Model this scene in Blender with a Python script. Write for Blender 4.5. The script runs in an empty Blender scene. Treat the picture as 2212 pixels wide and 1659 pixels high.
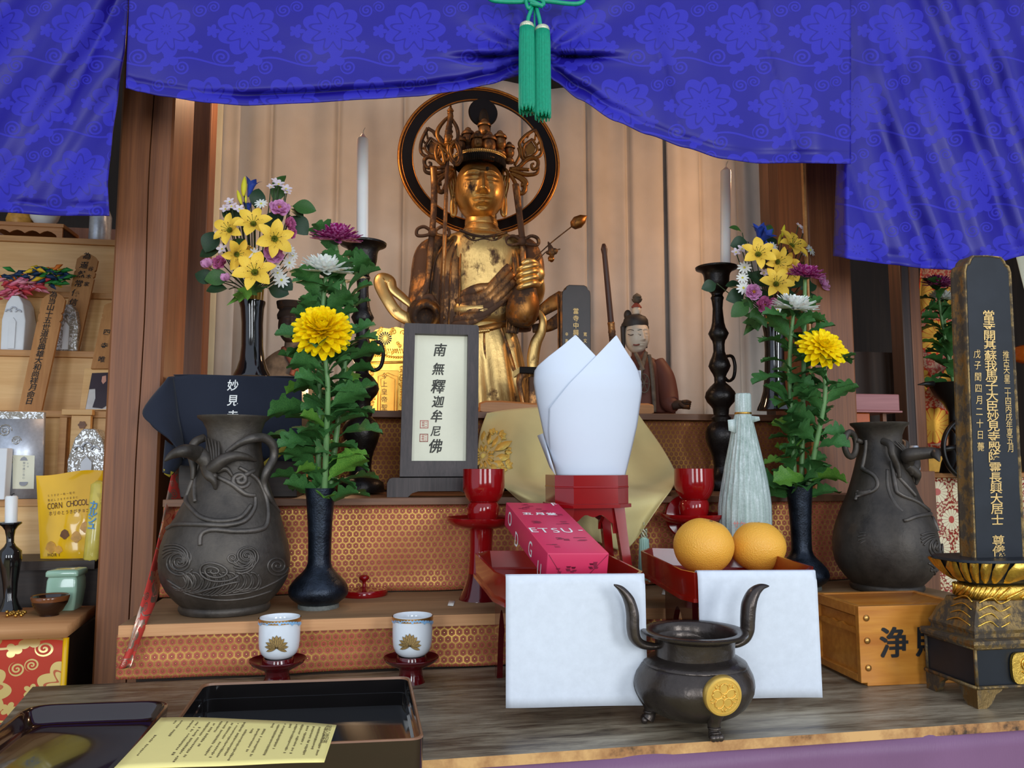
import bpy, bmesh, math, random
from mathutils import Vector, Matrix, noise as mnoise
random.seed(7)
PI = math.pi
SC = bpy.context.scene
COL = SC.collection
R_ = math.radians

# ------------------------------------------------------------------ camera
CZ = 1.10                     # eye height
YAW, PITCH, FPX = R_(9.6), R_(5.75), 1700.0
W, H = 2212, 1659
FW = Vector((math.sin(YAW)*math.cos(PITCH), math.cos(YAW)*math.cos(PITCH), math.sin(PITCH)))
RT = Vector((math.cos(YAW), -math.sin(YAW), 0))
UP = RT.cross(FW)
EYE = Vector((0, 0, CZ))
cam = bpy.data.cameras.new('camera')
cam.sensor_fit = 'HORIZONTAL'; cam.sensor_width = 36
cam.lens = 36*FPX/W; cam.clip_start = 0.02; cam.clip_end = 50
camo = bpy.data.objects.new('camera', cam); COL.objects.link(camo)
rot = Matrix((RT, UP, -FW)).transposed()
camo.matrix_world = Matrix.Translation(EYE) @ rot.to_4x4()
SC.camera = camo

# ------------------------------------------------------------------ light
SC.view_settings.view_transform = 'Standard'
SC.view_settings.look = 'None'
SC.view_settings.gamma = 1
SC.view_settings.exposure = 0.15
wd = bpy.data.worlds.new('world'); SC.world = wd; wd.use_nodes = True
wd.node_tree.nodes['Background'].inputs[0].default_value = (0.62, 0.72, 0.90, 1)
wd.node_tree.nodes['Background'].inputs[1].default_value = 1.0
def area(name, loc, target, sx, sy, power, color):
    l = bpy.data.lights.new(name, 'AREA'); l.shape = 'RECTANGLE'; l.size = sx; l.size_y = sy
    l.energy = power; l.color = color
    o = bpy.data.objects.new(name, l); COL.objects.link(o); o.location = loc
    o.rotation_euler = (Vector(target)-Vector(loc)).to_track_quat('-Z', 'Y').to_euler()
    return o
def point(name, loc, power, color, size):
    l = bpy.data.lights.new(name, 'POINT'); l.energy = power; l.color = color; l.shadow_soft_size = size
    o = bpy.data.objects.new(name, l); COL.objects.link(o); o.location = loc
    return o
# daylight from the open side of the hall behind the viewer (three bays of screens)
area('daylight_bay', (-1.5, -2.4, 1.45), (0.2, 1.5, 1.15), 0.75, 1.5, 28, (0.86, 0.93, 1.0))
area('daylight_bay', (0.2, -2.7, 1.55), (0.3, 1.5, 1.15), 0.75, 1.5, 34, (0.88, 0.94, 1.0))
area('daylight_bay', (1.9, -2.2, 1.65), (0.5, 1.5, 1.1), 0.75, 1.5, 44, (0.90, 0.95, 1.0))
# the altar's own warm lamps, hung behind the top of the drape, and one low at the left
point('altar_lamp', (-0.20, 1.78, 1.98), 4.8, (1.0, 0.62, 0.35), 0.05)
point('altar_lamp', (1.02, 1.82, 1.90), 7.5, (1.0, 0.58, 0.31), 0.05)
point('altar_lamp', (-0.10, 1.72, 1.27), 1.3, (1.0, 0.66, 0.36), 0.02)

# ------------------------------------------------------------------ pixel -> place
def ray(px, py):
    return FW*FPX + RT*(px-W/2) - UP*(py-H/2)
def P(px, py, Y):
    d = ray(px, py); return EYE + d*(Y/d.y)
def PZ(px, py, z):
    d = ray(px, py); return EYE + d*((z-CZ)/d.z)
def mpp(px, Y, py=1000):
    d = ray(px, py); t = Y/d.y
    return t*math.cos(math.atan((px-W/2)/FPX))
def proj(v):
    d = Vector(v)-EYE; k = FPX/d.dot(FW)
    return (W/2+d.dot(RT)*k, H/2-d.dot(UP)*k)

# ------------------------------------------------------------------ scene records
ROOTM = {}
def props(o, label=None, cat=None, group=None, kind=None):
    if label: o['label'] = label
    if cat: o['category'] = cat
    if group: o['group'] = group
    if kind: o['kind'] = kind
    return o
def thing(name, label, cat, loc=(0, 0, 0), rz=0.0, group=None):
    o = bpy.data.objects.new(name, None); COL.objects.link(o)
    o.empty_display_size = 0.02
    o.location = loc; o.rotation_euler = (0, 0, rz)
    ROOTM[o.name] = Matrix.Translation(Vector(loc)) @ Matrix.Rotation(rz, 4, 'Z')
    return props(o, label, cat, group)
def copy_tree(o, parent=None):
    c = o.copy(); COL.objects.link(c)
    if parent: c.parent = parent
    for ch in list(o.children): copy_tree(ch, c)
    return c
def place(o, loc, rz=0.0, label=None, scale=None):
    o.location = loc; o.rotation_euler = (0, 0, rz)
    if scale: o.scale = (scale,)*3
    if label: o['label'] = label
    ROOTM[o.name] = Matrix.Translation(Vector(loc)) @ Matrix.Rotation(rz, 4, 'Z')
    return o

# ------------------------------------------------------------------ mesh builder
def catmull(pts, n=6, closed=False):
    pts = [Vector(p) for p in pts]; out = []
    m = len(pts); rng = m if closed else m-1
    for i in range(rng):
        if closed: a, b, c, d = pts[i-1], pts[i], pts[(i+1) % m], pts[(i+2) % m]
        else: a, b, c, d = pts[max(i-1, 0)], pts[i], pts[i+1], pts[min(i+2, m-1)]
        for k in range(n):
            t = k/n
            out.append(0.5*((2*b)+(c-a)*t+(2*a-5*b+4*c-d)*t*t+(3*b-a-3*c+d)*t**3))
    if not closed: out.append(pts[-1])
    return out
def lerp_list(vals, n):
    out = []
    for i in range(n):
        t = i/(n-1)*(len(vals)-1); k = min(int(t), len(vals)-2); out.append(vals[k]+(vals[k+1]-vals[k])*(t-k))
    return out
class MB:
    def __init__(s, M=None):
        s.bm = bmesh.new(); s.M = M; s.uv = None; s.mi = 0
    def v(s, p):
        p = Vector(p)
        return s.bm.verts.new(s.M @ p if s.M else p)
    def f(s, vs):
        try:
            f = s.bm.faces.new(vs); f.material_index = s.mi; f.smooth = True; return f
        except ValueError: return None
    def uvl(s):
        if s.uv is None: s.uv = s.bm.loops.layers.uv.new('UVMap')
        return s.uv
    def box(s, c, size, bev=0.0, seg=2, M=None):
        t = bmesh.new(); bmesh.ops.create_cube(t, size=1.0)
        for v in t.verts: v.co = Vector((v.co.x*size[0], v.co.y*size[1], v.co.z*size[2]))
        if bev > 0: bmesh.ops.bevel(t, geom=t.edges[:], offset=bev, segments=seg, profile=0.5, affect='EDGES')
        T = Matrix.Translation(Vector(c))
        if M: T = T @ M
        s.merge(t, T, smooth=False)
    def merge(s, t, T=None, smooth=True):
        mp = {}
        for v in t.verts: mp[v] = s.v(T @ v.co if T else v.co)
        for f in t.faces:
            nf = s.f([mp[v] for v in f.verts])
            if nf: nf.smooth = smooth
        t.free()
    def rings(s, rings, closed=True, cap0=False, cap1=False, uvs=None):
        vr = [[s.v(p) for p in r] for r in rings]
        n = len(vr[0])
        for i in range(len(vr)-1):
            for j in range(n if closed else n-1):
                k = (j+1) % n
                s.f([vr[i][j], vr[i][k], vr[i+1][k], vr[i+1][j]])
        if cap0: s.f(list(reversed(vr[0])))
        if cap1: s.f(vr[-1])
        return vr
    def lathe(s, prof, c=(0, 0, 0), seg=48, cap0=False, cap1=False, sq=None, T=None):
        """prof: (r, z) pairs"""
        c = Vector(c); rr = []
        for r, z in prof:
            ring = []
            for i in range(seg):
                a = 2*PI*i/seg
                p = Vector((r*math.cos(a), r*math.sin(a), z))
                ring.append(c + (T @ p if T else p))
            rr.append(ring)
        s.rings(rr, True, cap0, cap1)
    def tube(s, pts, rad, seg=8, cap=True, flat=None):
        pts = [Vector(p) for p in pts]; n = len(pts)
        if not isinstance(rad, (list, tuple)): rad = [rad]*n
        elif len(rad) != n: rad = lerp_list(list(rad), n)
        rr = []; ref = None
        for i in range(n):
            t = (pts[min(i+1, n-1)]-pts[max(i-1, 0)])
            if t.length < 1e-9: t = Vector((0, 0, 1))
            t.normalize()
            if ref is None:
                ref = Vector((0, -1, 0)) if abs(t.y) < 0.9 else Vector((1, 0, 0))
            x = (ref - t*ref.dot(t))
            if x.length < 1e-6: x = t.orthogonal()
            x.normalize(); ref = x; y = t.cross(x)
            fx, fy = flat if flat else (1, 1)
            rr.append([pts[i]+(x*math.cos(2*PI*k/seg)*fx+y*math.sin(2*PI*k/seg)*fy)*rad[i] for k in range(seg)])
        s.rings(rr, True, cap, cap)
    def prism(s, outline, d, T=None):
        """closed outline of (x, z) extruded along +y by d"""
        def tr(p): return T @ Vector(p) if T else Vector(p)
        a = [s.v(tr((x, 0, z))) for x, z in outline]; b = [s.v(tr((x, d, z))) for x, z in outline]
        n = len(a)
        fs = [s.f(a), s.f(list(reversed(b)))]
        for i in range(n): fs.append(s.f([a[i], b[i], b[(i+1) % n], a[(i+1) % n]]))
        for f in fs:
            if f: f.smooth = False
    def grid(s, fn, nu, nv, uvfn=None, thick=0.0):
        vs = [[s.v(fn(i/nu, j/nv)) for i in range(nu+1)] for j in range(nv+1)]
        if uvfn: L = s.uvl()
        for j in range(nv):
            for i in range(nu):
                f = s.f([vs[j][i], vs[j][i+1], vs[j+1][i+1], vs[j+1][i]])
                if f and uvfn:
                    for lp, (a, b) in zip(f.loops, ((i, j), (i+1, j), (i+1, j+1), (i, j+1))):
                        lp[s.uv].uv = uvfn(a/nu, b/nv)
        return vs
    def ball(s, c, r, seg=20, rin=12, T=None):
        if not isinstance(r, (tuple, list)): r = (r, r, r)
        t = bmesh.new(); bmesh.ops.create_uvsphere(t, u_segments=seg, v_segments=rin, radius=1.0)
        for v in t.verts: v.co = Vector((v.co.x*r[0], v.co.y*r[1], v.co.z*r[2]))
        M = Matrix.Translation(Vector(c))
        if T: M = M @ T
        s.merge(t, M)
    def build(s, name, mat, parent=None, local=False, solid=0.0, sub=0, bevel=0.0, sharp=None, weld=True, solid_off=0.0):
        bm = s.bm
        if weld: bmesh.ops.remove_doubles(bm, verts=bm.verts[:], dist=1e-6)
        bmesh.ops.recalc_face_normals(bm, faces=bm.faces[:])
        root = parent
        while root is not None and root.parent is not None: root = root.parent
        if parent is not None:
            if not local:
                inv = ROOTM[root.name].inverted()
                bm.transform(inv)
            loc = Vector((0, 0, 0))
        else:
            lo = Vector((min(v.co.x for v in bm.verts), min(v.co.y for v in bm.verts), min(v.co.z for v in bm.verts)))
            hi = Vector((max(v.co.x for v in bm.verts), max(v.co.y for v in bm.verts), max(v.co.z for v in bm.verts)))
            loc = Vector(((lo.x+hi.x)/2, (lo.y+hi.y)/2, lo.z))
            bm.transform(Matrix.Translation(-loc))
        me = bpy.data.meshes.new(name); bm.to_mesh(me); bm.free()
        for m in (mat if isinstance(mat, (list, tuple)) else [mat]): me.materials.append(m)
        o = bpy.data.objects.new(name, me); COL.objects.link(o)
        o.parent = parent; o.location = loc
        if parent is None: ROOTM[o.name] = Matrix.Translation(loc)
        if solid:
            md = o.modifiers.new('solid', 'SOLIDIFY'); md.thickness = solid; md.offset = solid_off
        if bevel:
            md = o.modifiers.new('bevel', 'BEVEL'); md.width = bevel; md.segments = 2; md.limit_method = 'ANGLE'; md.angle_limit = R_(40)
        if sub:
            md = o.modifiers.new('sub', 'SUBSURF'); md.levels = sub; md.render_levels = sub
        if sharp is not None:
            for p in me.polygons: p.use_smooth = True
            me.set_sharp_from_angle(angle=R_(sharp))
        return o
def lathe_px(mb, prof, Y, seg=56, cap0=True, cap1=True, dy=1.0, inner=0):
    """prof rows (py, half width in px, px): a turned shape standing at depth Y; returns surf(px,py)->point on its front"""
    rows = []
    for py, hw, px in prof:
        c = P(px, py, Y); r = max(hw*mpp(px, Y, py), 1e-4)
        rows.append((py, hw, px, c, r))
    mb.rings([[Vector((c.x+r*math.cos(2*PI*k/seg), Y+dy*r*math.sin(2*PI*k/seg), c.z)) for k in range(seg)] for (_, _, _, c, r) in rows], True, cap0, cap1)
    def surf0(px, py, lift=0.0):
        rs = sorted(rows[inner:], key=lambda q: q[0])
        py = min(max(py, rs[0][0]), rs[-1][0])
        for a, b in zip(rs, rs[1:]):
            if a[0] <= py <= b[0]:
                t = (py-a[0])/max(b[0]-a[0], 1e-6); break
        cx = a[2]+(b[2]-a[2])*t; hw = a[1]+(b[1]-a[1])*t; c = a[3].lerp(b[3], t); r = a[4]+(b[4]-a[4])*t
        u = max(-0.995, min(0.995, (px-cx)/max(hw, 1e-3)))
        rr = r+lift
        return Vector((c.x+rr*math.sin(u_ang(u, c, Y)), Y-dy*rr*math.cos(u_ang(u, c, Y)), c.z))
    def surf(px, py, lift=0.0):
        x, y = px, py
        for _ in range(6):
            q = proj(surf0(x, y, lift)); x += (px-q[0])*0.9; y += (py-q[1])*0.9
        return surf0(x, y, lift)
    surf.raw = surf0
    return surf
def u_ang(u, c, Y):
    # angle round the axis measured from the -Y direction so that u=0 faces the eye
    return math.asin(u) - math.atan2(c.x, Y)
# ------------------------------------------------------------------ materials
class NX:
    """a scalar in a node tree, with arithmetic"""
    def __init__(s, nt, sock): s.nt, s.k = nt, sock
    def m(s, op, *a):
        n = s.nt.nodes.new('ShaderNodeMath'); n.operation = op
        for i, q in enumerate((s,)+a):
            if isinstance(q, NX): s.nt.links.new(q.k, n.inputs[i])
            else: n.inputs[i].default_value = q
        return NX(s.nt, n.outputs[0])
    def __add__(s, o): return s.m('ADD', o)
    __radd__ = __add__
    def __sub__(s, o): return s.m('SUBTRACT', o)
    def __rsub__(s, o): return (s*-1.0)+o
    def __mul__(s, o): return s.m('MULTIPLY', o)
    __rmul__ = __mul__
    def __truediv__(s, o): return s.m('DIVIDE', o)
    def abs(s): return s.m('ABSOLUTE')
    def sin(s): return s.m('SINE')
    def cos(s): return s.m('COSINE')
    def fract(s): return s.m('FRACT')
    def floor(s): return s.m('FLOOR')
    def sqrt(s): return s.m('SQRT')
    def mod(s, o): return s.m('FLOORED_MODULO', o)
    def min(s, o): return s.m('MINIMUM', o)
    def max(s, o): return s.m('MAXIMUM', o)
    def lt(s, o): return s.m('LESS_THAN', o)
    def gt(s, o): return s.m('GREATER_THAN', o)
    def atan2(s, o): return s.m('ARCTAN2', o)
    def clamp(s): return s.max(0.0).min(1.0)
    def ss(s, a, b):
        n = s.nt.nodes.new('ShaderNodeMapRange'); n.interpolation_type = 'SMOOTHSTEP'
        s.nt.links.new(s.k, n.inputs[0]); n.inputs[1].default_value = a; n.inputs[2].default_value = b
        return NX(s.nt, n.outputs[0])
def pick(c, a, b):   # c ? a : b for c in {0,1}
    return a*c + b*(1.0-c)
class MT:
    def __init__(s, name):
        s.mat = bpy.data.materials.new(name); s.mat.use_nodes = True
        s.nt = s.mat.node_tree; s.b = s.nt.nodes['Principled BSDF']
        s.tc = s.nt.nodes.new('ShaderNodeTexCoord')
    def coord(s, kind='Object', scale=(1, 1, 1), rot=(0, 0, 0), loc=(0, 0, 0)):
        n = s.nt.nodes.new('ShaderNodeMapping'); n.inputs['Scale'].default_value = scale
        n.inputs['Rotation'].default_value = rot; n.inputs['Location'].default_value = loc
        s.nt.links.new(s.tc.outputs[kind], n.inputs[0]); return n.outputs[0]
    def xyz(s, kind='Object', **k):
        n = s.nt.nodes.new('ShaderNodeSeparateXYZ'); s.nt.links.new(s.coord(kind, **k), n.inputs[0])
        return [NX(s.nt, n.outputs[i]) for i in range(3)]
    def noise(s, vec, scale=5, detail=4, rough=0.55, dist=0.0):
        n = s.nt.nodes.new('ShaderNodeTexNoise'); s.nt.links.new(vec, n.inputs['Vector'])
        n.inputs['Scale'].default_value = scale; n.inputs['Detail'].default_value = detail
        n.inputs['Roughness'].default_value = rough; n.inputs['Distortion'].default_value = dist
        return NX(s.nt, n.outputs[0])
    def wave(s, vec, scale=5, dist=2, detail=2, dscale=1.0, kind='BANDS', dirn='X'):
        n = s.nt.nodes.new('ShaderNodeTexWave'); s.nt.links.new(vec, n.inputs['Vector'])
        n.wave_type = kind; n.bands_direction = dirn
        n.inputs['Scale'].default_value = scale; n.inputs['Distortion'].default_value = dist
        n.inputs['Detail'].default_value = detail; n.inputs['Detail Scale'].default_value = dscale
        return NX(s.nt, n.outputs[1])
    def voro(s, vec, scale=5, feature='F1', rnd=1.0):
        n = s.nt.nodes.new('ShaderNodeTexVoronoi'); s.nt.links.new(vec, n.inputs['Vector'])
        n.feature = feature; n.inputs['Scale'].default_value = scale; n.inputs['Randomness'].default_value = rnd
        return NX(s.nt, n.outputs[0])
    def ramp(s, f, stops):
        n = s.nt.nodes.new('ShaderNodeValToRGB'); s.nt.links.new(f.k, n.inputs[0]); e = n.color_ramp.elements
        while len(e) < len(stops): e.new(0.5)
        for q, (p, c) in zip(e, stops): q.position = p; q.color = (*c, 1)
        return n.outputs[0]
    def mix(s, f, a, b, mode='MIX'):
        n = s.nt.nodes.new('ShaderNodeMix'); n.data_type = 'RGBA'; n.blend_type = mode
        if isinstance(f, NX): s.nt.links.new(f.k, n.inputs[0])
        else: n.inputs[0].default_value = f
        for q, i in ((a, 6), (b, 7)):
            if isinstance(q, tuple): n.inputs[i].default_value = (*q, 1)
            else: s.nt.links.new(q, n.inputs[i])
        return n.outputs[2]
    def col(s, c):
        if isinstance(c, tuple): s.b.inputs['Base Color'].default_value = (*c, 1)
        else: s.nt.links.new(c, s.b.inputs['Base Color'])
        return s
    def set(s, **k):
        for a, q in k.items():
            i = s.b.inputs[{'rough': 'Roughness', 'metal': 'Metallic', 'spec': 'Specular IOR Level', 'coat': 'Coat Weight', 'coatr': 'Coat Roughness',
                            'trans': 'Transmission Weight', 'sss': 'Subsurface Weight', 'sheen': 'Sheen Weight', 'alpha': 'Alpha', 'ior': 'IOR', 'aniso': 'Anisotropic'}[a]]
            if isinstance(q, NX): s.nt.links.new(q.k, i)
            else: i.default_value = q
        return s
    def bump(s, h, dist=0.001, strength=1.0):
        n = s.nt.nodes.new('ShaderNodeBump'); s.nt.links.new(h.k, n.inputs['Height'])
        n.inputs['Distance'].default_value = dist; n.inputs['Strength'].default_value = strength
        s.nt.links.new(n.outputs[0], s.b.inputs['Normal']); return s
def srgb(r, g, b):
    return tuple(((c/255)/12.92 if c/255 <= 0.04045 else ((c/255+0.055)/1.055)**2.4) for c in (r, g, b))
def plain(name, c, rough=0.5, vary=0.12, scale=30, **k):
    m = MT(name); n = m.noise(m.coord(), scale, 3)
    d = tuple(max(0, q*(1-vary)) for q in c); l = tuple(min(1, q*(1+vary)) for q in c)
    m.col(m.ramp(n, [(0.3, d), (0.7, l)])).set(rough=rough, **k)
    return m.mat
def wood(name, dark, light, axis='Z', scale=60, rough=0.55, stretch=0.05, coat=0.0, bump=0.0004, mid=None, blotch=0.35):
    m = MT(name); sc = {'X': (stretch, 1, 1), 'Y': (1, stretch, 1), 'Z': (1, 1, stretch)}[axis]
    g = m.noise(m.coord(scale=sc), scale, 6, 0.65, 0.6); f = m.noise(m.coord(scale=sc), scale*4.5, 2)
    b = m.noise(m.coord(scale=tuple(q*0.6 for q in sc)), scale*0.12, 3)
    h = g*0.65+f*0.35
    c = m.ramp(h, [(0.3, dark), (0.5, mid or tuple((a+b_)/2 for a, b_ in zip(dark, light))), (0.68, light)])
    c = m.mix(b*blotch, c, tuple(q*0.45 for q in dark))
    m.col(c).set(rough=rough, coat=coat, coatr=0.1).bump(h, bump)
    return m.mat
M = {}
M['pillar'] = wood('pillar_wood', srgb(104, 60, 34), srgb(158, 98, 56), 'Z', 75, 0.5, 0.025, blotch=0.3)
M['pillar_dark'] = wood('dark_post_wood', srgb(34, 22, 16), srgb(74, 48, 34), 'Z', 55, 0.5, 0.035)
M['post_brown'] = wood('post_wood', srgb(92, 54, 32), srgb(140, 90, 56), 'Z', 55, 0.5, 0.035)
M['cedar'] = wood('light_cedar', srgb(214, 162, 98), srgb(240, 198, 136), 'X', 38, 0.5, 0.06, blotch=0.12)
M['cedar_edge'] = wood('cedar_edge', srgb(176, 120, 66), srgb(212, 160, 98), 'X', 45, 0.5, 0.05, blotch=0.15)
M['board'] = wood('step_board', srgb(126, 96, 64), srgb(172, 136, 98), 'X', 45, 0.6, 0.04)
M['board_edge'] = wood('step_edge', srgb(186, 128, 80), srgb(220, 164, 110), 'X', 60, 0.55, 0.03, blotch=0.15)
M['shelf_brown'] = wood('shelf_brown', srgb(96, 62, 40), srgb(146, 98, 64), 'X', 50, 0.5, 0.04)
M['toba'] = wood('memorial_board_wood', srgb(164, 108, 54), srgb(196, 140, 80), 'Z', 40, 0.6, 0.05, blotch=0.2)
M['keyaki'] = wood('zelkova', srgb(176, 100, 28), srgb(226, 156, 62), 'X', 26, 0.35, 0.10, coat=0.4, blotch=0.25)
M['dark_frame'] = wood('dark_grained_frame', srgb(34, 26, 26), srgb(78, 64, 62), 'Z', 130, 0.5, 0.04)
M['bar_wood'] = wood('pale_bar_wood', srgb(176, 116, 64), srgb(210, 150, 92), 'X', 60, 0.5, 0.05)
def _table():
    m = MT('worn_black_lacquer_table')
    a = m.noise(m.coord(scale=(3.0, 22, 1)), 2.2, 8, 0.72, 0.4)
    b = m.noise(m.coord(scale=(1.2, 3.2, 1)), 2.0, 4)
    c = m.noise(m.coord(scale=(6, 60, 1)), 6.0, 4)
    h = (a*0.62+b*0.30+c*0.16)
    x, y, z = m.xyz()
    h = h + (x*0.10).min(0.05).max(-0.06)
    col = m.ramp(h, [(0.39, srgb(38, 31, 26)), (0.45, srgb(84, 73, 59)), (0.52, srgb(124, 112, 92)), (0.64, srgb(172, 160, 136))])
    m.col(col).set(rough=(a*0.35+0.22)).bump(h, 0.0006)
    return m.mat
M['table'] = _table()
def _edge():
    m = MT('worn_table_edge'); a = m.noise(m.coord(scale=(1, 1, 1)), 16, 5, 0.7)
    m.col(m.ramp(a, [(0.33, srgb(60, 42, 28)), (0.42, srgb(160, 112, 66)), (0.62, srgb(206, 160, 102))])).set(rough=0.5)
    return m.mat
M['table_edge'] = _edge()
M['dark_wood'] = wood('dark_table_wood', srgb(30, 22, 17), srgb(64, 48, 36), 'X', 40, 0.5, 0.05)
def _hex(name, ground, gold, deep, cell=0.0112):
    """tortoiseshell brocade: gold honeycomb with a small flower in each cell (uv in metres)"""
    m = MT(name); u, v, _ = m.xyz('UV'); x, y = u/cell, v/cell
    S = 1.7320508
    ax, ay = x.mod(1.0)-0.5, y.mod(S)-S/2
    bx, by = (x-0.5).mod(1.0)-0.5, (y-S/2).mod(S)-S/2
    near = (ax*ax+ay*ay).lt(bx*bx+by*by)
    gx, gy = pick(near, ax, bx), pick(near, ay, by)
    d = (gx.abs()).max(gx.abs()*0.5+gy.abs()*(S/2))          # 0 centre .. 0.5 edge
    line = d.ss(0.435, 0.455)*(1.0-d.ss(0.475, 0.49)) + d.ss(0.488, 0.495)*0.5
    line2 = d.ss(0.345, 0.365)*(1.0-d.ss(0.385, 0.405))
    ang = gy.atan2(gx); r = (gx*gx+gy*gy).sqrt()
    fl = (r-((ang*6.0).cos()*0.035+0.20))
    flower = 1.0-fl.ss(-0.02, 0.01); core = 1.0-r.ss(0.05, 0.08)
    petal = (r-0.16).abs().lt(0.02)
    goldm = (line+line2*0.5+core+petal*0.3).clamp()
    nz = m.noise(m.coord('UV'), 14, 3); shim = m.noise(m.coord('UV', scale=(900, 60, 1)), 1, 1)
    base = m.mix(flower, ground, deep)
    base = m.mix((nz*0.4), base, tuple(q*0.55 for q in ground))
    m.col(m.mix(goldm, base, gold)).set(rough=(1.0-goldm)*0.28+0.34, metal=goldm*0.9)
    m.bump(goldm*0.6+shim*0.25, 0.0005)
    return m.mat
M['brocade'] = _hex('gold_honeycomb_brocade', srgb(190, 88, 68), srgb(250, 208, 108), srgb(136, 42, 38))
M['brocade_dk'] = _hex('gold_honeycomb_brocade_dark', srgb(150, 74, 44), srgb(226, 176, 78), srgb(92, 34, 24), 0.0112)  # same honeycomb at the same cell size, in darker colours
def spiral(x, y, cx, cy, R, s, w, dirn=1.0):
    dx, dy = x-cx, y-cy; r = (dx*dx+dy*dy).sqrt(); a = dy.atan2(dx)*(dirn/(2*PI))
    t = ((r/s)-a).fract()-0.5
    return t.abs().lt(w)*r.lt(R)
def disc(x, y, cx, cy, R, k=0, amp=0.0, ph=0.0):
    dx, dy = x-cx, y-cy; r = (dx*dx+dy*dy).sqrt()
    if k: R = ((dy.atan2(dx)*float(k)+ph).cos().abs()*amp)+R
    return r.lt(R)
def _damask(name, ground, fig, sheen_c, cell=0.16, metal=0.0, rough=0.42, gold=None):
    m = MT(name); u, v, _ = m.xyz('UV')
    wob = m.noise(m.coord('UV'), 9, 2)
    x0, y0 = u/cell, v/(cell*0.9)
    row = y0.floor(); x1 = x0+row.mod(2.0)*0.5
    x, y = x1.fract()-0.5+(wob-0.5)*0.10, y0.fract()-0.5
    ang = (y-0.10).atan2(x); r = (x*x+(y-0.10)*(y-0.10)).sqrt()
    flower = disc(x, y, 0, 0.10, 0.30, 4.5, 0.075)
    inner = ((r*14.0)-((ang*9.0).sin()*0.8)).sin().abs().lt(0.22)*r.gt(0.045)
    flower = flower*(1.0-inner*0.85)
    vine = (y+0.33-(x*6.28318).sin()*0.055).abs().lt(0.014)
    s1 = spiral(x, y, -0.33, -0.27, 0.11, 0.055, 0.24); s2 = spiral(x, y, 0.20, -0.40, 0.10, 0.05, 0.24, -1.0)
    s3 = spiral(x, y, 0.42, 0.36, 0.09, 0.045, 0.24, -1.0); s4 = spiral(x, y, -0.42, 0.40, 0.08, 0.04, 0.24)
    l1 = disc(x, y, 0.04, -0.30, 0.06, 1.5, 0.06, 0.6); l2 = disc(x, y, -0.12, -0.41, 0.045, 1.5, 0.05); l3 = disc(x, y, 0.36, -0.13, 0.05, 2.5, 0.04)
    l4 = disc(x, y, -0.42, 0.08, 0.05, 2.5, 0.045)
    fig_m = flower.max(vine).max(s1).max(s2).max(s3).max(s4).max(l1).max(l2).max(l3).max(l4).clamp()
    big = m.noise(m.coord('UV'), 4, 2)
    c = m.mix(fig_m, ground, fig)
    if gold is None:
        wv = m.noise(m.coord('UV', scale=(60, 1400, 1)), 1, 1)
        m.col(c).set(rough=fig_m*0.14+rough, spec=0.35)
        m.bump(fig_m*0.5+wv*0.12, 0.0006)
    else:
        m.col(m.mix(fig_m, ground, gold)).set(rough=(1.0-fig_m)*0.3+0.36, metal=fig_m*0.9).bump(fig_m, 0.0005)
    return m.mat
M['damask'] = _damask('blue_damask', srgb(28, 19, 132), srgb(42, 37, 165), srgb(60, 90, 255), 0.135)
M['red_gold'] = _damask('red_and_gold_brocade', srgb(186, 52, 26), srgb(226, 196, 130), (1, 1, 1), 0.14, gold=srgb(232, 204, 136))
M['red_floral'] = _damask('red_lining_brocade', srgb(196, 60, 48), srgb(226, 180, 160), (1, 1, 1), 0.10, gold=srgb(224, 190, 165))
def _mon(name, ground, light, gold, cell, metal):
    """big round chrysanthemum wheels on a ground"""
    m = MT(name); u, v, _ = m.xyz('UV'); x0, y0 = u/cell, v/cell
    row = y0.floor(); x, y = (x0+row.mod(2.0)*0.5).fract()-0.5, y0.fract()-0.5
    r = (x*x+y*y).sqrt(); a = y.atan2(x)
    wheel = r.lt(0.41); spoke = (a*8.0).sin().abs().lt(0.16)*r.gt(0.1); rim = (r-0.41).abs().lt(0.02)
    pet = (r-((a*8.0).sin().abs()*0.05+0.35)).gt(0.0)*wheel
    n = m.noise(m.coord('UV'), 150, 3); fil = n.gt(0.5)
    core = r.lt(0.13)
    c = m.mix(wheel, m.mix(fil, ground, light), gold)
    c = m.mix((spoke+pet).clamp()*wheel, c, ground); c = m.mix(core, c, srgb(196, 84, 70) if metal < 0.5 else gold)
    m.col(c).set(rough=0.4, metal=wheel*metal).bump(wheel*0.5+fil*0.3, 0.0005)
    return m.mat
M['mon_gold'] = _mon('gold_wheel_brocade', srgb(196, 60, 30), srgb(216, 160, 120), srgb(228, 168, 64), 0.115, 0.8)
M['mon_white'] = _mon('white_flower_brocade', srgb(150, 40, 24), srgb(226, 206, 164), srgb(240, 228, 190), 0.072, 0.0)
def _cloth(name, c, rough=0.8, weave=900, trans=0.0, vary=0.1):
    m = MT(name); n = m.noise(m.coord(), 6, 3)
    w = m.noise(m.coord(scale=(1, 1, 0.12)), weave, 2)
    m.col(m.ramp(n, [(0.3, tuple(q*(1-vary) for q in c)), (0.7, tuple(min(1, q*(1+vary)) for q in c))])).set(rough=rough, spec=0.2, sheen=0.1).bump(w, 0.0003)
    return m.mat
M['curtain'] = _cloth('greige_curtain', srgb(206, 198, 188), 0.85)
M['curtain_cream'] = _cloth('cream_curtain', srgb(222, 208, 172), 0.85)
M['navy_cloth'] = _cloth('navy_cotton', srgb(38, 42, 54), 0.95)
M['lining_yellow'] = plain('mustard_lining', srgb(168, 146, 40), 0.8)
M['purple'] = _cloth('purple_satin', srgb(120, 86, 116), 0.38)
M['olive'] = _cloth('pale_gold_cloth', srgb(204, 190, 134), 0.75)
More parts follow.
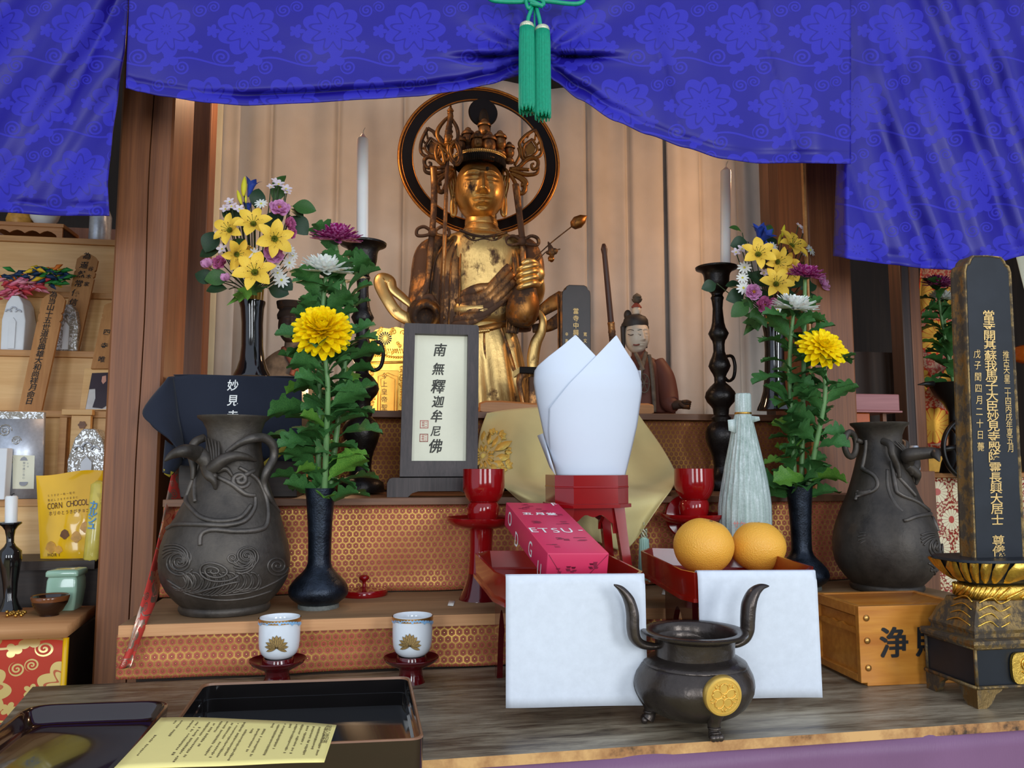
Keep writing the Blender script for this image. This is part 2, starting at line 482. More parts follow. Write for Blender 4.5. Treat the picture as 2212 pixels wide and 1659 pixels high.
M['olive_gold'] = plain('gold_embroidery', srgb(226, 196, 98), 0.5, metal=0.2)
M['green_silk'] = plain('green_silk', srgb(0, 150, 112), 0.42, 0.1, 200, spec=0.5)
M['silver_thread'] = plain('silver_thread', srgb(206, 206, 176), 0.4, 0.25, 500, metal=0.4)
M['mint'] = plain('mint_silk', srgb(170, 206, 190), 0.6)
M['red_lacquer'] = plain('red_lacquer', srgb(136, 10, 14), 0.14, 0.05, coat=0.35, coatr=0.04, spec=0.4)
M['vermilion'] = plain('vermilion_lacquer', srgb(142, 24, 12), 0.22, 0.05, coat=0.4, coatr=0.08)
M['maroon'] = plain('maroon_lacquer', srgb(84, 8, 14), 0.14, 0.05, coat=0.5, coatr=0.05)
M['black_lacquer'] = plain('black_lacquer', (0.008, 0.007, 0.007), 0.1, 0.05, coat=0.6, coatr=0.03)
M['brown_lacquer'] = plain('brown_lacquer', srgb(34, 16, 12), 0.12, 0.1, coat=0.6, coatr=0.04)
M['rim_lacquer'] = plain('worn_lacquer_rim', srgb(128, 88, 60), 0.35)
def _bronze(name, a, b, rough, metal=0.6, sc=18):
    m = MT(name); n = m.noise(m.coord(), sc, 6, 0.65); f = m.noise(m.coord(), sc*9, 3)
    m.col(m.ramp(n, [(0.3, a), (0.7, b)])).set(rough=n*0.25+rough-0.1, metal=metal).bump(n*0.6+f*0.4, 0.0012)
    return m.mat
M['bronze'] = _bronze('dark_cast_bronze', srgb(44, 39, 35), srgb(86, 78, 69), 0.46, 0.35)
M['bronze_relief'] = _bronze('worn_bronze_relief', srgb(62, 58, 54), srgb(112, 104, 96), 0.45, 0.6)
M['vase_black'] = _bronze('blue_black_metal', srgb(14, 17, 24), srgb(48, 56, 68), 0.3, 0.75, 40)
M['vase_foot'] = plain('worn_grey_foot', srgb(96, 98, 92), 0.7, 0.3, 200)
M['candle_black'] = _bronze('black_bronze', srgb(20, 17, 16), srgb(40, 34, 32), 0.3, 0.5, 30)
M['gunmetal'] = _bronze('brown_black_censer_metal', srgb(62, 55, 51), srgb(92, 83, 77), 0.27, 0.75, 12)
M['gunmetal_in'] = plain('censer_inside', srgb(70, 62, 52), 0.35, metal=0.8)
M['gold_disc'] = plain('gold_emblem', srgb(238, 196, 100), 0.38, metal=0.75)
M['brass'] = plain('brass', srgb(196, 150, 70), 0.3, metal=0.95)
M['wax'] = plain('white_wax', srgb(232, 232, 230), 0.35, 0.02, sss=0.15)
M['wick'] = plain('wick', srgb(226, 222, 210), 0.8)
M['porcelain'] = plain('white_porcelain', srgb(226, 232, 236), 0.12, 0.02, coat=0.5)
M['cup_gold'] = plain('cup_gold', srgb(186, 138, 74), 0.32, metal=0.8)
M['cup_lotus'] = plain('cup_lotus_gold', srgb(172, 140, 84), 0.4, 0.2, 400, metal=0.5)
M['cup_blue'] = plain('cup_blue', srgb(138, 184, 222), 0.2)
M['cup_line'] = plain('lotus_line', srgb(60, 48, 34), 0.5)
def _paper(name, c, fib=0.05):
    m = MT(name); n = m.noise(m.coord(), 90, 5, 0.7)
    m.col(m.ramp(n, [(0.3, tuple(q*(1-fib) for q in c)), (0.7, c)])).set(rough=0.75, spec=0.25)
    return m.mat
M['paper'] = _paper('white_paper', srgb(214, 220, 228), 0.09)
M['paper_cone'] = _paper('stiff_white_paper', srgb(212, 220, 232), 0.01)
M['yellow_paper'] = _paper('yellow_paper', srgb(250, 234, 150), 0.02)
M['cream_paper'] = _paper('cream_paper', srgb(232, 230, 206), 0.03)
M['tissue'] = None
def _tissue():
    m = MT('white_tissue'); x, y, z = m.xyz()
    a = m.noise(m.coord(scale=(1, 1, 0.03)), 190, 4, 0.6); b = m.noise(m.coord(), 300, 4, 0.8)
    m.col(m.ramp(a*0.6+b*0.4, [(0.35, srgb(140, 160, 150)), (0.55, srgb(184, 198, 192)), (0.7, srgb(230, 236, 236))])).set(rough=0.55, spec=0.3).bump(a+b*0.3, 0.0016)
    return m.mat
M['tissue'] = _tissue()
M['ink'] = plain('black_ink', srgb(26, 26, 28), 0.7)
M['ink_soft'] = plain('grey_ink', srgb(64, 64, 58), 0.8)
M['ink_print'] = plain('print_ink', srgb(112, 100, 64), 0.8)
M['gilt'] = plain('gilt_lettering', srgb(206, 172, 108), 0.45, 0.25, 300, metal=0.5)
M['white_ink'] = plain('white_print', srgb(236, 236, 232), 0.6)
M['seal_red'] = plain('red_seal', srgb(196, 120, 108), 0.7)
def _orange(name, c):
    m = MT(name); n = m.noise(m.coord(), 7, 2); p = m.voro(m.coord(), 520)
    m.col(m.ramp(n, [(0.3, tuple(q*0.9 for q in c)), (0.7, c)])).set(rough=0.42, spec=0.4, sss=0.05).bump(p, 0.0005)
    return m.mat
M['fruit'] = _orange('orange_peel', srgb(246, 180, 66))
M['stalk'] = plain('fruit_stalk', srgb(122, 96, 48), 0.8)
def _gold(name, hi, lo, sc=9, worn=0.5, rough=0.32):
    m = MT(name); n = m.noise(m.coord(), sc, 6, 0.68); f = m.noise(m.coord(scale=(1, 1, 0.5)), sc*2.6, 4, 0.7)
    w = (n*0.6+f*0.4).ss(worn-0.05, worn+0.06)
    m.col(m.mix(w, hi, lo)).set(metal=1.0-w*0.75, rough=w*0.3+rough).bump(n*0.6+f, 0.0012)
    return m.mat
M['gold_skin'] = _gold('worn_gilt_skin', srgb(220, 172, 100), srgb(66, 46, 34), 16, 0.58, 0.42)
M['gold_bright'] = _gold('bright_gilt', srgb(226, 190, 122), srgb(88, 62, 42), 12, 0.575, 0.42)
M['gold_dull'] = _gold('dull_gilt', srgb(160, 110, 58), srgb(62, 44, 33), 10, 0.5, 0.45)
M['statue_dark'] = _gold('darkened_gilt', srgb(180, 130, 80), srgb(86, 60, 43), 12, 0.48, 0.45)
M['statue_black'] = _gold('blackened_wood', srgb(96, 70, 48), srgb(34, 28, 26), 14, 0.42, 0.5)
M['halo_black'] = plain('black_halo_lacquer', srgb(20, 15, 14), 0.4, 0.2, 20, spec=0.15)
M['halo_gold'] = plain('halo_gold_rim', srgb(196, 124, 52), 0.35, 0.25, 120, metal=0.85)
M['altar_gold'] = plain('carved_gold_leaf', srgb(244, 190, 88), 0.33, 0.2, 60, metal=0.9)
M['altar_gold2'] = plain('gold_leaf_and_lit_wood', srgb(236, 180, 80), 0.4, 0.1, 60, metal=0.7)  # real gold on the tablet; on the right-bay shelf, light painted as gold
M['crest_dark'] = plain('crest_dark', srgb(58, 40, 36), 0.5)
M['tablet_black'] = plain('black_tablet_lacquer', srgb(26, 30, 36), 0.4, 0.2, 30, spec=0.3)
M['tablet_brown'] = plain('brown_black_tablet', srgb(44, 34, 32), 0.45, 0.2, 30)
M['tablet_gold'] = _gold('aged_gold_edge', srgb(140, 116, 76), srgb(70, 60, 48), 40, 0.49, 0.5)
M['tablet_bright'] = _gold('aged_gold_carving', srgb(226, 186, 88), srgb(104, 82, 44), 60, 0.6, 0.35)
M['face_white'] = plain('white_painted_face', srgb(216, 200, 178), 0.5, 0.05, 20)
M['lip'] = plain('red_paint', srgb(128, 60, 50), 0.5)
M['hair_black'] = plain('painted_hair', srgb(52, 46, 42), 0.6)
M['robe_red'] = _damask('worn_red_robe', srgb(104, 60, 48), srgb(150, 130, 100), (1, 1, 1), 0.05, rough=0.6)
M['robe_grey'] = plain('worn_grey_robe', srgb(96, 84, 70), 0.7, 0.45, 60)
M['dark_face'] = plain('dark_wood_face', srgb(34, 25, 22), 0.5, 0.2, 20)
def _leaf(name, a, b):
    m = MT(name); n = m.noise(m.coord(), 60, 3)
    m.col(m.ramp(n, [(0.35, a), (0.7, b)])).set(rough=0.5, spec=0.35); return m.mat
M['mum_leaf'] = _leaf('chrysanthemum_leaf', srgb(40, 84, 42), srgb(74, 124, 60))
M['mum_leaf_light'] = _leaf('young_chrysanthemum_leaf', srgb(60, 116, 40), srgb(116, 160, 60))
M['silk_leaf'] = _leaf('silk_leaf', srgb(42, 76, 38), srgb(72, 118, 52))
M['silk_leaf_dark'] = _leaf('dark_silk_leaf', srgb(24, 46, 30), srgb(44, 78, 46))
M['stem'] = plain('green_stem', srgb(98, 138, 80), 0.5)
M['stem_dark'] = plain('dark_stem', srgb(40, 62, 36), 0.6)
M['stem_tan'] = plain('yellow_stem_bundle', srgb(190, 150, 60), 0.6)
def _petal(name, a, b, rough=0.55, axis=None):
    m = MT(name); n = m.noise(m.coord(), 70, 2)
    m.col(m.ramp(n, [(0.3, a), (0.7, b)])).set(rough=rough, spec=0.25, sss=0.05); return m.mat
M['p_yellow'] = _petal('yellow_petal', srgb(242, 206, 0), srgb(255, 232, 20))
M['p_white'] = _petal('white_petal', srgb(226, 228, 220), srgb(245, 245, 238))
M['p_purple'] = _petal('magenta_petal', srgb(120, 20, 84), srgb(196, 96, 160))
M['p_lily'] = _petal('lily_petal', srgb(240, 186, 50), srgb(255, 220, 92))
M['p_pink'] = _petal('pink_petal', srgb(206, 130, 186), srgb(232, 176, 214))
M['p_pink_dk'] = _petal('deep_pink_petal', srgb(190, 90, 140), srgb(216, 130, 180))
M['p_blush'] = _petal('blush_petal', srgb(226, 206, 220), srgb(244, 234, 236))
M['p_blue'] = _petal('blue_petal', srgb(24, 44, 124), srgb(56, 88, 190))
M['p_bud'] = _petal('lily_bud', srgb(206, 200, 40), srgb(232, 222, 70))
M['p_eye'] = plain('green_throat', srgb(120, 130, 40), 0.6)
M['p_centre'] = plain('orange_stamens', srgb(176, 110, 20), 0.7)
M['speck'] = plain('brown_anther', srgb(90, 44, 16), 0.7)
M['gift'] = plain('crimson_wrapping', srgb(206, 48, 88), 0.42, 0.04, 12)
M['gift_print'] = plain('dark_print_on_wrapping', srgb(132, 22, 54), 0.5)
M['bag_yellow'] = plain('yellow_snack_film', srgb(240, 186, 8), 0.2, 0.06, 10, coat=0.5)
M['bag_brown'] = plain('brown_print', srgb(86, 48, 14), 0.4)
M['bag_tan'] = plain('printed_biscuit', srgb(206, 150, 60), 0.4, 0.25, 90)
M['bag_choc'] = plain('printed_chocolate', srgb(110, 66, 24), 0.4, 0.25, 90)
M['snack_blue'] = plain('blue_print', srgb(40, 140, 206), 0.35)
M['snack_pale'] = plain('pale_yellow_film', srgb(226, 206, 92), 0.25, 0.15, 30, coat=0.4)
M['celadon'] = plain('celadon_glaze', srgb(150, 184, 160), 0.12, 0.08, 14, coat=0.5)
M['tenmoku'] = plain('brown_black_glaze', srgb(34, 18, 12), 0.1, 0.3, 20, coat=0.5)
M['tenmoku_rim'] = plain('brown_glaze_rim', srgb(112, 66, 36), 0.15)
M['silver_brocade'] = None
def _silver():
    m = MT('silver_arabesque'); v = m.noise(m.coord(), 110, 2, 0.5, 1.2)
    w = ((v*22.0).sin()).gt(0.1)
    m.col(m.mix(w, srgb(150, 142, 128), srgb(228, 230, 232))).set(rough=0.35, metal=w*0.5).bump(w, 0.0006); return m.mat
M['silver_brocade'] = _silver()
M['silver_board'] = plain('silver_board', srgb(190, 196, 206), 0.35, 0.1, 160, metal=0.5)
M['white_board'] = plain('white_card', srgb(224, 228, 232), 0.6, 0.03)
M['grey_print'] = plain('grey_print', srgb(150, 152, 158), 0.6)
M['crane'] = [plain('crane_'+n, srgb(*c), 0.6) for n, c in (('pink', (226, 110, 140)), ('red', (206, 60, 70)), ('yellow', (240, 200, 40)), ('green', (40, 140, 60)), ('navy', (24, 60, 100)), ('orange', (240, 130, 40)), ('rose', (236, 150, 170)))]
M['photo_dark'] = plain('photo_dark', srgb(54, 40, 48), 0.3)
M['photo_skin'] = plain('photo_skin', srgb(206, 150, 130), 0.3)
M['photo_white'] = plain('photo_white', srgb(214, 210, 206), 0.3)
M['glass'] = None
def _glass():
    m = MT('clear_film'); m.col((0.95, 0.97, 1.0)).set(rough=0.05, trans=0.95, ior=1.2, alpha=0.55); return m.mat
M['glass'] = _glass()
M['orange_lacquer'] = plain('orange_lacquer', srgb(176, 84, 24), 0.16, 0.08, coat=0.6, coatr=0.05)
M['pink_wood'] = wood('pinkish_wood_top', srgb(140, 84, 84), srgb(176, 118, 116), 'X', 40, 0.4, 0.05)
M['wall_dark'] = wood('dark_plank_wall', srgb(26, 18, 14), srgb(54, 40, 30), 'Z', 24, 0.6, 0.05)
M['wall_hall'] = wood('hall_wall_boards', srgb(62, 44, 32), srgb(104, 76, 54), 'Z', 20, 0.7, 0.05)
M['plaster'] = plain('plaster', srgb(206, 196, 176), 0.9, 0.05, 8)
M['tatami'] = wood('tatami', srgb(150, 140, 90), srgb(182, 170, 116), 'X', 120, 0.85, 0.02)
M['ceiling'] = wood('ceiling_board', srgb(70, 46, 30), srgb(110, 76, 50), 'X', 30, 0.6, 0.05)
M['white_tape'] = plain('white_tape', srgb(220, 216, 206), 0.6)
M['openwork'] = plain('black_openwork', srgb(16, 13, 12), 0.4)
# ------------------------------------------------------------------ lettering
_GL = {}
def glyph_mesh(ch, bold=0.0):
    k = (ch, bold)
    if k not in _GL:
        cu = bpy.data.curves.new('glyph', 'FONT'); cu.body = ch; cu.size = 1.0
        cu.align_x = 'CENTER'; cu.align_y = 'CENTER'; cu.offset = bold; cu.resolution_u = 3
        ob = bpy.data.objects.new('glyph', cu); COL.objects.link(ob)
        dg = bpy.context.evaluated_depsgraph_get()
        me = bpy.data.meshes.new_from_object(ob.evaluated_get(dg))
        vs = [v.co.copy() for v in me.vertices]; fs = [list(p.vertices) for p in me.polygons]
        if vs and len(ch) == 1:
            cy = (max(v.y for v in vs)+min(v.y for v in vs))/2; cx = (max(v.x for v in vs)+min(v.x for v in vs))/2
            for v in vs: v.x -= cx; v.y -= cy
        bpy.data.meshes.remove(me); bpy.data.objects.remove(ob); bpy.data.curves.remove(cu)
        _GL[k] = (vs, fs)
    return _GL[k]
def frame_m(o, right, up):
    r, u = Vector(right).normalized(), Vector(up).normalized(); n = r.cross(u).normalized()
    m = Matrix((r, u, n)).transposed().to_4x4(); m.translation = Vector(o); return m
def glyph(mb, ch, T, size, sx=1.0, bold=0.012, shear=0.0, heavy=0.0):
    if heavy:
        for i, (a, c) in enumerate(((-1, -.6), (1, -.6), (-1, .6), (1, .6), (0, 0))): glyph(mb, ch, T @ Matrix.Translation((a*heavy*size, c*heavy*size, i*2e-5)), size, sx, 0.004, shear)
        return
    vs, fs = glyph_mesh(ch, bold)
    nv = [mb.v(T @ Vector(((v.x*sx+v.y*shear)*size, v.y*size, 0.0))) for v in vs]
    for f in fs:
        q = mb.f([nv[i] for i in f])
        if q: q.smooth = False
def column(mb, text, p0, p1, right, size, lift, sx=1.0, bold=0.012, shear=0.0, jit=0.0):
    """characters spread evenly from p0 (top) to p1 on a face"""
    p0, p1 = Vector(p0), Vector(p1); up = (p0-p1).normalized(); r = Vector(right).normalized(); n = r.cross(up).normalized()
    for i, ch in enumerate(text):
        if ch == ' ': continue
        p = p0.lerp(p1, i/max(1, len(text)-1))+n*lift
        if jit: p = p+r*random.uniform(-jit, jit)*size
        glyph(mb, ch, frame_m(p, r, up), size, sx, bold, shear)
# ------------------------------------------------------------------ setting
zT, zS1, zS2, zS3 = CZ-0.30, CZ-0.22, CZ-0.059, CZ+0.11
def struct(name, mb, mat, **k):
    o = mb.build(name, mat, **k); o['kind'] = 'structure'; return o
b = MB(); b.box((0.3, 0.6, -0.02), (6.4, 7.2, 0.04)); struct('floor', b, M['tatami'])
b = MB(); b.box((0.3, 2.1, 2.66), (6.4, 1.8, 0.04)); struct('ceiling', b, M['ceiling'])
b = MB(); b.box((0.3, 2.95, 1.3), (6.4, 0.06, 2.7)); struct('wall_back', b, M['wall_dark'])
b = MB(); b.box((0.3, -3.2, 1.3), (6.4, 0.06, 2.7)); struct('wall_front', b, M['wall_hall'])
b = MB(); b.box((-2.1, 1.9, 1.3), (0.06, 2.2, 2.7)); struct('wall_left', b, M['plaster'])
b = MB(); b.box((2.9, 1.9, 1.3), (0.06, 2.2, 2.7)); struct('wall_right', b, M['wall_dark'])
def post(name, px0, px1, Y, depth, mat, py=800, ztop=2.64, zbot=0.0, bev=0.004):
    a, c = P(px0, py, Y).x, P(px1, py, Y).x
    b = MB(); b.box(((a+c)/2, Y+depth/2, (ztop+zbot)/2), (abs(c-a), depth, ztop-zbot), bev)
    return struct(name, b, mat)
# left pillar with its long drying crack down the face
a, c = P(232, 800, 1.42).x, P(352, 800, 1.42).x
b = MB()
xm = P(304, 800, 1.42).x
zs = [0.0]+[0.5+0.06*i for i in range(36)]
wob = [0.0035*mnoise.noise((0.3, z*4, 0)) for z in zs]
def col_ring(x0, x1, zi, side):
    return None
rl, rr = [], []
for z, w in zip(zs, wob):
    g = 0.0011
    rl.append([Vector((a, 1.56, z)), Vector((a, 1.424, z)), Vector((a+0.004, 1.42, z)), Vector((xm+w-g, 1.42, z)), Vector((xm+w, 1.435, z))])
    rr.append([Vector((xm+w, 1.435, z)), Vector((xm+w+g, 1.42, z)), Vector((c-0.004, 1.42, z)), Vector((c, 1.424, z)), Vector((c, 1.56, z))])
b.rings(rl, False); b.rings(rr, False)
struct('trim_1', b, M['pillar'], sharp=30)
post('trim_2', 380, 436, 1.78, 0.06, M['post_brown'])
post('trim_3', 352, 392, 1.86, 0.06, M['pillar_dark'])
post('trim_4', 1748, 1838, 1.46, 0.12, M['pillar'], 560)
post('trim_5', 1697, 1740, 1.66, 0.08, M['post_brown'], 460)
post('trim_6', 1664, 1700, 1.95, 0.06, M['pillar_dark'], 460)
b = MB(); x = P(1742, 560, 1.455).x; b.box((x, 1.455, 1.3), (0.004, 0.008, 2.6)); struct('trim_7', b, M['cedar_edge'])
post('trim_8', 1968, 1992, 1.85, 0.08, M['pillar'], 700)
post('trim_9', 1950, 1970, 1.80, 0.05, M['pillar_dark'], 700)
# beam that carries the drape
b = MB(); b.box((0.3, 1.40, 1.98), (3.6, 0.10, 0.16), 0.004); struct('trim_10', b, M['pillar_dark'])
# planks behind the right bay
b = MB(); x0, x1 = P(1838, 700, 1.95).x, P(1990, 700, 1.95).x
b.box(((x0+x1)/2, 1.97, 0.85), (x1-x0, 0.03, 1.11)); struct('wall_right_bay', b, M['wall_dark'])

# ------------------------------------------------------------------ worn black table in front
def line_x(p, q, r, s):
    d = (p.x-q.x)*(r.y-s.y)-(p.y-q.y)*(r.x-s.x)
    t = ((p.x-r.x)*(r.y-s.y)-(p.y-r.y)*(r.x-s.x))/d
    return p+(q-p)*t
BL, L1 = PZ(127, 1447, zT), PZ(0, 1580, zT)
F0, F1 = PZ(730, 1655, zT), PZ(2212, 1556, zT)
FL = line_x(BL, L1, F0, F1); FR = F0+(F1-F0)*1.35
BR = PZ(1760, 1402, zT); BR = BL+(BR-BL)*1.35; BR.y = min(BR.y, 1.19); BL.y = min(BL.y, 1.19)
table = thing('altar_table', 'long black lacquered altar table worn to bare wood along its front edge', 'table', ((BL.x+FR.x)/2, 1.0, 0))
b = MB(); th = 0.011
top = [BL, BR, FR, FL]
n = 24
b.grid(lambda u, v: (FL.lerp(FR, u)).lerp(BL.lerp(BR, u), v)+Vector((0, 0, 0)), n, 8)
b.build('tabletop', M['table'], table)
b = MB()
lo = [p-Vector((0, 0, th)) for p in top]
vs = [b.v(p) for p in top]+[b.v(p) for p in lo]
for i in range(4):
    j = (i+1) % 4; b.f([vs[i], vs[j], vs[j+4], vs[i+4]])
b.f([vs[4], vs[5], vs[6], vs[7]])
b.build('edge_band', M['table_edge'], table, sharp=30)
for q in (FL.lerp(BR, 0.06), FR.lerp(BL, 0.08), BL.lerp(FR, 0.07), BR.lerp(FL, 0.07)):
    b = MB(); b.box((q.x, q.y, (zT-th)/2), (0.06, 0.06, zT-th), 0.004); b.build('leg', M['dark_wood'], table)
# purple satin hung along the table's front
b = MB(); dirf = (FR-FL).normalized(); nrm = Vector((dirf.y, -dirf.x, 0))
A0 = FL-dirf*0.02; Lf = (FR-FL).length
def purp(u, v):
    s = u*Lf; d = -0.004+0.010*(0.15+v)*(1+math.sin(s*21+1.5*math.sin(s*5)))+0.012*v*math.sin(s*9.3+1)
    p = A0+dirf*s+nrm*d
    return Vector((p.x, p.y, zT-0.009-v*0.50))
b.grid(purp, 260, 24)
o = b.build('table_skirt', M['purple'], solid=0.002)
props(o, 'purple satin cloth hanging along the front edge of the altar table', 'cloth')

# ------------------------------------------------------------------ three brocade-fronted altar steps
XS0, XS1 = -0.345, 0.97
def step(name, x0, x1, y0, y1, z, th, mat_e, mat_t, label, zb=0.0, ovh=0.0, lip=0.02):
    t = thing(name, label, 'step', ((x0+x1)/2, (y0+y1)/2, 0))
    b = MB(); b.box(((x0+x1)/2, (y0+y1)/2, z-th/2), (x1-x0, y1-y0, th), 0.0015); b.build('board', mat_t, t)
    b = MB(); b.box(((x0+x1)/2, y0-0.002, z-th/2), (x1-x0, 0.004, th), 0.0008); b.build('front_edge', mat_e, t)
    b = MB(); b.box(((x0+x1)/2, (y0+lip+y1)/2, (z-th+zb)/2), (x1-x0-0.03, y1-y0-lip-0.004, z-th-zb), 0.0); b.build('carcass', M['dark_wood'], t)
    return t
step('altar_step', XS0, XS1, 1.176, 1.40, zS1, 0.016, M['board_edge'], M['board'], 'lowest altar step, a pale-edged board carrying the bronze vases', 0.0, lip=0.034)
step('altar_step', XS0, XS1, 1.375, 1.69, zS2, 0.012, M['shelf_brown'], M['shelf_brown'], 'middle altar step in brown wood under the framed calligraphy', 0.0, lip=0.03)
step('altar_step', XS0+0.02, XS1-0.02, 1.674, 2.30, zS3, 0.014, M['shelf_brown'], M['shelf_brown'], 'top altar step in brown wood, carrying the gilt statue', 0.0, lip=0.03)
def brocade(x0, x1, y, z0, z1, mat, label, amp=0.003, seed=0):
    b = MB(); Lx = x1-x0
    def fn(u, v):
        s = u*Lx; d = amp*(math.sin(s*19+seed)+0.6*math.sin(s*43+2*seed+v*2)+0.5*mnoise.noise((s*9, v*1.5, seed)))*(0.35+0.65*(1-v))
        d += amp*1.6*mnoise.noise((s*5, v*2.2, seed+4))
        return Vector((x0+s, y+d, z0+(z1-z0)*v))
    b.grid(fn, 220, 14, lambda u, v: (u*Lx, v*(z1-z0)))
    o = b.build('brocade_cloth', mat, solid=0.0012)
    return props(o, label, 'cloth', 'brocade fronts of the altar steps')
brocade(XS0-0.008, XS1, 1.196, zT+0.002, zS1-0.017, M['brocade'], 'gold honeycomb brocade strip hanging below the lowest altar step', 0.0028, 1)
brocade(XS0-0.004, XS1, 1.392, zS1+0.002, zS2-0.013, M['brocade'], 'gold honeycomb brocade between the lowest and the middle altar step', 0.0035, 2)
brocade(XS0+0.02, XS1-0.02, 1.692, zS2+0.002, zS3-0.015, M['brocade_dk'], 'gold honeycomb brocade behind the frame, below the top altar step', 0.006, 3)
# the red lining side that flares out at the left end
outer = [(392, 950, 1.40), (374, 1010, 1.40), (362, 1060, 1.385), (350, 1130, 1.34), (338, 1190, 1.30), (316, 1270, 1.215), (294, 1335, 1.168), (274, 1400, 1.168), (256, 1444, 1.168)]
inner = [(404, 962, 1.44), (400, 1040, 1.44), (396, 1080, 1.42), (372, 1150, 1.38), (352, 1230, 1.33), (340, 1290, 1.24), (316, 1345, 1.172), (294, 1405, 1.172), (282, 1443, 1.172)]
oo, ii = catmull([P(*q) for q in outer], 4), catmull([P(*q) for q in inner], 4)
b = MB()
def sidef(u, v):
    k = min(int(v*(len(oo)-1)), len(oo)-1)
    p = oo[k].lerp(ii[k], u); return p+Vector((0, 0.004*math.sin(u*7+v*9), 0))
b.grid(sidef, 6, len(oo)-1, lambda u, v: (u*0.05, v*0.4))
props(b.build('brocade_cloth', M['red_floral'], solid=0.0015), 'red floral brocade edge flaring out beside the left pillar', 'cloth', 'brocade fronts of the altar steps')

# ------------------------------------------------------------------ drapes
def interp(tab, x):
    if x <= tab[0][0]: return tab[0][1]
    for (a, fa), (b_, fb) in zip(tab, tab[1:]):
        if x <= b_:
            t = (x-a)/(b_-a); t2 = t*t*(3-2*t)*0.5+t*0.5; return fa+(fb-fa)*t2
    return tab[-1][1]
def drape(name, label, x_l, x_r, bottom, Y, fold, nu, nv, top=-330, hem=True):
    """x_l, x_r: tables y->x ; bottom: table x->y"""
    b = MB(); k = mpp(1100, Y)
    def pos(u, v):
        yb0 = interp(bottom, interp(x_l, 9999)+(interp(x_r, 9999)-interp(x_l, 9999))*u)
        y = yb0+(top-yb0)*v
        for _ in range(2):
            x = interp(x_l, y)+(interp(x_r, y)-interp(x_l, y))*u
            y = (interp(bottom, x))*(1-v)+top*v
        return x, y, interp(bottom, x)
    def fn(u, v):
        x, y, yb = pos(u, v); d = fold(x, y, yb-y)
        if hem: d += -0.004*math.exp(-((yb-y)/9.0)**2)+0.004*math.exp(-((yb-y-20)/5.0)**2)
        return P(x, y, Y+d)
    def uvf(u, v):
        x, y, yb = pos(u, v); return (x*k, -y*k)
    b.grid(fn, nu, nv, uvf)
    o = b.build(name, M['damask'], solid=0.0015)
    return props(o, label, 'drape', 'blue damask altar drapes')
nz = mnoise.noise
def fold_l(x, y, h):
    s = x+0.45*y
    return 0.008*math.sin(s/46)-0.012*abs(math.sin(s/80))**0.6+0.006*math.sin(s/19+y/90)+0.012*nz((x/120, y/160, 1))
drape('altar_drape', 'blue damask drape at the left, hanging in front of the wooden pillar', [(-400, -420), (9999, -420)],
      [(-400, 286), (0, 277), (100, 271), (200, 256), (300, 242), (400, 233), (470, 236)], [(-420, 440), (0, 458), (120, 466), (238, 466)], 1.30, fold_l, 110, 110)
GX, GY = 1156, 128
def fold_c(x, y, h):
    dx, dy = x-GX, y-GY; r = math.hypot(dx, dy*1.25); a = math.atan2(dy, dx)
    d = 0.010*math.exp(-r/150)*math.sin(a*11+0.4)*min(1, r/30)
    d += 0.014*math.exp(-r/60)
    # two deep side creases at the gather
    d += 0.034*math.exp(-((dy+8-abs(dx)*0.02)/6.0)**2)*math.exp(-((abs(dx)-85)/60.0)**2)
    d -= 0.012*math.exp(-((dy+22-abs(dx)*0.02)/8.0)**2)*math.exp(-((abs(dx)-85)/60.0)**2)
    if x > 1250:
        t = min(1, (x-1250)/200); s = x-0.28*y
        d += t*(0.006*math.sin(s/40+0.5)-0.012*abs(math.sin(s/75+0.3))**0.6+0.006*nz((x/60, y/200, 3)))
    else:
        d += 0.004*nz((x/90, y/90, 2))+0.004*math.sin((x+0.5*y)/60)
    if x < 1140 and h < 60: d += 0.018*math.exp(-((h-22)/6.0)**2)*min(1, max(0, (x-420)/150))
    if x > 1180 and h < 60: d += 0.018*math.exp(-((h-28)/7.0)**2)*max(0, 1-(x-1180)/220)
    return d
drape('altar_drape', 'blue damask drape across the middle, gathered up behind the green tassels', [(-400, 292), (0, 279), (190, 272), (400, 272)],
      [(-400, 1838), (9999, 1834)],
      [(272, 190), (300, 198), (350, 208), (450, 222), (530, 228), (650, 223), (800, 214), (900, 208), (980, 198), (1060, 182), (1112, 166), (1140, 152), (1156, 146), (1172, 152),
       (1200, 176), (1250, 214), (1330, 262), (1400, 291), (1480, 319), (1560, 343), (1640, 353), (1720, 352), (1838, 354)], 1.27, fold_c, 300, 100)
def fold_r(x, y, h):
    s = x-0.36*y
    d = 0.010*math.sin((s-1700)/36)-0.012*abs(math.sin((s-1700)/58))**0.6+0.008*math.sin((s-1700)/15+1)*min(1, max(0, (x-1860)/60))+0.006*nz((x/60, y/150, 8))
    if x < 1828:
        t = (1828-x)/28.0; d = d*(1-t)+0.05*t
    return d*1.0
drape('altar_drape', 'blue damask drape at the right, hanging lower behind the tall black tablet', [(-400, 1818), (352, 1808), (450, 1804), (560, 1800)],
      [(-400, 2620), (9999, 2620)], [(1800, 553), (1850, 562), (1920, 571), (2000, 580), (2060, 583), (2130, 574), (2212, 552), (2400, 510), (2620, 470)], 1.29, fold_r, 170, 110)
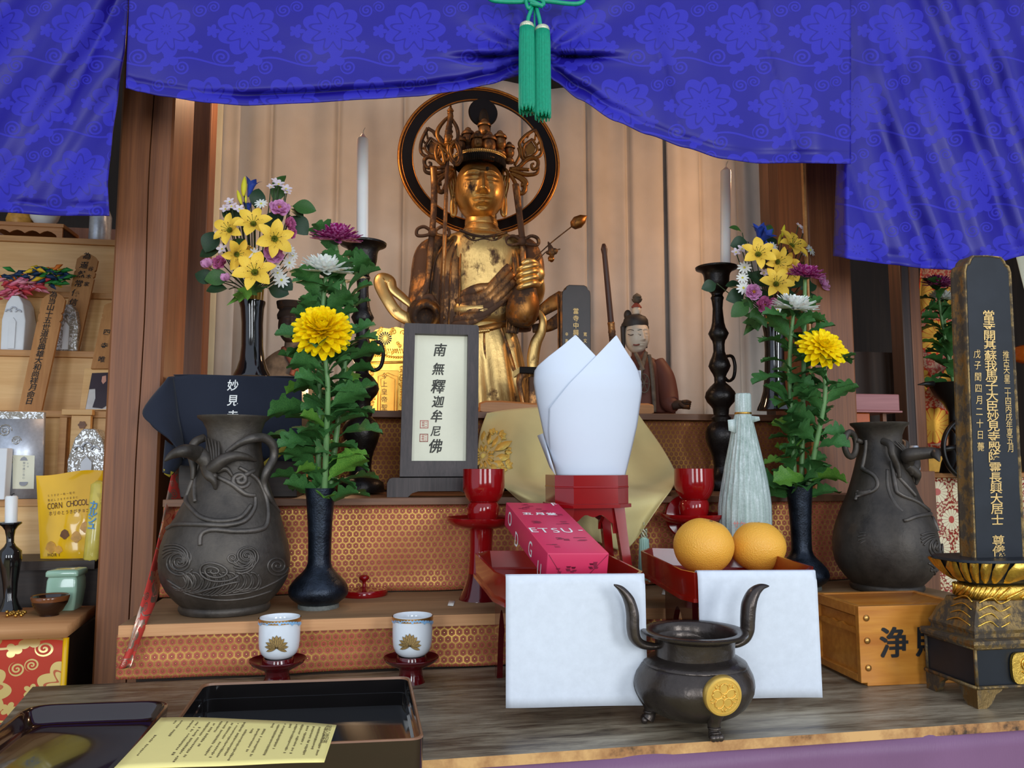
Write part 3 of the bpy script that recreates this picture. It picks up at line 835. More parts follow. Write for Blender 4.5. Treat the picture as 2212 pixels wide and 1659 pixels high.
# greige curtain behind the statue, three widths of cloth
def curtain(label, px0, px1, Y, freq, amp, seed, mat, seams=(), zb=zS3+0.004):
    b = MB(); xa, xb = P(px0, 600, Y).x, P(px1, 600, Y).x
    def fn(u, v):
        x = xa+(xb-xa)*u
        d = amp*(math.sin(x*freq+seed)+0.5*math.sin(x*freq*2.3+seed*2)+0.8*nz((x*6, v*0.7, seed)))
        for sx in seams:
            q = (x-P(sx, 600, Y).x)/0.008; d += 0.022*math.exp(-q*q)
        return Vector((x, Y+d, zb+(2.3-zb)*v))
    b.grid(fn, max(40, int((px1-px0)/3)), 18)
    o = b.build('curtain', mat, solid=0.001)
    return props(o, label, 'curtain', 'curtains hung behind the statue')
curtain('cream curtain edge hanging just right of the left pillar', 432, 470, 2.20, 50, 0.006, 2, M['curtain_cream'], (), 0.01)
curtain('narrow beige curtain fold between the cream edge and the wide curtain', 466, 508, 2.26, 60, 0.008, 5, M['curtain'], (), 0.01)
curtain('wide greige curtain hanging behind the gilt statue and its halo', 500, 1452, 2.36, 26, 0.010, 1.0, M['curtain'], (575, 724, 870, 1000, 1130, 1272, 1362))
curtain('greige curtain width at the right, behind the right candlestick', 1444, 1690, 2.33, 34, 0.012, 4.0, M['curtain'], (1522, 1600))
# ------------------------------------------------------------------ candlesticks and candles
def candle_at(cx, y_tip, y_sh, y_bot, hw, Y, label, group=None):
    base = P(cx, y_bot, Y)
    t = thing('candle', label, 'candle', base, group=group)
    b = MB(); lathe_px(b, [(y_bot, hw, cx), (y_sh, hw, cx+0.5), (y_sh-3, hw*0.94, cx+0.5), (y_sh-7, hw*0.5, cx+1), (y_tip, hw*0.2, cx+1.5)], Y, 24)
    b.build('wax', M['wax'], t, sharp=35)
    b = MB(); b.tube([P(cx+1.5, y_tip+1, Y), P(cx+2, y_tip-6, Y), P(cx+5.5, y_tip-13, Y)], 0.0009, 6); b.build('wick', M['wick'], t)
    return t
YC = 1.56; base = P(779, 1062, YC); base.z = zS2
prof = [(528, 32), (524, 38), (526, 51), (530, 50), (535, 38), (541, 33), (548, 31), (562, 30), (575, 27), (584, 20), (588, 15), (594, 13), (600, 16), (606, 14), (625, 12), (645, 13.5),
        (660, 15), (672, 18), (686, 25), (697, 20), (703, 16), (712, 14), (730, 14), (742, 18), (752, 23), (765, 27), (776, 22), (784, 17), (792, 14), (805, 14), (815, 25), (828, 35), (840, 38),
        (852, 33), (862, 24), (868, 20), (884, 18), (890, 24), (900, 22), (912, 34), (925, 40), (940, 40), (955, 36), (975, 28), (990, 24), (1010, 22), (1025, 26), (1036, 40), (1042, 49),
        (1050, 51), (1060, 52), (1064, 51)]
def stick_cx(y): return 785-(y-525)/540*6
stick = thing('candlestick', 'tall black bronze candlestick behind the left vase of chrysanthemums', 'candlestick', base, group='tall bronze candlesticks')
def seg_prof(y0, y1): return [(y, h, stick_cx(y)) for y, h in prof if y0 <= y <= y1]
b = MB(); lathe_px(b, seg_prof(520, 600), YC); b.build('drip_pan', M['candle_black'], stick, sharp=50)
b = MB(); lathe_px(b, seg_prof(594, 1012), YC); b.build('stem', M['candle_black'], stick, sharp=50)
b = MB(); lathe_px(b, seg_prof(1010, 1070), YC); b.build('base', M['candle_black'], stick, sharp=50)
b = MB(); k = mpp(782, YC)
hc = [(14, 752), (24, 740), (40, 742), (46, 765), (40, 792), (24, 800), (12, 790)]
b.tube(catmull([P(782+x, y, YC) for x, y in hc], 6), 0.0038, 8); b.build('handle', M['candle_black'], stick)
stick2 = copy_tree(stick)
b2 = P(1563, 1053, 1.625); b2.z = zS2
place(stick2, (b2.x, b2.y, zS2), 0.2, 'tall black bronze candlestick at the right, ring handle showing, behind the wrapped bottle')
dk = stick2.location-stick.location
candle_at(783, 289, 303, 527, 12.8, YC, 'tall unlit white candle on the left candlestick, beside the magenta chrysanthemum', 'white altar candles')
candle_at(1567, 361, 372, 582, 11.6, b2.y, 'tall unlit white candle on the right candlestick, near the blue silk flower', 'white altar candles')

# ------------------------------------------------------------------ great bronze vases with horned dragon
YV = 1.262; base = P(487, 1308, YV); base.z = zS1
bv = thing('bronze_vase', 'large dark bronze jar with a horned relief, front left on the lowest step', 'vase', base, group='pair of large bronze jars')
prof = [(912, 58, 506), (906, 72, 505.5), (901, 77, 505), (899, 79, 505), (904, 78, 505), (912, 68, 506), (930, 60, 507), (950, 59, 507), (970, 61, 505), (990, 66, 503), (1010, 72, 501), (1035, 80, 499.5), (1060, 89, 499), (1083, 98, 498),
        (1110, 112, 495), (1130, 122, 491), (1150, 131, 488), (1175, 139, 487), (1200, 143, 487), (1225, 143, 487), (1250, 138, 487), (1270, 127, 486), (1285, 115, 486), (1296, 104, 486), (1302, 97, 486), (1305, 100, 486), (1312, 101, 486), (1318, 97, 486)]
b = MB(); bs = lathe_px(b, prof, YV, 72, dy=0.92, inner=3)
b.build('body', M['bronze'], bv, sharp=50)
V5 = lambda x, y: (300+x/2.9625, 780+y/2.9625)
def rel(name, crop_pts, rad, lift=0.001, n=6, mat='bronze_relief', seg=6, turn=0):
    Tr = Matrix.Translation(base) @ Matrix.Rotation(R_(turn), 4, 'Z') @ Matrix.Translation(-base)
    b = MB()
    for pts in crop_pts:
        q = catmull([Vector((*V5(x, y), 0)) for x, y in pts], n)
        b.tube([Tr @ bs(p.x, p.y, lift) for p in q], rad, seg)
    return b.build(name, M[mat], bv)
def spir(cx, cy, r, turns, a0=0.0, sq=0.9, d=1):
    return [(cx+r*(1-k/26*0.93)*math.cos(a0+d*k/26*turns*2*PI), cy+sq*r*(1-k/26*0.93)*math.sin(a0+d*k/26*turns*2*PI)) for k in range(27)]
waves = [spir(260, 1290, 95, 2.6, 0.5), spir(262, 1280, 68, 2.2, 2.0), spir(690, 1250, 88, 2.6, 2.8, d=-1), spir(690, 1245, 60, 2.0, 1.0, d=-1), spir(885, 1310, 72, 2.6, 0.2), spir(600, 1260, 40, 1.6, 0.2)]
for k in range(11):
    x = 262+k*46; waves.append([(x-40, 1500-14*abs(k-5)*0.6), (x+22, 1452), (x+46, 1405), (x+26, 1362), (x-8, 1352)])
    waves.append([(x-30, 1508-14*abs(k-5)*0.6), (x+34, 1462), (x+58, 1410), (x+40, 1366)])
for k in range(4): waves.append(spir(262, 1285, 112+k*13, 0.42, 3.4+0.2*k)); waves.append(spir(690, 1248, 100+k*12, 0.40, 2.6-0.2*k, d=-1))
waves.append([(180, 1400), (300, 1470), (480, 1500), (700, 1480), (860, 1420), (950, 1360)])
waves.append([(210, 1440), (340, 1500), (520, 1530), (700, 1515), (850, 1470)])
rel('wave_relief', waves, 0.0016, 0.0004)
bands = [[(180, 1070), (240, 1045), (400, 1045), (560, 1050), (680, 1020), (740, 940), (745, 870)], [(320, 930), (400, 1000), (520, 1025), (650, 1000), (720, 920)], [(390, 1180), (400, 1110), (470, 1080), (620, 1090), (760, 1080), (820, 1040), (820, 900), (760, 760), (640, 680)],
         [(330, 940), (300, 890), (330, 800), (345, 700), (310, 640)], [(620, 760), (700, 720), (740, 700)], [(500, 740), (600, 790), (680, 850), (745, 860)], spir(650, 760, 60, 1.8, 0.3)]
rel('dragon_relief', bands, [0.0030, 0.0042, 0.0030], 0.0010, 7, 'bronze_relief', 8)
rel('wave_relief', [w for i, w in enumerate(waves) if i % 2 == 0 or i < 6], 0.0016, 0.0004, turn=-62)
rel('dragon_relief', [[(380, 480), (330, 520), (340, 640), (390, 760), (350, 860), (190, 930)], [(470, 700), (430, 850), (440, 1000), (540, 1060), (650, 1040)], [(500, 700), (560, 800), (640, 900)], [(240, 860), (290, 880), (340, 860)]], [0.003, 0.0042, 0.003], 0.001, 7, 'bronze_relief', 8, -62)
# horned muzzle
b = MB(); H_ = lambda x, y, l: bs(*V5(x, y), l)
b.tube(catmull([H_(445, 690, .002), H_(420, 630, .010), H_(370, 592, .020), P(*V5(290, 575), YV-0.075), P(*V5(215, 600), YV-0.078), P(*V5(165, 640), YV-0.08)], 6), [0.0085, 0.011, 0.012, 0.0095, 0.006, 0.001], 12)
b.tube(catmull([H_(430, 720, .002), H_(480, 680, .010), H_(545, 630, .014), H_(620, 607, .012), H_(690, 615, .008), H_(750, 640, .002)], 6), [0.0075, 0.0095, 0.009, 0.007, 0.005, 0.001], 12)
b.tube(catmull([H_(430, 670, .004), H_(450, 730, .010), H_(480, 770, .008), H_(490, 820, .001)], 6), [0.009, 0.008, 0.005, 0.002], 10)
b.tube(catmull([H_(500, 700, .006), H_(560, 690, .004), H_(600, 740, .001)], 5), [0.005, 0.004, 0.002], 8)
for k in range(5):
    b.tube(catmull([H_(455+k*14, 640, .006), H_(440+k*18, 560, .006), H_(420+k*22, 480+k*8, .002)], 5), [0.003, 0.002, 0.0008], 6)
for dx in (-16, 22): b.ball(H_(462+dx, 735, .009), 0.0045, 12, 8)
b.build('horned_head', M['bronze'], bv)
# the two looping handles
b = MB()
b.tube(catmull([H_(560, 585, .002), H_(640, 530, .010), P(*V5(720, 498), YV-0.045), P(*V5(800, 492), YV-0.030), P(*V5(858, 540), YV-0.02), P(*V5(862, 620), YV-0.018), P(*V5(815, 710), YV-0.03), H_(800, 790, .004), H_(840, 880, .003), H_(915, 965, .001)], 7), [0.003, 0.005, 0.0065, 0.007, 0.007, 0.0065, 0.006, 0.005, 0.004, 0.0015], 12)
b.build('handle', M['bronze_relief'], bv)
b = MB()
b.tube(catmull([P(*V5(420, 490), YV+0.0), P(*V5(360, 520), YV-0.01), P(*V5(335, 590), YV-0.012), P(*V5(350, 680), YV-0.02), H_(345, 760, .003)], 7), [0.006, 0.0065, 0.006, 0.005, 0.003], 12)
b.build('handle', M['bronze'], bv)
bv2 = copy_tree(bv); q = P(1915, 1256, 1.28)
place(bv2, (q.x, q.y, zS1), R_(62), 'large dark bronze jar at the right, behind the wooden offering box')
b = MB(); c0 = P(1837, 960, 1.27); k = mpp(1837, 1.27); b.tube([c0+Vector((20*k*math.cos(a), 0.006*math.cos(a), 29*k*math.sin(a))) for a in [2*PI*i/30 for i in range(31)]], 7*k, 10, False); b.tube([c0+Vector((18*k, 0, 10*k)), c0+Vector((44*k, 0.01, 4*k))], 6*k, 8); b.build('ring_handle', M['bronze'], bv2)

# ------------------------------------------------------------------ slender black flower vases
base = PZ(690, 1312, zS1); YF = base.y
fv = thing('flower_vase', 'slender blue-black metal vase in front left holding three chrysanthemums', 'vase', base, group='slender chrysanthemum vases')
b = MB()
prof = [(1100, 22, 692), (1070, 28, 692), (1057, 31, 692), (1054, 33, 692), (1060, 32.5, 692), (1075, 31, 692), (1100, 29, 692), (1130, 27, 691.5), (1165, 25.5, 691), (1195, 25, 690.5), (1215, 25.5, 690), (1226, 29, 689.5), (1236, 37, 689), (1246, 48, 688.5),
        (1256, 57, 688.5), (1265, 63, 688), (1275, 65.5, 688), (1284, 64, 688), (1292, 58, 688), (1299, 48, 688), (1303, 44, 688)]
lathe_px(b, prof, YF, 56, cap0=False); b.build('body', M['vase_black'], fv, sharp=60)
b = MB(); lathe_px(b, [(1302, 43, 688), (1306, 45, 688), (1318, 45, 688)], YF, 48); b.build('foot_ring', M['vase_foot'], fv, sharp=40)
fv2 = copy_tree(fv); q = P(1735, 1259, 1.31); place(fv2, (q.x, q.y, zS1), 0.7, 'slender blue-black metal vase at the right, between the fruit tray and the bronze jar')
FV1, FV2 = Vector(fv.location), Vector(fv2.location)

# ------------------------------------------------------------------ red lacquer cups on tall stands
base = PZ(1037, 1294, zS1); YR = base.y
rs = thing('lacquer_stand', 'red lacquer pedestal stand at the left of the crimson gift box', 'stand', base, group='red lacquer pedestal stands')
b = MB(); lathe_px(b, [(1124, 10, 1040), (1123, 60, 1040), (1118, 73, 1040), (1117, 76, 1040), (1122, 75.5, 1040), (1130, 69, 1040), (1136, 60, 1040), (1140, 40, 1040), (1143, 20, 1040)], YR, 56, cap0=True); b.build('plate', M['red_lacquer'], rs, sharp=60)
b = MB(); lathe_px(b, [(1140, 27, 1040), (1148, 25.5, 1040), (1180, 24.5, 1039), (1215, 25, 1038), (1240, 27, 1038)], YR, 40); b.build('column', M['red_lacquer'], rs, sharp=60)
b = MB(); lathe_px(b, [(1238, 27, 1038), (1256, 30, 1037), (1272, 36, 1037), (1285, 42, 1037), (1293, 46, 1037), (1297, 46.5, 1037), (1301, 45, 1037)], YR, 48); b.build('foot', M['maroon'], rs, sharp=60)
cupbase = P(1040, 1124, YR)
rc = thing('lacquer_cup', 'round red lacquer offering cup on the pedestal stand left of the gift box', 'cup', cupbase, group='red lacquer offering cups')
b = MB(); lathe_px(b, [(1068, 20, 1045), (1055, 40, 1045), (1020, 43, 1045), (1014, 43.5, 1045), (1013, 45, 1045), (1020, 45, 1045), (1040, 45.5, 1045), (1052, 45.5, 1045), (1062, 43.5, 1045), (1073, 39, 1045), (1080, 34, 1045), (1084, 31, 1045)], YR, 56); b.build('bowl', M['red_lacquer'], rc, sharp=60)
b = MB(); lathe_px(b, [(1083, 29, 1045), (1087, 32, 1044), (1094, 34.5, 1044), (1103, 35, 1043), (1112, 33.5, 1043), (1120, 31.5, 1042), (1123.5, 31, 1042)], YR, 48); b.build('foot', M['red_lacquer'], rc, sharp=60)
d2 = P(1497, 1121, 1.33); shift = Vector((d2.x-cupbase.x, 1.33-YR, 0))
rs2 = copy_tree(rs); place(rs2, rs.location+shift, 0, 'red lacquer pedestal stand at the right, behind the two oranges')
rc2 = copy_tree(rc); place(rc2, rc.location+shift, 0, 'round red lacquer offering cup at the right, above the two oranges')
# lids taken off the cups
lb = PZ(786, 1285, zS1)
lid = thing('cup_cover', 'flat red lacquer lid with a knob lying on the lowest step', 'lid', (lb.x, lb.y, zS1), group='red lacquer lids')
k = mpp(786, lb.y)
b = MB(); b.lathe([(50*k, 0), (51*k, 2*k), (51*k, 10*k), (49*k, 13*k), (30*k, 15*k), (10*k, 17*k), (4*k, 18*k)], seg=56, cap0=True, cap1=True); b.build('disc', M['red_lacquer'], lid, local=True, sharp=40)
b = MB(); b.lathe([(8*k, 15*k), (4*k, 19*k), (3.5*k, 26*k), (5*k, 30*k), (10*k, 33*k), (11.5*k, 37*k), (9*k, 41*k), (4*k, 43*k)], seg=28, cap0=True, cap1=True); b.build('knob', M['red_lacquer'], lid, local=True, sharp=60)
lid2 = copy_tree(lid); q = P(1498, 1100, 1.335)
place(lid2, (q.x, 1.372, q.z-0.016), 0, 'red lacquer lid leaning upright behind the right offering cup'); lid2.rotation_euler = (R_(80), 0, R_(-6))

# ------------------------------------------------------------------ teacups on footed saucers
base = PZ(600, 1478, zT); YT = base.y
sd = thing('saucer_stand', 'dark red lacquer footed saucer under the left teacup', 'saucer', base, group='footed red saucers')
b = MB(); lathe_px(b, [(1434, 12, 600), (1433, 45, 600), (1427, 58, 600), (1423, 62.5, 600), (1424, 63.5, 600), (1431, 58, 600), (1438, 46, 600), (1444, 34, 600), (1447, 28, 600)], YT, 56); b.build('plate', M['maroon'], sd, sharp=60)
b = MB(); lathe_px(b, [(1435, 36, 601), (1424, 34.5, 601), (1420, 33, 601), (1420, 30, 601), (1430, 28, 601)], YT, 48); b.build('collar', M['maroon'], sd, sharp=50)
b = MB(); lathe_px(b, [(1444, 29, 599), (1452, 26, 599), (1462, 27, 599), (1474, 31, 598), (1482, 35, 598), (1486, 36, 598)], YT, 48); b.build('foot', M['maroon'], sd, sharp=60)
cb = P(602, 1422, YT)
tc = thing('teacup', 'white porcelain teacup with a gold lotus, left of the pair', 'cup', cb, group='lotus teacups')
b = MB(); cs = lathe_px(b, [(1405, 28, 604), (1390, 38, 604), (1345, 42, 605), (1333, 42.5, 605), (1332, 44.3, 605), (1345, 45, 604.5), (1365, 45.4, 604), (1385, 45, 603.5), (1398, 43.5, 603), (1409, 39.5, 603), (1416, 33, 602.5), (1420, 26, 602)], YT, 64, inner=4); b.build('bowl', M['porcelain'], tc, sharp=60)
b = MB()
def band(b, y0, y1, lift, u0=-180, u1=180, n=72):
    c0, c1 = P(604.6, y0, YT), P(604.6, y1, YT)
    rows = []
    for c, y in ((c0, y0), (c1, y1)):
        r = (cs(604, y)-Vector((P(604.3, y, YT).x, YT, P(604, y, YT).z))).length
        r = 44.9*mpp(604, YT)+lift
        rows.append([Vector((c.x+r*math.cos(R_(u0+(u1-u0)*k/n)), YT+r*math.sin(R_(u0+(u1-u0)*k/n)), c.z)) for k in range(n)])
    b.rings(rows, True)
band(b, 1333, 1342, 0.0004); b.build('gold_band', M['cup_gold'], tc)
b = MB()
for k in range(-9, 10):
    x = 604+44*math.sin(k*0.168); d = 9 if abs(k) % 4 == 0 else 6
    q = [(x-5, 1343), (x+5, 1343), (x+4, 1343+d*0.6), (x, 1343+d), (x-4, 1343+d*0.6)]
    b.f([b.v(cs(u, w, 0.0012)) for u, w in q])
b.build('blue_border', M['cup_blue'], tc)
b = MB(); bl = MB(); LX, LY = 597.5, 1400
for a, L, w in ((-84, 26, 7), (84, 26, 7), (-62, 27, 7), (62, 27, 7), (-38, 27, 7.5), (38, 27, 7.5), (-18, 28, 8), (18, 28, 8), (0, 29, 9), (-110, 24, 6), (110, 24, 6)):
    ca, sa = math.cos(R_(a)), math.sin(R_(a)); out = []
    for s_, wid in ((0, 0.15), (0.3, 0.8), (0.55, 1), (0.8, 0.7), (1, 0), (0.8, -0.7), (0.55, -1), (0.3, -0.8), (0, -0.15)):
        lx, ly = wid*w*0.55, s_*L; out.append((LX+lx*ca+ly*sa, LY-ly*ca*0.95+lx*sa))
    lift = 0.0005+0.00004*(40-abs(a)/4)
    b.f([b.v(cs(u, v, lift)) for u, v in out]); bl.tube([cs(u, v, lift+0.0001) for u, v in out], 0.00018, 4)
b.build('lotus_print', M['cup_lotus'], tc); bl.build('lotus_outline', M['cup_line'], tc)
q = PZ(889, 1473, zT); dv = Vector((q.x-base.x, q.y-base.y, 0)); rz = -(math.atan2(q.x, q.y)-math.atan2(base.x, base.y))
sd2 = copy_tree(sd); place(sd2, sd.location+dv, rz, 'dark red lacquer footed saucer under the right teacup, behind the black tray corner')
tc2 = copy_tree(tc); place(tc2, tc.location+dv, rz, 'white porcelain teacup with a gold lotus, right of the pair')

# ------------------------------------------------------------------ three-legged censer
YK = 0.895; kc = mpp(1500, YK, 1450); cb = PZ(1500, 1584, zT); X0 = P(1500, 1450, YK).x
ce = thing('censer', 'brown-black three-legged incense burner with a gold flower emblem, front centre of the table', 'censer', (X0, YK, zT))
b = MB(); prof = [(1430, 60, 1500), (1420, 86, 1500), (1385, 86, 1500), (1370, 88, 1500), (1363, 92, 1500), (1361, 94, 1500), (1360, 112, 1500), (1362, 116, 1500), (1367, 115, 1500), (1371, 104, 1500), (1375, 92, 1501), (1380, 86, 1502), (1395, 84, 1503), (1410, 84, 1503), (1414, 88, 1503), (1418, 97, 1502), (1426, 111, 1501), (1429, 113, 1501),
                  (1431, 113, 1501), (1433, 116, 1500), (1437, 118, 1500), (1450, 126, 1499), (1462, 130, 1498.5), (1473, 131.5, 1498), (1487, 129.5, 1498), (1500, 124, 1498), (1515, 114, 1498), (1528, 99, 1498), (1538, 80, 1498), (1544, 58, 1498), (1547, 30, 1498)]
cs2 = lathe_px(b, prof, YK, 80, inner=7); b.build('body', M['gunmetal'], ce, sharp=45)
def leg(ang, name='leg'):
    b = MB(); dx, dy = math.cos(ang), math.sin(ang)
    def q(r, z): return Vector((X0+dx*r, YK+dy*r, z))
    b.tube(catmull([q(0.052, zT+0.056), q(0.058, zT+0.044), q(0.056, zT+0.032), q(0.052, zT+0.020), q(0.0515, zT+0.010), q(0.054, zT+0.005)], 5), [0.009, 0.013, 0.0105, 0.0075, 0.0062, 0.0075], 14)
    for z, r in ((0.024, 0.0088), (0.013, 0.0076)): b.tube([q(0.0525, zT+z+0.0012), q(0.0525, zT+z), q(0.0525, zT+z-0.0012)], [r*0.9, r, r*0.9], 14)
    for s_ in (-1, 0, 1):
        p = q(0.0585, zT+0.0042)+Vector((-dy, dx, 0))*0.0042*s_; b.ball(p, (0.0042, 0.0042, 0.0042), 10, 8)
    return b.build(name, M['gunmetal'], ce)
for a in (-90, 164, 37): leg(R_(a))
def ear(pts, wid, name):
    b = MB(); q = catmull([P(x, y, YK) for x, y in pts], 6)
    b.tube(q, [w*kc for w in wid], 16, True, (1.25, 0.85)); return b.build(name, M['gunmetal'], ce)
ear([(1326, 1263), (1342, 1273), (1358, 1295), (1366, 1325), (1367, 1355), (1371, 1377), (1385, 1391), (1410, 1396), (1425, 1394)], [1.5, 9, 14, 16, 16, 15, 12, 9, 7], 'handle')
ear([(1661, 1266), (1644, 1268), (1628, 1281), (1618, 1305), (1615, 1335), (1614, 1360), (1607, 1379), (1590, 1391), (1574, 1392)], [1.5, 9, 15, 18, 18, 17, 14, 10, 7], 'handle')
pc = cs2(1560, 1502); nn = Vector((pc.x-X0, pc.y-YK, 0)).normalized(); nn = (nn+Vector((0, 0, -0.10))).normalized()
rgt = Vector((-nn.y, nn.x, 0)).normalized(); T = frame_m(pc-nn*0.006, rgt, nn.cross(rgt)); rr = 41*kc
b = MB(); b.lathe([(rr*0.9, 0.0), (rr, 0.003), (rr, 0.0085), (rr*0.95, 0.0105), (rr*0.84, 0.0108), (rr*0.82, 0.0102), (rr*0.3, 0.0106), (0.0003, 0.0106)], seg=48, cap0=True, cap1=True, T=T, c=(0, 0, 0))
em = b.build('emblem', M['gold_disc'], ce, sharp=40)
b = MB()
for k in range(5):
    a = k*2*PI/5+PI/2
    pts = []
    for i in range(15):
        t = i/14*2*PI; w = 0.235*rr
        rad = 0.40*rr; cx, cy = rad*math.cos(a), rad*math.sin(a)
        ex, ey = (0.27*rr*math.cos(t)), (0.23*rr*math.sin(t))
        if math.cos(t) > 0.93: ex -= 0.05*rr
        pts.append(T @ Vector((cx+ex*math.cos(a)-ey*math.sin(a), cy+ex*math.sin(a)+ey*math.cos(a), 0.0110)))
    b.tube(pts, 0.0006, 5)
    for w in (-0.2, 0.2):
        b.tube([T @ Vector((0.6*rr*math.cos(a+0.62+w), 0.6*rr*math.sin(a+0.62+w), 0.0108)), T @ Vector((0.74*rr*math.cos(a+0.62+w*0.4), 0.74*rr*math.sin(a+0.62+w*0.4), 0.0110))], 0.0006, 5)
b.ball(T @ Vector((0, 0, 0.0106)), 0.0014, 10, 8)
b.build('flower_mark', M['gold_disc'], em)
# ------------------------------------------------------------------ framed calligraphy
def quad_slab(b, c4, d, bev=0.0):
    """slab from a front face given by 4 world corners (TL, TR, BR, BL), pushed back by vector d"""
    f = [b.v(p) for p in c4]; k = [b.v(Vector(p)+d) for p in c4]
    b.f(f); b.f(list(reversed(k)))
    for i in range(4): b.f([f[i], k[i], k[(i+1) % 4], f[(i+1) % 4]])
Yf, Yb = 1.455, 1.425        # top leans back, foot forward
TL, TR, BR_, BL_ = P(873, 700, Yf), P(1033, 707, Yf), P(1030, 1031, Yb), P(863, 1030, Yb)
TL.z = TR.z = (TL.z+TR.z)/2; BR_.z = BL_.z = (BR_.z+BL_.z)/2
def ft(u, v, lift=0.0):
    n = (TR-TL).cross(TL-BL_).normalized()
    return (TL.lerp(TR, u)).lerp(BL_.lerp(BR_, u), v)-n*-lift
nrm_f = (TR-TL).cross(TL-BL_).normalized()
if nrm_f.y > 0: nrm_f = -nrm_f
def ft(u, v, lift=0.0): return (TL.lerp(TR, u)).lerp(BL_.lerp(BR_, u), v)+nrm_f*lift
fr = thing('framed_calligraphy', 'dark-framed vertical calligraphy on cream paper, standing on the middle step', 'frame', (TL.lerp(BR_, 0.5).x, Yb, zS2))
u0, u1, v0, v1 = 0.146, 0.855, 0.066, 0.900
b = MB()
def mould(b, a, c, d, e):
    """one mitred side of the frame, with a cut inner slope"""
    q = [ft(*a, 0.011), ft(*c, 0.011), ft(*d, 0.009), ft(*e, 0.009)]
    vs = [b.v(p) for p in q]; b.f(vs)
    bo = [b.v(ft(*p, -0.011)) for p in (a, c)]; b.f([vs[0], vs[1], bo[1], bo[0]])
    inn = [b.v(ft(*p, -0.004)) for p in (d, e)]; b.f([vs[2], vs[3], inn[1], inn[0]])
r = 0.03
mould(b, (r, 0), (1-r, 0), (u1, v0), (u0, v0)); mould(b, (1, r*0.6), (1, 1), (u1, v1), (u1, v0)); mould(b, (1, 1), (0, 1), (u0, v1), (u1, v1)); mould(b, (0, 1), (0, r*0.6), (u0, v0), (u0, v1))
for (a, c, e) in (((0, r*0.6), (r, 0), (u0, v0)), ((1-r, 0), (1, r*0.6), (u1, v0))):
    vs = [b.v(ft(*a, .011)), b.v(ft(a[0]*0.6+c[0]*0.4, 0.001, .011)), b.v(ft(*c, .011)), b.v(ft(*e, .009))]; b.f(vs)
    bo = [b.v(ft(*a, -.011)), b.v(ft(a[0]*0.6+c[0]*0.4, 0.001, -.011)), b.v(ft(*c, -.011))]
    b.f([vs[0], vs[1], bo[1], bo[0]]); b.f([vs[1], vs[2], bo[2], bo[1]])
quad_slab(b, [ft(0.03, 0.02, -0.006), ft(0.97, 0.02, -0.006), ft(0.99, 0.99, -0.006), ft(0.01, 0.99, -0.006)], nrm_f*-0.006)
b.build('moulding', M['dark_frame'], fr, sharp=20)
b = MB(); b.f([b.v(ft(u, v, -0.003)) for u, v in ((u0-0.01, v0-0.005), (u1+0.01, v0-0.005), (u1+0.01, v1+0.005), (u0-0.01, v1+0.005))])
sheet = b.build('paper_panel', M['cream_paper'], fr)
b = MB()
for ch, u, v, s in (('南', 0.49, 0.163, 31), ('無', 0.475, 0.292, 29), ('釋', 0.475, 0.409, 33), ('迦', 0.48, 0.510, 28), ('牟', 0.465, 0.605, 29), ('尼', 0.455, 0.705, 24), ('佛', 0.455, 0.800, 32)):
    glyph(b, ch, frame_m(ft(u, v, -0.0024), TR-TL, (TL-BL_)+(TR-TL)*0.10), s*mpp(950, Yf), 0.92, 0.010, 0.12, 0.013)
b.build('calligraphy', M['ink_soft'], sheet)
b = MB()
for v in (0.660, 0.748):
    w, h = 0.050, 0.026
    for (a0, b0, a1, b1) in ((0.245, v-h, 0.255, v+h), (0.345, v-h, 0.355, v+h), (0.245, v-h, 0.355, v-h+0.005), (0.245, v+h-0.005, 0.355, v+h), (0.297, v-h, 0.303, v+h), (0.27, v-0.012, 0.30, v-0.008), (0.27, v+0.004, 0.30, v+0.008), (0.28, v-0.02, 0.286, v+0.018), (0.315, v-0.016, 0.335, v-0.012), (0.315, v-0.002, 0.335, v+0.002), (0.315, v+0.012, 0.335, v+0.016)):
        b.f([b.v(ft(x, y, -0.0024)) for x, y in ((a0, b0), (a1, b0), (a1, b1), (a0, b1))])
b.build('seal', M['seal_red'], sheet)
b = MB()
x0, x1, z1, z0 = P(836, 1060, 1.40).x, P(1058, 1060, 1.40).x, P(940, 1032, 1.40).z, zS2
w = x1-x0; hh = z1-z0
out = [(0, 0), (0, hh*0.72), (w*0.02, hh*0.94), (w*0.05, hh), (w*0.95, hh), (w*0.98, hh*0.94), (w, hh*0.72), (w, 0), (w*0.80, 0), (w*0.76, hh*0.20), (w*0.70, hh*0.30), (w*0.30, hh*0.30), (w*0.24, hh*0.20), (w*0.20, 0)]
b.prism(out, 0.05, Matrix.Translation((x0, 1.40, z0))); b.build('stand', M['dark_frame'], fr)

# ------------------------------------------------------------------ pale bar, dark pole, small dark stand on the top step
yb = 1.715; p0, p1 = P(1036, 871, yb), P(1407, 878, yb)
b = MB(); L = (p1-p0).length; dirb = (p1-p0).normalized()
zc = zS3+0.0115
sec = lambda s, h0, h1: [Vector((p0.x+s*L, yb-0.016, zc-0.011+h0)), Vector((p0.x+s*L, yb-0.016, zc-0.011+h1)), Vector((p0.x+s*L, yb-0.010, zc-0.010+h1+0.003)), Vector((p0.x+s*L, yb+0.016, zc-0.010+h1+0.003)), Vector((p0.x+s*L, yb+0.016, zc-0.011+h0))]
b.rings([sec(0, 0.003, 0.018), sec(0.03, 0.0, 0.022), sec(0.12, 0.001, 0.0225), sec(0.30, 0.002, 0.018), sec(0.6, 0.002, 0.018), sec(0.97, 0.0, 0.021), sec(1.0, 0.003, 0.018)], True, True, True)
props(b.build('wooden_bar', M['bar_wood'], sharp=35), 'pale wooden bar lying along the front of the top step, behind the white paper cone', 'bar')
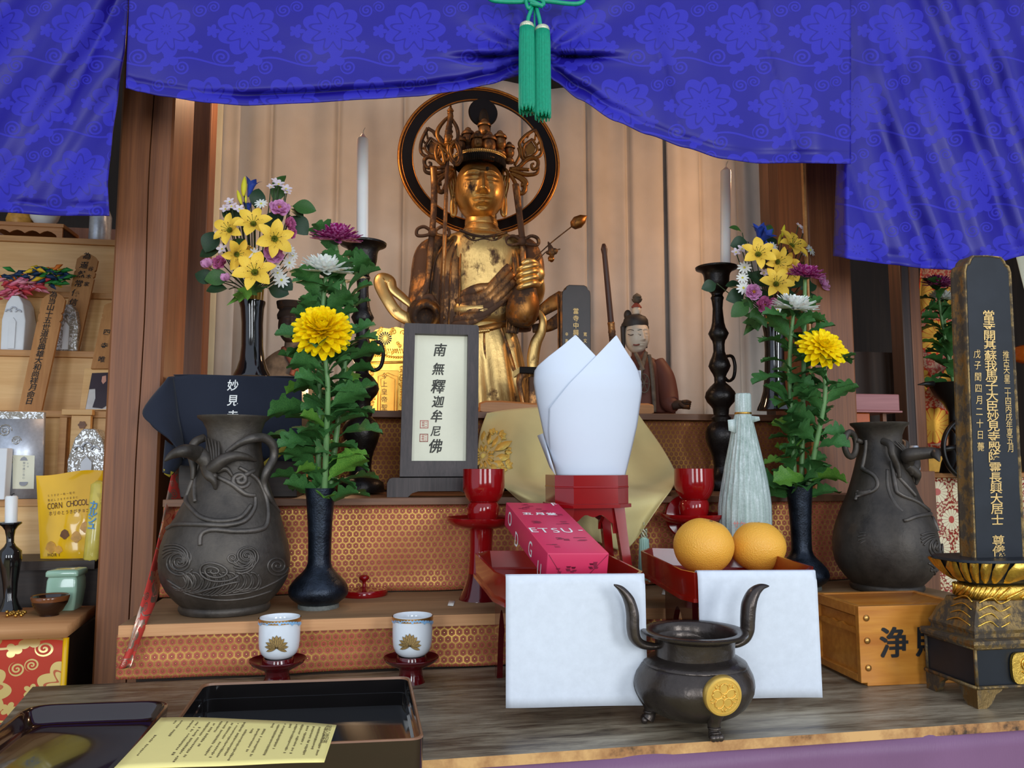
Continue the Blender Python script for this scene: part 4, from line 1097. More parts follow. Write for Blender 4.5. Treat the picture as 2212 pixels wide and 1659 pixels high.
yp = 1.86; q0, q1 = P(1304, 527, yp), P(1322, 720, yp); q2 = q0+(q1-q0)*((q0.z-zS3)/(q0.z-q1.z))
pole = thing('bell_staff', 'thin dark wooden staff leaning upright behind the white paper cone', 'staff', (q2.x, yp, zS3))
b = MB(); b.tube([q0, q0.lerp(q2, 0.03), q0.lerp(q2, 0.06), q0.lerp(q2, 0.45), q0.lerp(q2, 0.46)], [0.004, 0.0085, 0.0065, 0.0075, 0.0075], 14); b.build('shaft', plain('staff_brown', srgb(72, 46, 38), 0.5), pole)
b = MB(); f = [q0.lerp(q2, 0.455+0.008*i) for i in range(12)]; b.tube(f, [0.009, 0.009, 0.0085, 0.0085, 0.0085, 0.0085, 0.009, 0.0095, 0.0085, 0.009, 0.0085, 0.0085], 14); b.tube([q0.lerp(q2, 0.54), q0.lerp(q2, 1.0)], 0.0085, 14); b.build('ferrule', M['statue_dark'], pole)
ys = 1.78; x0, x1 = P(1120, 830, ys).x, P(1235, 830, ys).x; zt = P(1150, 794, ys).z
st = thing('offering_table', 'small black lacquer offering table half hidden behind the white paper cone', 'stand', ((x0+x1)/2, ys, zS3))
b = MB(); b.box(((x0+x1)/2, ys+0.03, zt-0.008), (x1-x0, 0.09, 0.016), 0.002); b.build('top', M['black_lacquer'], st)
for sx in (0.09, 0.91):
    b = MB(); xx = x0+(x1-x0)*sx
    b.tube(catmull([Vector((xx, ys, zt-0.014)), Vector((xx+(0.010 if sx > .5 else -.010), ys, zt-0.035)), Vector((xx, ys, zS3+0.02)), Vector((xx+(0.006 if sx > .5 else -.006), ys, zS3+0.001))], 5), [0.009, 0.007, 0.005, 0.008], 10, True, (1, 1)); b.build('leg', M['statue_dark'], st)
b = MB(); b.box(((x0+x1)/2, ys+0.02, (zt+zS3)/2-0.01), ((x1-x0)*0.62, 0.05, zt-zS3-0.022), 0.004); b.build('core', M['statue_dark'], st)

# ------------------------------------------------------------------ pale gold cloth with woven crest
ctrl = [  # rows of (px, py, Y) left -> right
    [(1050, 893, 1.665), (1110, 884, 1.665), (1180, 880, 1.66), (1260, 884, 1.66), (1330, 886, 1.665), (1375, 895, 1.665)],
    [(1036, 935, 1.655), (1105, 935, 1.60), (1180, 935, 1.62), (1260, 935, 1.60), (1345, 935, 1.62), (1396, 925, 1.655)],
    [(1032, 985, 1.60), (1092, 985, 1.54), (1180, 990, 1.585), (1265, 990, 1.55), (1370, 980, 1.585), (1422, 965, 1.625)],
    [(1040, 1022, 1.50), (1088, 1030, 1.46), (1165, 1040, 1.52), (1262, 1045, 1.48), (1380, 1040, 1.50), (1450, 1018, 1.52)],
    [(1085, 1050, 1.385), (1122, 1065, 1.366), (1175, 1072, 1.366), (1262, 1078, 1.364), (1385, 1076, 1.366), (1447, 1048, 1.39)],
    [(1118, 1078, 1.364), (1140, 1085, 1.362), (1190, 1110, 1.362), (1262, 1135, 1.36), (1372, 1130, 1.36), (1420, 1085, 1.364)],
    [(1150, 1100, 1.366), (1170, 1110, 1.366), (1215, 1140, 1.366), (1290, 1170, 1.366), (1352, 1186, 1.362), (1392, 1125, 1.366)]]
def surf_c(u, v):
    rows = [catmull([P(*q) for q in r], 8) for r in ctrl] if not hasattr(surf_c, 'r') else surf_c.r
    surf_c.r = rows
    k = min(int(u*(len(rows[0])-1)), len(rows[0])-2); t = u*(len(rows[0])-1)-k
    colm = [r[k].lerp(r[k+1], t) for r in rows]
    s = v*(len(colm)-1); i = min(int(s), len(colm)-2); t = s-i
    a, c, d, e = colm[max(i-1, 0)], colm[i], colm[i+1], colm[min(i+2, len(colm)-1)]
    p = 0.5*((2*c)+(d-a)*t+(2*a-5*c+4*d-e)*t*t+(3*c-a-3*d+e)*t**3)
    return p+Vector((0, -0.012+0.010*math.sin(u*15+v*2.5+0.6*math.sin(v*5))*min(1, v*3), 0))
b = MB(); b.grid(surf_c, 60, 40, lambda u, v: (u*0.25, v*0.2))
oc = b.build('crest_cloth', M['olive'], solid=0.0012)
props(oc, 'pale gold cloth with a woven leaf crest, draped behind the paper cone', 'cloth')
def on_cloth(px, py, lift=0.0025):
    best = None
    for i in range(41):
        for j in range(41):
            p = surf_c(i/40, j/40); q = proj(p); d = (q[0]-px)**2+(q[1]-py)**2
            if best is None or d < best[0]: best = (d, p, i/40, j/40)
    p = P(px, py, best[1].y); return p+Vector((0, -lift-0.002, 0))
crest = thing('tmp_unused', 'x', 'x') if False else None
b = MB(); CX_, CY_ = 1046, 990
def leafshape(b, x0, y0, ang, L, w, n=9):
    pts = []
    for s_, k in [(0, 0), (0.2, .62), (0.45, 1), (0.7, .8), (1, 0), (0.7, -.8), (0.45, -1), (0.2, -.62)]:
        lx, ly = L*s_, w*k; pts.append((x0+lx*math.cos(ang)-ly*math.sin(ang), y0+lx*math.sin(ang)+ly*math.cos(ang)))
    b.f([b.v(on_cloth(*p)) for p in pts])
for k in range(14):
    a = k*2*PI/14; x, y = CX_-2+12*math.cos(a), CY_-4+12*math.sin(a)
    leafshape(b, CX_-2+9*math.cos(a), CY_-4+9*math.sin(a), a, 17, 3.4)
for a, d, L, w in ((-0.5, 26, 44, 8), (-0.85, 26, 42, 8), (-1.2, 26, 40, 8), (0.05, 26, 30, 8), (0.45, 24, 28, 8), (-1.55, 26, 30, 7), (0.85, 22, 20, 7)):
    leafshape(b, CX_-2+d*math.cos(a), CY_-4+d*math.sin(a), a, L, w)
for x, y, a in ((1078, 942, -0.3), (1062, 940, -1.3), (1090, 975, 0.2), (1080, 1012, 0.9), (1092, 1005, -0.3)):
    for da in (-0.7, 0, 0.7): leafshape(b, x, y, a+da, 16, 5)
b.ball(on_cloth(CX_-2, CY_-4), (0.006, 0.0012, 0.006), 14, 8)
b.build('crest', M['olive_gold'], oc, solid=0.0008)
for (x, y0, y1, y2, Y, lab) in ((1391, 1136, 1162, 1200, 1.355, 'mint tassel hanging at the corner of the pale gold cloth'),):
    ts = thing('corner_tassel', lab, 'tassel', P(x, 1262, Y))
    b = MB(); k = mpp(x, Y); b.tube([P(x, 1128, Y), P(x, 1142, Y)], 0.0012, 6)
    for i in range(5):
        a = i*2*PI/5; c0 = P(x, 1152, Y); b.tube([c0+Vector((6*k*math.cos(a+t*0.5), 6*k*math.sin(a+t*0.5), 9*k*math.cos(t*0.55))) for t in range(7)], 0.0016, 6)
    b.build('knot', M['silver_thread'], ts)
    b = MB(); b.tube([P(x, 1160, Y), P(x, 1166, Y), P(x, 1200, Y), P(x+1, 1252, Y)], [7*k, 9*k, 10*k, 12.5*k], 16)
    for i in range(14):
        a = i*2*PI/14; c0 = P(x, 1164, Y); c1 = P(x+1, 1256-(i % 3)*5, Y)
        b.tube([c0+Vector((8.5*k*math.cos(a), 8.5*k*math.sin(a), 0)), c1+Vector((12.5*k*math.cos(a), 12.5*k*math.sin(a), 0))], 2.2*k, 5)
    b.build('skirt', M['mint'], ts)

# ------------------------------------------------------------------ octagonal red stand with the folded paper cone
Yh = 1.235; kx = mpp(1268, Yh, 1060); hc_ = P(1266, 1060, Yh)
def octo(w, d, cut, z): 
    a, c = w/2, d/2
    return [Vector((hc_.x+x, hc_.y+y, z)) for x, y in ((-a+cut, -c), (a-cut, -c), (a, -c+cut), (a, c-cut), (a-cut, c), (-a+cut, c), (-a, c-cut), (-a, -c+cut))]
z_t, z_m, z_b, z_l = (P(1290, y, Yh-0.05).z for y in (1028, 1052, 1092, 1097))
hs = thing('octagonal_stand', 'octagonal red lacquer footed stand holding the white paper cone', 'stand', (hc_.x, hc_.y, zS1))
Wd = 0.118
b = MB()
b.rings([octo(Wd-0.012, Wd-0.012, .022, z_b+0.006), octo(Wd-0.012, Wd-0.012, .022, z_t), octo(Wd, Wd, .024, z_t+0.001), octo(Wd, Wd, .024, z_m+0.001), octo(Wd+0.0012, Wd+0.0012, .024, z_m), octo(Wd+0.0012, Wd+0.0012, .024, z_m-0.0012), octo(Wd, Wd, .024, z_m-0.002), octo(Wd, Wd, .024, z_b+0.003), octo(Wd+0.008, Wd+0.008, .026, z_b+0.002), octo(Wd+0.008, Wd+0.008, .026, z_l), octo(Wd-0.02, Wd-0.02, .02, z_l-0.001)], True, True, True)
b.build('box', M['red_lacquer'], hs, sharp=20)
for sx, sy in ((-1, -1), (1, -1), (-1, 1), (1, 1)):
    b = MB(); top_ = Vector((hc_.x+sx*0.040, hc_.y+sy*0.040, z_l)); bot = Vector((hc_.x+sx*0.058, hc_.y+sy*0.052, zS1+0.0005))
    h = top_.z-bot.z
    rr = []
    for t, s_ in ((0, 1.0), (0.25, 0.85), (0.6, 0.8), (0.92, 0.9), (1, 1.05)):
        c0 = top_.lerp(bot, t); w = 0.0085*s_
        rr.append([c0+Vector((x*w, y*w, 0)) for x, y in ((-1, -1), (1, -1), (1, 1), (-1, 1))])
    b.rings(rr, True, True, True); b.build('leg', M['red_lacquer'], hs, sharp=30)
b = MB()
for sy in (-1, 1):
    out = []
    n = 18
    for i in range(n+1):
        t = i/n; out.append((-0.042+0.084*t, -0.028*(1-math.sin(PI*t)**0.6)-0.012+0.003*math.cos(t*PI*6)*math.sin(PI*t)))
    b.prism([(-0.042, 0.0), *out, (0.042, 0.0)], 0.006, Matrix.Translation((hc_.x, hc_.y+sy*0.040-0.003, z_l)))
    b.prism([(-0.042, 0.0), *out, (0.042, 0.0)], 0.006, Matrix.Translation((hc_.x+sy*0.040-0.003, hc_.y, z_l)) @ Matrix.Rotation(PI/2, 4, 'Z'))
b.build('apron', M['red_lacquer'], hs)
def table_of(pts, y):
    pts = sorted(pts, key=lambda q: q[1])
    if y <= pts[0][1]: return pts[0][0]
    for a, c in zip(pts, pts[1:]):
        if y <= c[1]: return a[0]+(c[0]-a[0])*(y-a[1])/(c[1]-a[1]+1e-9)
    return pts[-1][0]
pcn = thing('paper_cone', 'white paper folded into a two-peaked cone, standing in the octagonal red stand', 'paper', P(1270, 1030, Yh))
def smooth_tab(pts, n=5):
    q = catmull([Vector((x, y, 0)) for x, y in pts], n); return [(p.x, p.y) for p in q]
def cone_sheet(xl, xr, ytop, ybot, Rb, Rt, name, lift=0.0, ylim=None):
    b = MB()
    axl = smooth_tab([(1203, 1029), (1190, 990), (1175, 940), (1160, 870), (1153, 826), (1154, 805)]); axr = smooth_tab([(1350, 1029), (1362, 980), (1376, 920), (1386, 850), (1385, 825), (1380, 800)])
    def fn(u, v):
        y = ybot+(ytop-ybot)*v; a, c = table_of(xl, y), table_of(xr, y); x = a+(c-a)*u
        L, R = table_of(axl, max(y, 805)), table_of(axr, max(y, 800))
        s = max(-1, min(1, (x-(L+R)/2)/max(1, (R-L)/2)))
        rad = (R-L)/2*mpp(1270, Yh)
        dep = -rad*0.62*math.sqrt(max(0, 1-s*s*0.98))
        if y < 805: dep *= max(0.35, 1-(805-y)/220)
        return P(x, y, Yh+dep+lift+0.004)
    b.grid(fn, 44, 60); return b.build(name, M['paper_cone'], pcn, solid=0.0007)
A_l = [(1203, 1029), (1190, 990), (1175, 940), (1160, 870), (1153, 826), (1154, 803), (1162, 790), (1185, 770), (1215, 747), (1242, 724)]
A_r = [(1340, 1029), (1340, 850), (1330, 810), (1288, 770), (1244, 724)]
cone_sheet(A_l, A_r, 724, 1029, 0, 0, 'rear_fold', 0.004)
B_l = [(1203, 1029), (1194, 1000), (1187, 970), (1184, 930), (1186, 882), (1230, 828), (1287, 770), (1330, 725)]
B_r = [(1350, 1029), (1362, 980), (1376, 920), (1386, 850), (1386, 826), (1380, 805), (1370, 785), (1350, 755), (1332, 725)]
cone_sheet(B_l, B_r, 725, 1029, 0, 0, 'front_fold', 0.0)
b = MB(); k_ = [P(1161, 941, Yh+0.03), P(1173, 936, Yh+0.01), P(1186, 985, Yh-0.015), P(1200, 1026, Yh-0.03), P(1188, 1010, Yh-0.01)]
b.f([b.v(p) for p in k_]); b.build('tucked_corner', M['paper_cone'], pcn, solid=0.0007)
# rear half of the roll
b = MB()
def back(u, v):
    y = 1029-(1029-800)*v; axl = [(1203, 1029), (1160, 870), (1153, 826), (1154, 800)]; axr = [(1350, 1029), (1386, 850), (1385, 800)]
    L, R = table_of(axl, y), table_of(axr, y); s = -1+2*u; rad = (R-L)/2*mpp(1270, Yh)
    return P((L+R)/2+s*(R-L)/2*0.99, y, Yh+0.004+rad*0.6*math.sqrt(max(0, 1-s*s)))
b.grid(back, 24, 20); b.build('rear_wrap', M['paper_cone'], pcn, solid=0.0007)

# ------------------------------------------------------------------ tray stands, hanging paper, gift box, oranges
zr = CZ-0.134
def tray(label, FLc, L1, L2, BLc, BRc, R2, R1, FRc, rim_h, zr, zfoot=zT):
    pts = [PZ(*p, zr) for p in (FLc, L1, L2, BLc, BRc, R2, R1, FRc)]
    cen = sum(pts, Vector())/8
    t = thing('tray_stand', label, 'tray', (cen.x, cen.y, zfoot), group='red lacquer tray stands')
    def ring(s, dz, ins=0.0):
        return [cen+(p-cen)*s+Vector((0, 0, dz)) for p in pts]
    b = MB(); w = 0.045
    b.rings([ring(0.90, -rim_h+0.004), ring(0.93, -rim_h+0.006), ring(0.965, 0.0), ring(1.0, 0.0), ring(0.985, -rim_h), ring(1.02, -rim_h), ring(1.02, -rim_h-0.005), ring(0.86, -rim_h-0.005)], True, True, True)
    b.build('tray', M['vermilion'], t, sharp=20)
    zt_ = zr-rim_h-0.005
    for k in range(2):
        b = MB(); i0, i1 = (1, 2) if k == 0 else (6, 5)
        a = cen+(pts[i0]-cen)*0.66; c = cen+(pts[i1]-cen)*0.66; c = a+(c-a)*min(1, (1.160-a.y)/(c.y-a.y)); d = c-a; L = d.length
        out = [(0, 0), (L*0.02, -(zt_-zfoot))] + [(L*0.16, -(zt_-zfoot))] + [(L*(0.18+0.64*j/12), -(zt_-zfoot)+(zt_-zfoot)*0.78*math.sin(PI*j/12)**0.55) for j in range(1, 12)] + [(L*0.84, -(zt_-zfoot)), (L*0.98, -(zt_-zfoot)), (L, 0)]
        T = Matrix.Translation((a.x, a.y, zt_)) @ Matrix.Rotation(math.atan2(d.y, d.x), 4, 'Z')
        b.prism(out, 0.008, T); b.build('leg_panel', M['maroon'], t)
    return t, pts, cen
ta, tp, tcn = tray('red lacquer tray stand at the left, holding the crimson gift box', (1092, 1246), (1067, 1236), (1026, 1195), (1054, 1189), (1290, 1189), (1316, 1198), (1388, 1234), (1378, 1244), 0.030, zr)
tb, tq, tcn2 = tray('red lacquer tray stand at the right, holding two oranges', (1499, 1237), (1470, 1231), (1384, 1190), (1404, 1183), (1650, 1190), (1698, 1206), (1757, 1224), (1740, 1236), 0.032, CZ-0.138)
def hanging(label, pts, cen, u0, u1, ybot, name='hanging_paper', zr=zr):
    fl, frr = pts[0], pts[7]; d = (frr-fl).normalized(); n = Vector((d.y, -d.x, 0))
    if n.y > 0: n = -n
    w = (frr-fl).length; a = fl+d*(u0*w); c = fl+d*(u1*w)
    zb_ = P(*ybot, (a.y+c.y)/2-0.006).z
    zb_ = max(zb_, zT+0.004)
    b = MB(); prof = [(-0.036, -0.026), (-0.026, -0.024), (-0.014, -0.012), (-0.006, 0.0015), (0.0, 0.0028), (0.004, 0.0018), (0.0065, -0.004), (0.0075, -0.02), (0.0085, -0.06), (0.010, -0.10), (0.011, zb_-zr)]
    def fn(u, v):
        s = v*(len(prof)-1); k = min(int(s), len(prof)-2); t = s-k
        o, z = (prof[k][0]+(prof[k+1][0]-prof[k][0])*t, prof[k][1]+(prof[k+1][1]-prof[k][1])*t)
        e = 0.0
        if o > 0.003 and u > 0.94: e = -(u-0.94)*0.12*max(0, 1-abs(z)/0.02)
        wv = 0.0016*math.sin(u*5+1)*max(0, min(1, (o-0.006)/0.004))
        return Vector(((a.x+(c.x-a.x)*u)+n.x*(o+wv), (a.y+(c.y-a.y)*u)+n.y*(o+wv), zr+z+e))
    b.grid(fn, 24, 40); o = b.build(name, M['paper'], solid=0.0004)
    return props(o, label, 'paper', 'white papers over the tray fronts')
hanging('white paper hanging over the front of the left tray, below the gift box', tp, tcn, 0.00, 1.045, (1240, 1524))
hanging('white paper hanging over the front of the right tray, below the oranges', tq, tcn2, 0.02, 1.08, (1640, 1506), zr=CZ-0.138)
# gift box, propped with its far end up
g = [P(1093, 1085, 1.185), P(1205, 1087, 1.185), P(1316, 1195, 0.985), P(1183, 1195, 0.985)]
gn = (g[1]-g[0]).cross(g[3]-g[0]).normalized()
if gn.z > 0: gn = -gn
gd = gn*0.036
gb = thing('gift_box', 'crimson wrapped gift box with white lettering, slanting in the left tray', 'box', (g[0]+g[2])/2+gd)
b = MB(); quad_slab(b, g, gd); b.build('wrapping', M['gift'], gb, bevel=0.0012)
tx, ty = (g[2]-g[3]).normalized(), (g[0]-g[3]).normalized()
def on_top(u, v, lift=0.0006): return (g[3].lerp(g[2], u)).lerp(g[0].lerp(g[1], u), v)-gn*lift
def gtext(b, s, u, v, size, sx=1.0, bold=0.0): glyph(b, s, frame_m(on_top(u, v), tx, ty), size, sx, bold)
b = MB()
# running letters round the box: O ... U G E T S U -
for ch, u, v in (('E', 0.08, 0.405), ('T', 0.255, 0.400), ('S', 0.455, 0.400), ('U', 0.66, 0.402), ('-', 0.90, 0.405)): gtext(b, ch, u, v, 0.0255, 0.95, 0.004)
gtext(b, 'F', 0.90, 0.965, 0.020, 1.0, 0.004)
for i, ch in enumerate('且月堂'): gtext(b, '五月堂'[i] if i == 0 else ch, 0.22+i*0.22, 0.74, 0.0115, 1.35, 0.03)
b.build('lettering', M['white_ink'], gb); b = MB()
ls = (g[0]-g[3]).normalized()
def on_left(v, h, lift=0.0006):
    n2 = ls.cross(gn).normalized(); n2 = n2 if n2.x < 0 else -n2
    return g[3].lerp(g[0], v)+gd*h+n2*lift
for ch, v, h in (('G', 0.34, 0.58), ('U', 0.13, 0.92), ('O', 0.86, 0.45), ('D', 0.66, 0.92)):
    glyph(b, ch, frame_m(on_left(v, h), (g[3]-g[0]), -gn) , 0.030, 0.85, 0.004)
b.build('lettering', M['white_ink'], gb)
b = MB()
random.seed(5)
for u, v, w in ((0.25, 0.86, .012), (0.55, 0.83, .014), (0.75, 0.72, .013), (0.30, 0.56, .016), (0.70, 0.56, .015), (0.45, 0.25, .013), (0.78, 0.24, .017), (0.2, 0.12, .012), (0.35, 0.92, .012)):
    for i in range(5):
        du, dv = random.uniform(-.07, .07), random.uniform(-.03, .03); p = on_top(u+du, v+dv, 0.0003); h = random.uniform(.15, .4)*w
        b.f([b.v(p+tx*sx_*w*0.35+ty*sy_*h*0.28) for sx_, sy_ in ((-1, -1), (1, -1), (0.7, 1), (-0.7, 1))])
b.build('dark_print', M['gift_print'], gb); b = MB()
def on_front(u, h, lift=0.0005):
    nf = tx.cross(gn).normalized(); nf = nf if nf.y < 0 else -nf
    return g[3].lerp(g[2], u)+gd*h+nf*lift
for u, h in ((0.2, 0.7), (0.33, 0.55), (0.42, 0.6), (0.78, 0.5), (0.7, 0.45)):
    for i in range(4):
        p = on_front(u+random.uniform(-.04, .04), h+random.uniform(-.15, .15)); w = 0.003
        b.f([b.v(p+tx*a_*w+gn*c_*w*0.4) for a_, c_ in ((-1, -1), (1, -1), (0.6, 1), (-0.6, 1))])
b.build('dark_print', M['gift_print'], gb)
b = MB()
b.tube([on_front(0.02, 0.05), on_front(0.30, 0.98)], 0.00035, 4); b.tube([on_front(0.98, 0.05), on_front(0.62, 0.98)], 0.00035, 4); b.build('fold_line', M['gift_print'], gb)
# oranges
def orange(px, py, hw, Y, label, dent):
    c = P(px, py, Y); r = hw*mpp(px, Y, py)
    t = thing('orange', label, 'orange', (c.x, c.y, c.z-r*0.86), group='oranges in the right tray')
    b = MB(); tb_ = bmesh.new(); bmesh.ops.create_uvsphere(tb_, u_segments=56, v_segments=40, radius=1)
    ax = Vector(dent).normalized()
    for v in tb_.verts:
        n = v.co.normalized(); d = n.dot(ax); s = 1+0.03*nz((n.x*1.3+px, n.y*1.3, n.z*1.3))-0.10*math.exp(-((1-d)/0.035))+0.02*math.exp(-((1-d)/0.12))
        v.co = Vector((n.x, n.y, n.z*0.93))*r*s
    b.merge(tb_, Matrix.Translation(c)); b.build('peel', M['fruit'], t)
    b = MB(); p = c+Vector((ax.x, ax.y, ax.z*0.93))*r*0.94
    b.ball(p, (0.0026, 0.0026, 0.0018), 10, 6); b.build('stalk_scar', M['stalk'], t)
    return t
orange(1520, 1180, 66, 1.145, 'round orange at the left in the tray, in front of the red pedestal cup', (0.25, -0.15, 1.0))
orange(1638, 1181, 60.5, 1.150, 'round orange at the right in the tray, in front of the wrapped bottle', (0.1, 0.1, 1.0))

# ------------------------------------------------------------------ bottle wrapped in white tissue
Yo = 1.285; ob = P(1606, 1280, Yo); ob.z = zS1
bt = thing('wrapped_bottle', 'tall bottle wrapped in gathered white tissue, behind the oranges', 'bottle', ob)
b = MB(); pr = [(852, 8, 1605), (850, 15, 1605), (853, 17, 1605), (870, 17.5, 1605), (885, 18, 1605), (890, 17, 1605), (895, 17.5, 1605), (905, 20, 1605), (930, 25.5, 1606), (960, 32, 1607), (1000, 41, 1608), (1040, 49, 1609), (1070, 54, 1609), (1090, 56.5, 1609), (1120, 57.5, 1609), (1160, 57.5, 1609), (1220, 56, 1608), (1288, 54, 1607)]
seg = 120; rings = []
for py, hw, px in pr:
    c0 = P(px, py, Yo); r = hw*mpp(px, Yo, py); am = 0.0012 if py > 895 else 0.0005
    rings.append([Vector((c0.x+(r+am*(math.sin(k*2*PI/seg*24+py*0.004)+0.6*nz((math.cos(k*2*PI/seg)*6, math.sin(k*2*PI/seg)*6, py*0.004))))*math.cos(2*PI*k/seg), Yo+(r+am*math.sin(k*2*PI/seg*24))*math.sin(2*PI*k/seg), c0.z)) for k in range(seg)])
b.rings(rings, True, True, True); b.build('tissue', M['tissue'], bt)
b = MB(); cc = P(1605, 893, Yo); b.lathe([(18*mpp(1605, Yo), -0.0018), (18.8*mpp(1605, Yo), -0.0014), (18.8*mpp(1605, Yo), 0.0014), (18*mpp(1605, Yo), 0.0018)], c=cc, seg=40); b.build('gold_tie', M['brass'], bt)
b = MB()
for x0_, y0_, x1_, y1_ in ((1622, 898, 1640, 908), (1590, 905, 1572, 930)):
    p = [P(x0_, y0_, Yo-0.012), P(x1_, y0_+2, Yo-0.02), P(x1_+2, y1_, Yo-0.02), P(x0_, y1_+6, Yo-0.012)]
    b = MB(); b.f([b.v(q) for q in p]); b.build('tissue_end', M['tissue'], bt, solid=0.0005)
b = MB()
for s_, x_ in (('サ', 1590), ('ケ', 1604)):
    p = P(x_, 1133, Yo-0.0420); glyph(b, s_, frame_m(p, (1, 0, 0), (0, 0, 1)), 16*mpp(1600, Yo), 1, 0.01)
b.build('red_print', M['seal_red'], bt)

# ------------------------------------------------------------------ offering box
ofr = PZ(1861, 1483, zT); kf = (ofr-EYE).dot(FW)/FPX
bx = thing('offering_box', 'honey-coloured wooden offering box with two black characters and round studs, right of the censer', 'box', ofr, R_(-2))
OW, OD, OH = 0.165, 0.118, 0.1055
b = MB()
def lb(b, x0, y0, z0, x1, y1, z1, bev=0.001): b.box(((x0+x1)/2, (y0+y1)/2, (z0+z1)/2), (x1-x0, y1-y0, z1-z0), bev)
lb(b, 0, 0, 0.004, OW, 0.009, OH); b.build('front_panel', M['keyaki'], bx, local=True)
b = MB(); lb(b, 0, OD-0.009, 0.004, OW, OD, OH); b.build('back_panel', M['keyaki'], bx, local=True)
for x in (0.006, OW-0.014):
    b = MB(); lb(b, x, 0.009, 0.012, x+0.008, OD-0.009, OH-0.016); b.build('side_panel', M['keyaki'], bx, local=True)
for x in (0.0, OW-0.009):
    b = MB(); lb(b, x, 0.009, OH-0.014, x+0.009, OD-0.009, OH)
    out = [(0, 0)]+[(0.10*j/16, -0.006*math.sin(PI*j/16)**0.5*(1-0.5*abs(math.cos(j*PI/4)))-0.004) for j in range(17)]+[(0.10, 0)]
    b.prism([(x_, -z_-0.012) for x_, z_ in out], 0.004, Matrix.Translation((x+0.005, 0.009, OH-0.026)) @ Matrix.Rotation(PI/2, 4, 'Z'))
    b.build('side_rail', M['keyaki'], bx, local=True)
    b = MB(); lb(b, x, 0.009, 0.004, x+0.009, OD-0.009, 0.014); b.build('side_sill', M['keyaki'], bx, local=True)
b = MB(); lb(b, 0.009, 0.0, 0.0, OW-0.009, OD, 0.006); b.build('floor_panel', M['keyaki'], bx, local=True)
b = MB()
sl = [(0.009, 0.009, OH-0.003), (OW-0.009, 0.009, OH-0.003), (OW-0.045, OD*0.55, OH-0.022), (0.045, OD*0.55, OH-0.022)]
b.f([b.v(p) for p in sl]); b.f([b.v(p) for p in ((0.009, OD-0.009, OH-0.003), (OW-0.009, OD-0.009, OH-0.003), (OW-0.045, OD*0.62, OH-0.022), (0.045, OD*0.62, OH-0.022))])
for x, xi in ((0.009, 0.045), (OW-0.009, OW-0.045)): b.f([b.v(p) for p in ((x, 0.009, OH-0.003), (x, OD-0.009, OH-0.003), (xi, OD*0.62, OH-0.022), (xi, OD*0.55, OH-0.022))])
b.build('hopper', M['keyaki'], bx, local=True, solid=0.003)
for x, zz in [(0.011, z) for z in (0.090, 0.060, 0.024)]+[(OW-0.011, z) for z in (0.090, 0.060, 0.024)]:
    b = MB(); b.ball((x, -0.0004, zz), (0.0046, 0.0028, 0.0046), 16, 10); b.build('stud', M['cup_gold'], bx, local=True)
b = MB()
for ch, x in (('浄', 0.050), ('財', 0.103)): glyph(b, ch, frame_m((x, -0.0008, 0.057), (1, 0, 0), (0, 0, 1)), 0.043, 1.0, 0, 0.05, 0.022)
b.build('black_characters', M['ink'], bx, local=True)
# ------------------------------------------------------------------ black lacquer trays and yellow sheets at the front left
zb = CZ-0.262
def rrect(c4, r, n=6):
    """rounded outline from 4 corners (anticlockwise), world points"""
    out = []
    for i in range(4):
        p, a, c = c4[i], c4[i-1], c4[(i+1) % 4]
        da, dc = (a-p).normalized(), (c-p).normalized()
        for k in range(n+1):
            t = k/n; s, e = p+da*r, p+dc*r
            out.append((s*(1-t)**2)+(p*2*t*(1-t))+(e*t*t))
    return out
bl, br_ = PZ(437, 1476, zb), PZ(886, 1461, zb); frr = PZ(917, 1596, zb); fl_ = frr+(bl-br_)
q4 = [fl_, frr, br_, bl]
lt = thing('lacquer_box_tray', 'deep square black lacquer tray with a worn brown rim, front left of the table', 'tray', ((fl_.x+br_.x)/2, (fl_.y+br_.y)/2, zT))
cen = sum(q4, Vector())/4
def ins(pts, d, dz): return [cen+(p-cen)*(1-d/((p-cen).length))+Vector((0, 0, dz)) for p in pts]
o_ = rrect(q4, 0.014); hb = zb-zT
b = MB(); b.rings([ins(o_, 0.006, -hb+0.0005), ins(o_, 0.001, -hb+0.004), ins(o_, 0, -0.001)], True, True, False)
b.build('outer_wall', M['brown_lacquer'], lt, sharp=40)
b = MB(); b.rings([ins(o_, 0.0045, -0.002), ins(o_, 0.0050, -hb*0.45), ins(o_, 0.0075, -hb*0.46), ins(o_, 0.0080, -hb+0.006), ins(o_, 0.014, -hb+0.0045)], True, False, True)
b.build('inner_well', M['black_lacquer'], lt, sharp=40)
b = MB(); b.rings([ins(o_, 0, -0.001), ins(o_, 0.001, 0.0006), ins(o_, 0.0035, 0.0006), ins(o_, 0.0045, -0.002)], True); b.build('rim', M['rim_lacquer'], lt, sharp=60)
zr2 = CZ-0.276
bl, br_ = PZ(62, 1522, zr2), PZ(375, 1511, zr2); dn = (fl_-q4[3]).normalized()
q5 = [bl+dn*0.24, br_+dn*0.24, br_, bl]
rt_ = thing('rounded_tray', 'low round-cornered black lacquer tray at the front left corner', 'tray', ((bl.x+br_.x)/2, bl.y-0.12, zT))
cen = sum(q5, Vector())/4; o_ = rrect(q5, 0.032, 8); hb = zr2-zT
b = MB(); b.rings([ins(o_, 0.012, -hb+0.0005), ins(o_, 0.002, -hb+0.008), ins(o_, 0.0, -0.002), ins(o_, 0.0006, 0.0), ins(o_, 0.005, 0.0), ins(o_, 0.007, -0.003), ins(o_, 0.012, -hb+0.009), ins(o_, 0.022, -hb+0.005)], True, True, True)
b.build('well', M['brown_lacquer'], rt_, sharp=60)
zy = zb+0.0012
random.seed(3)
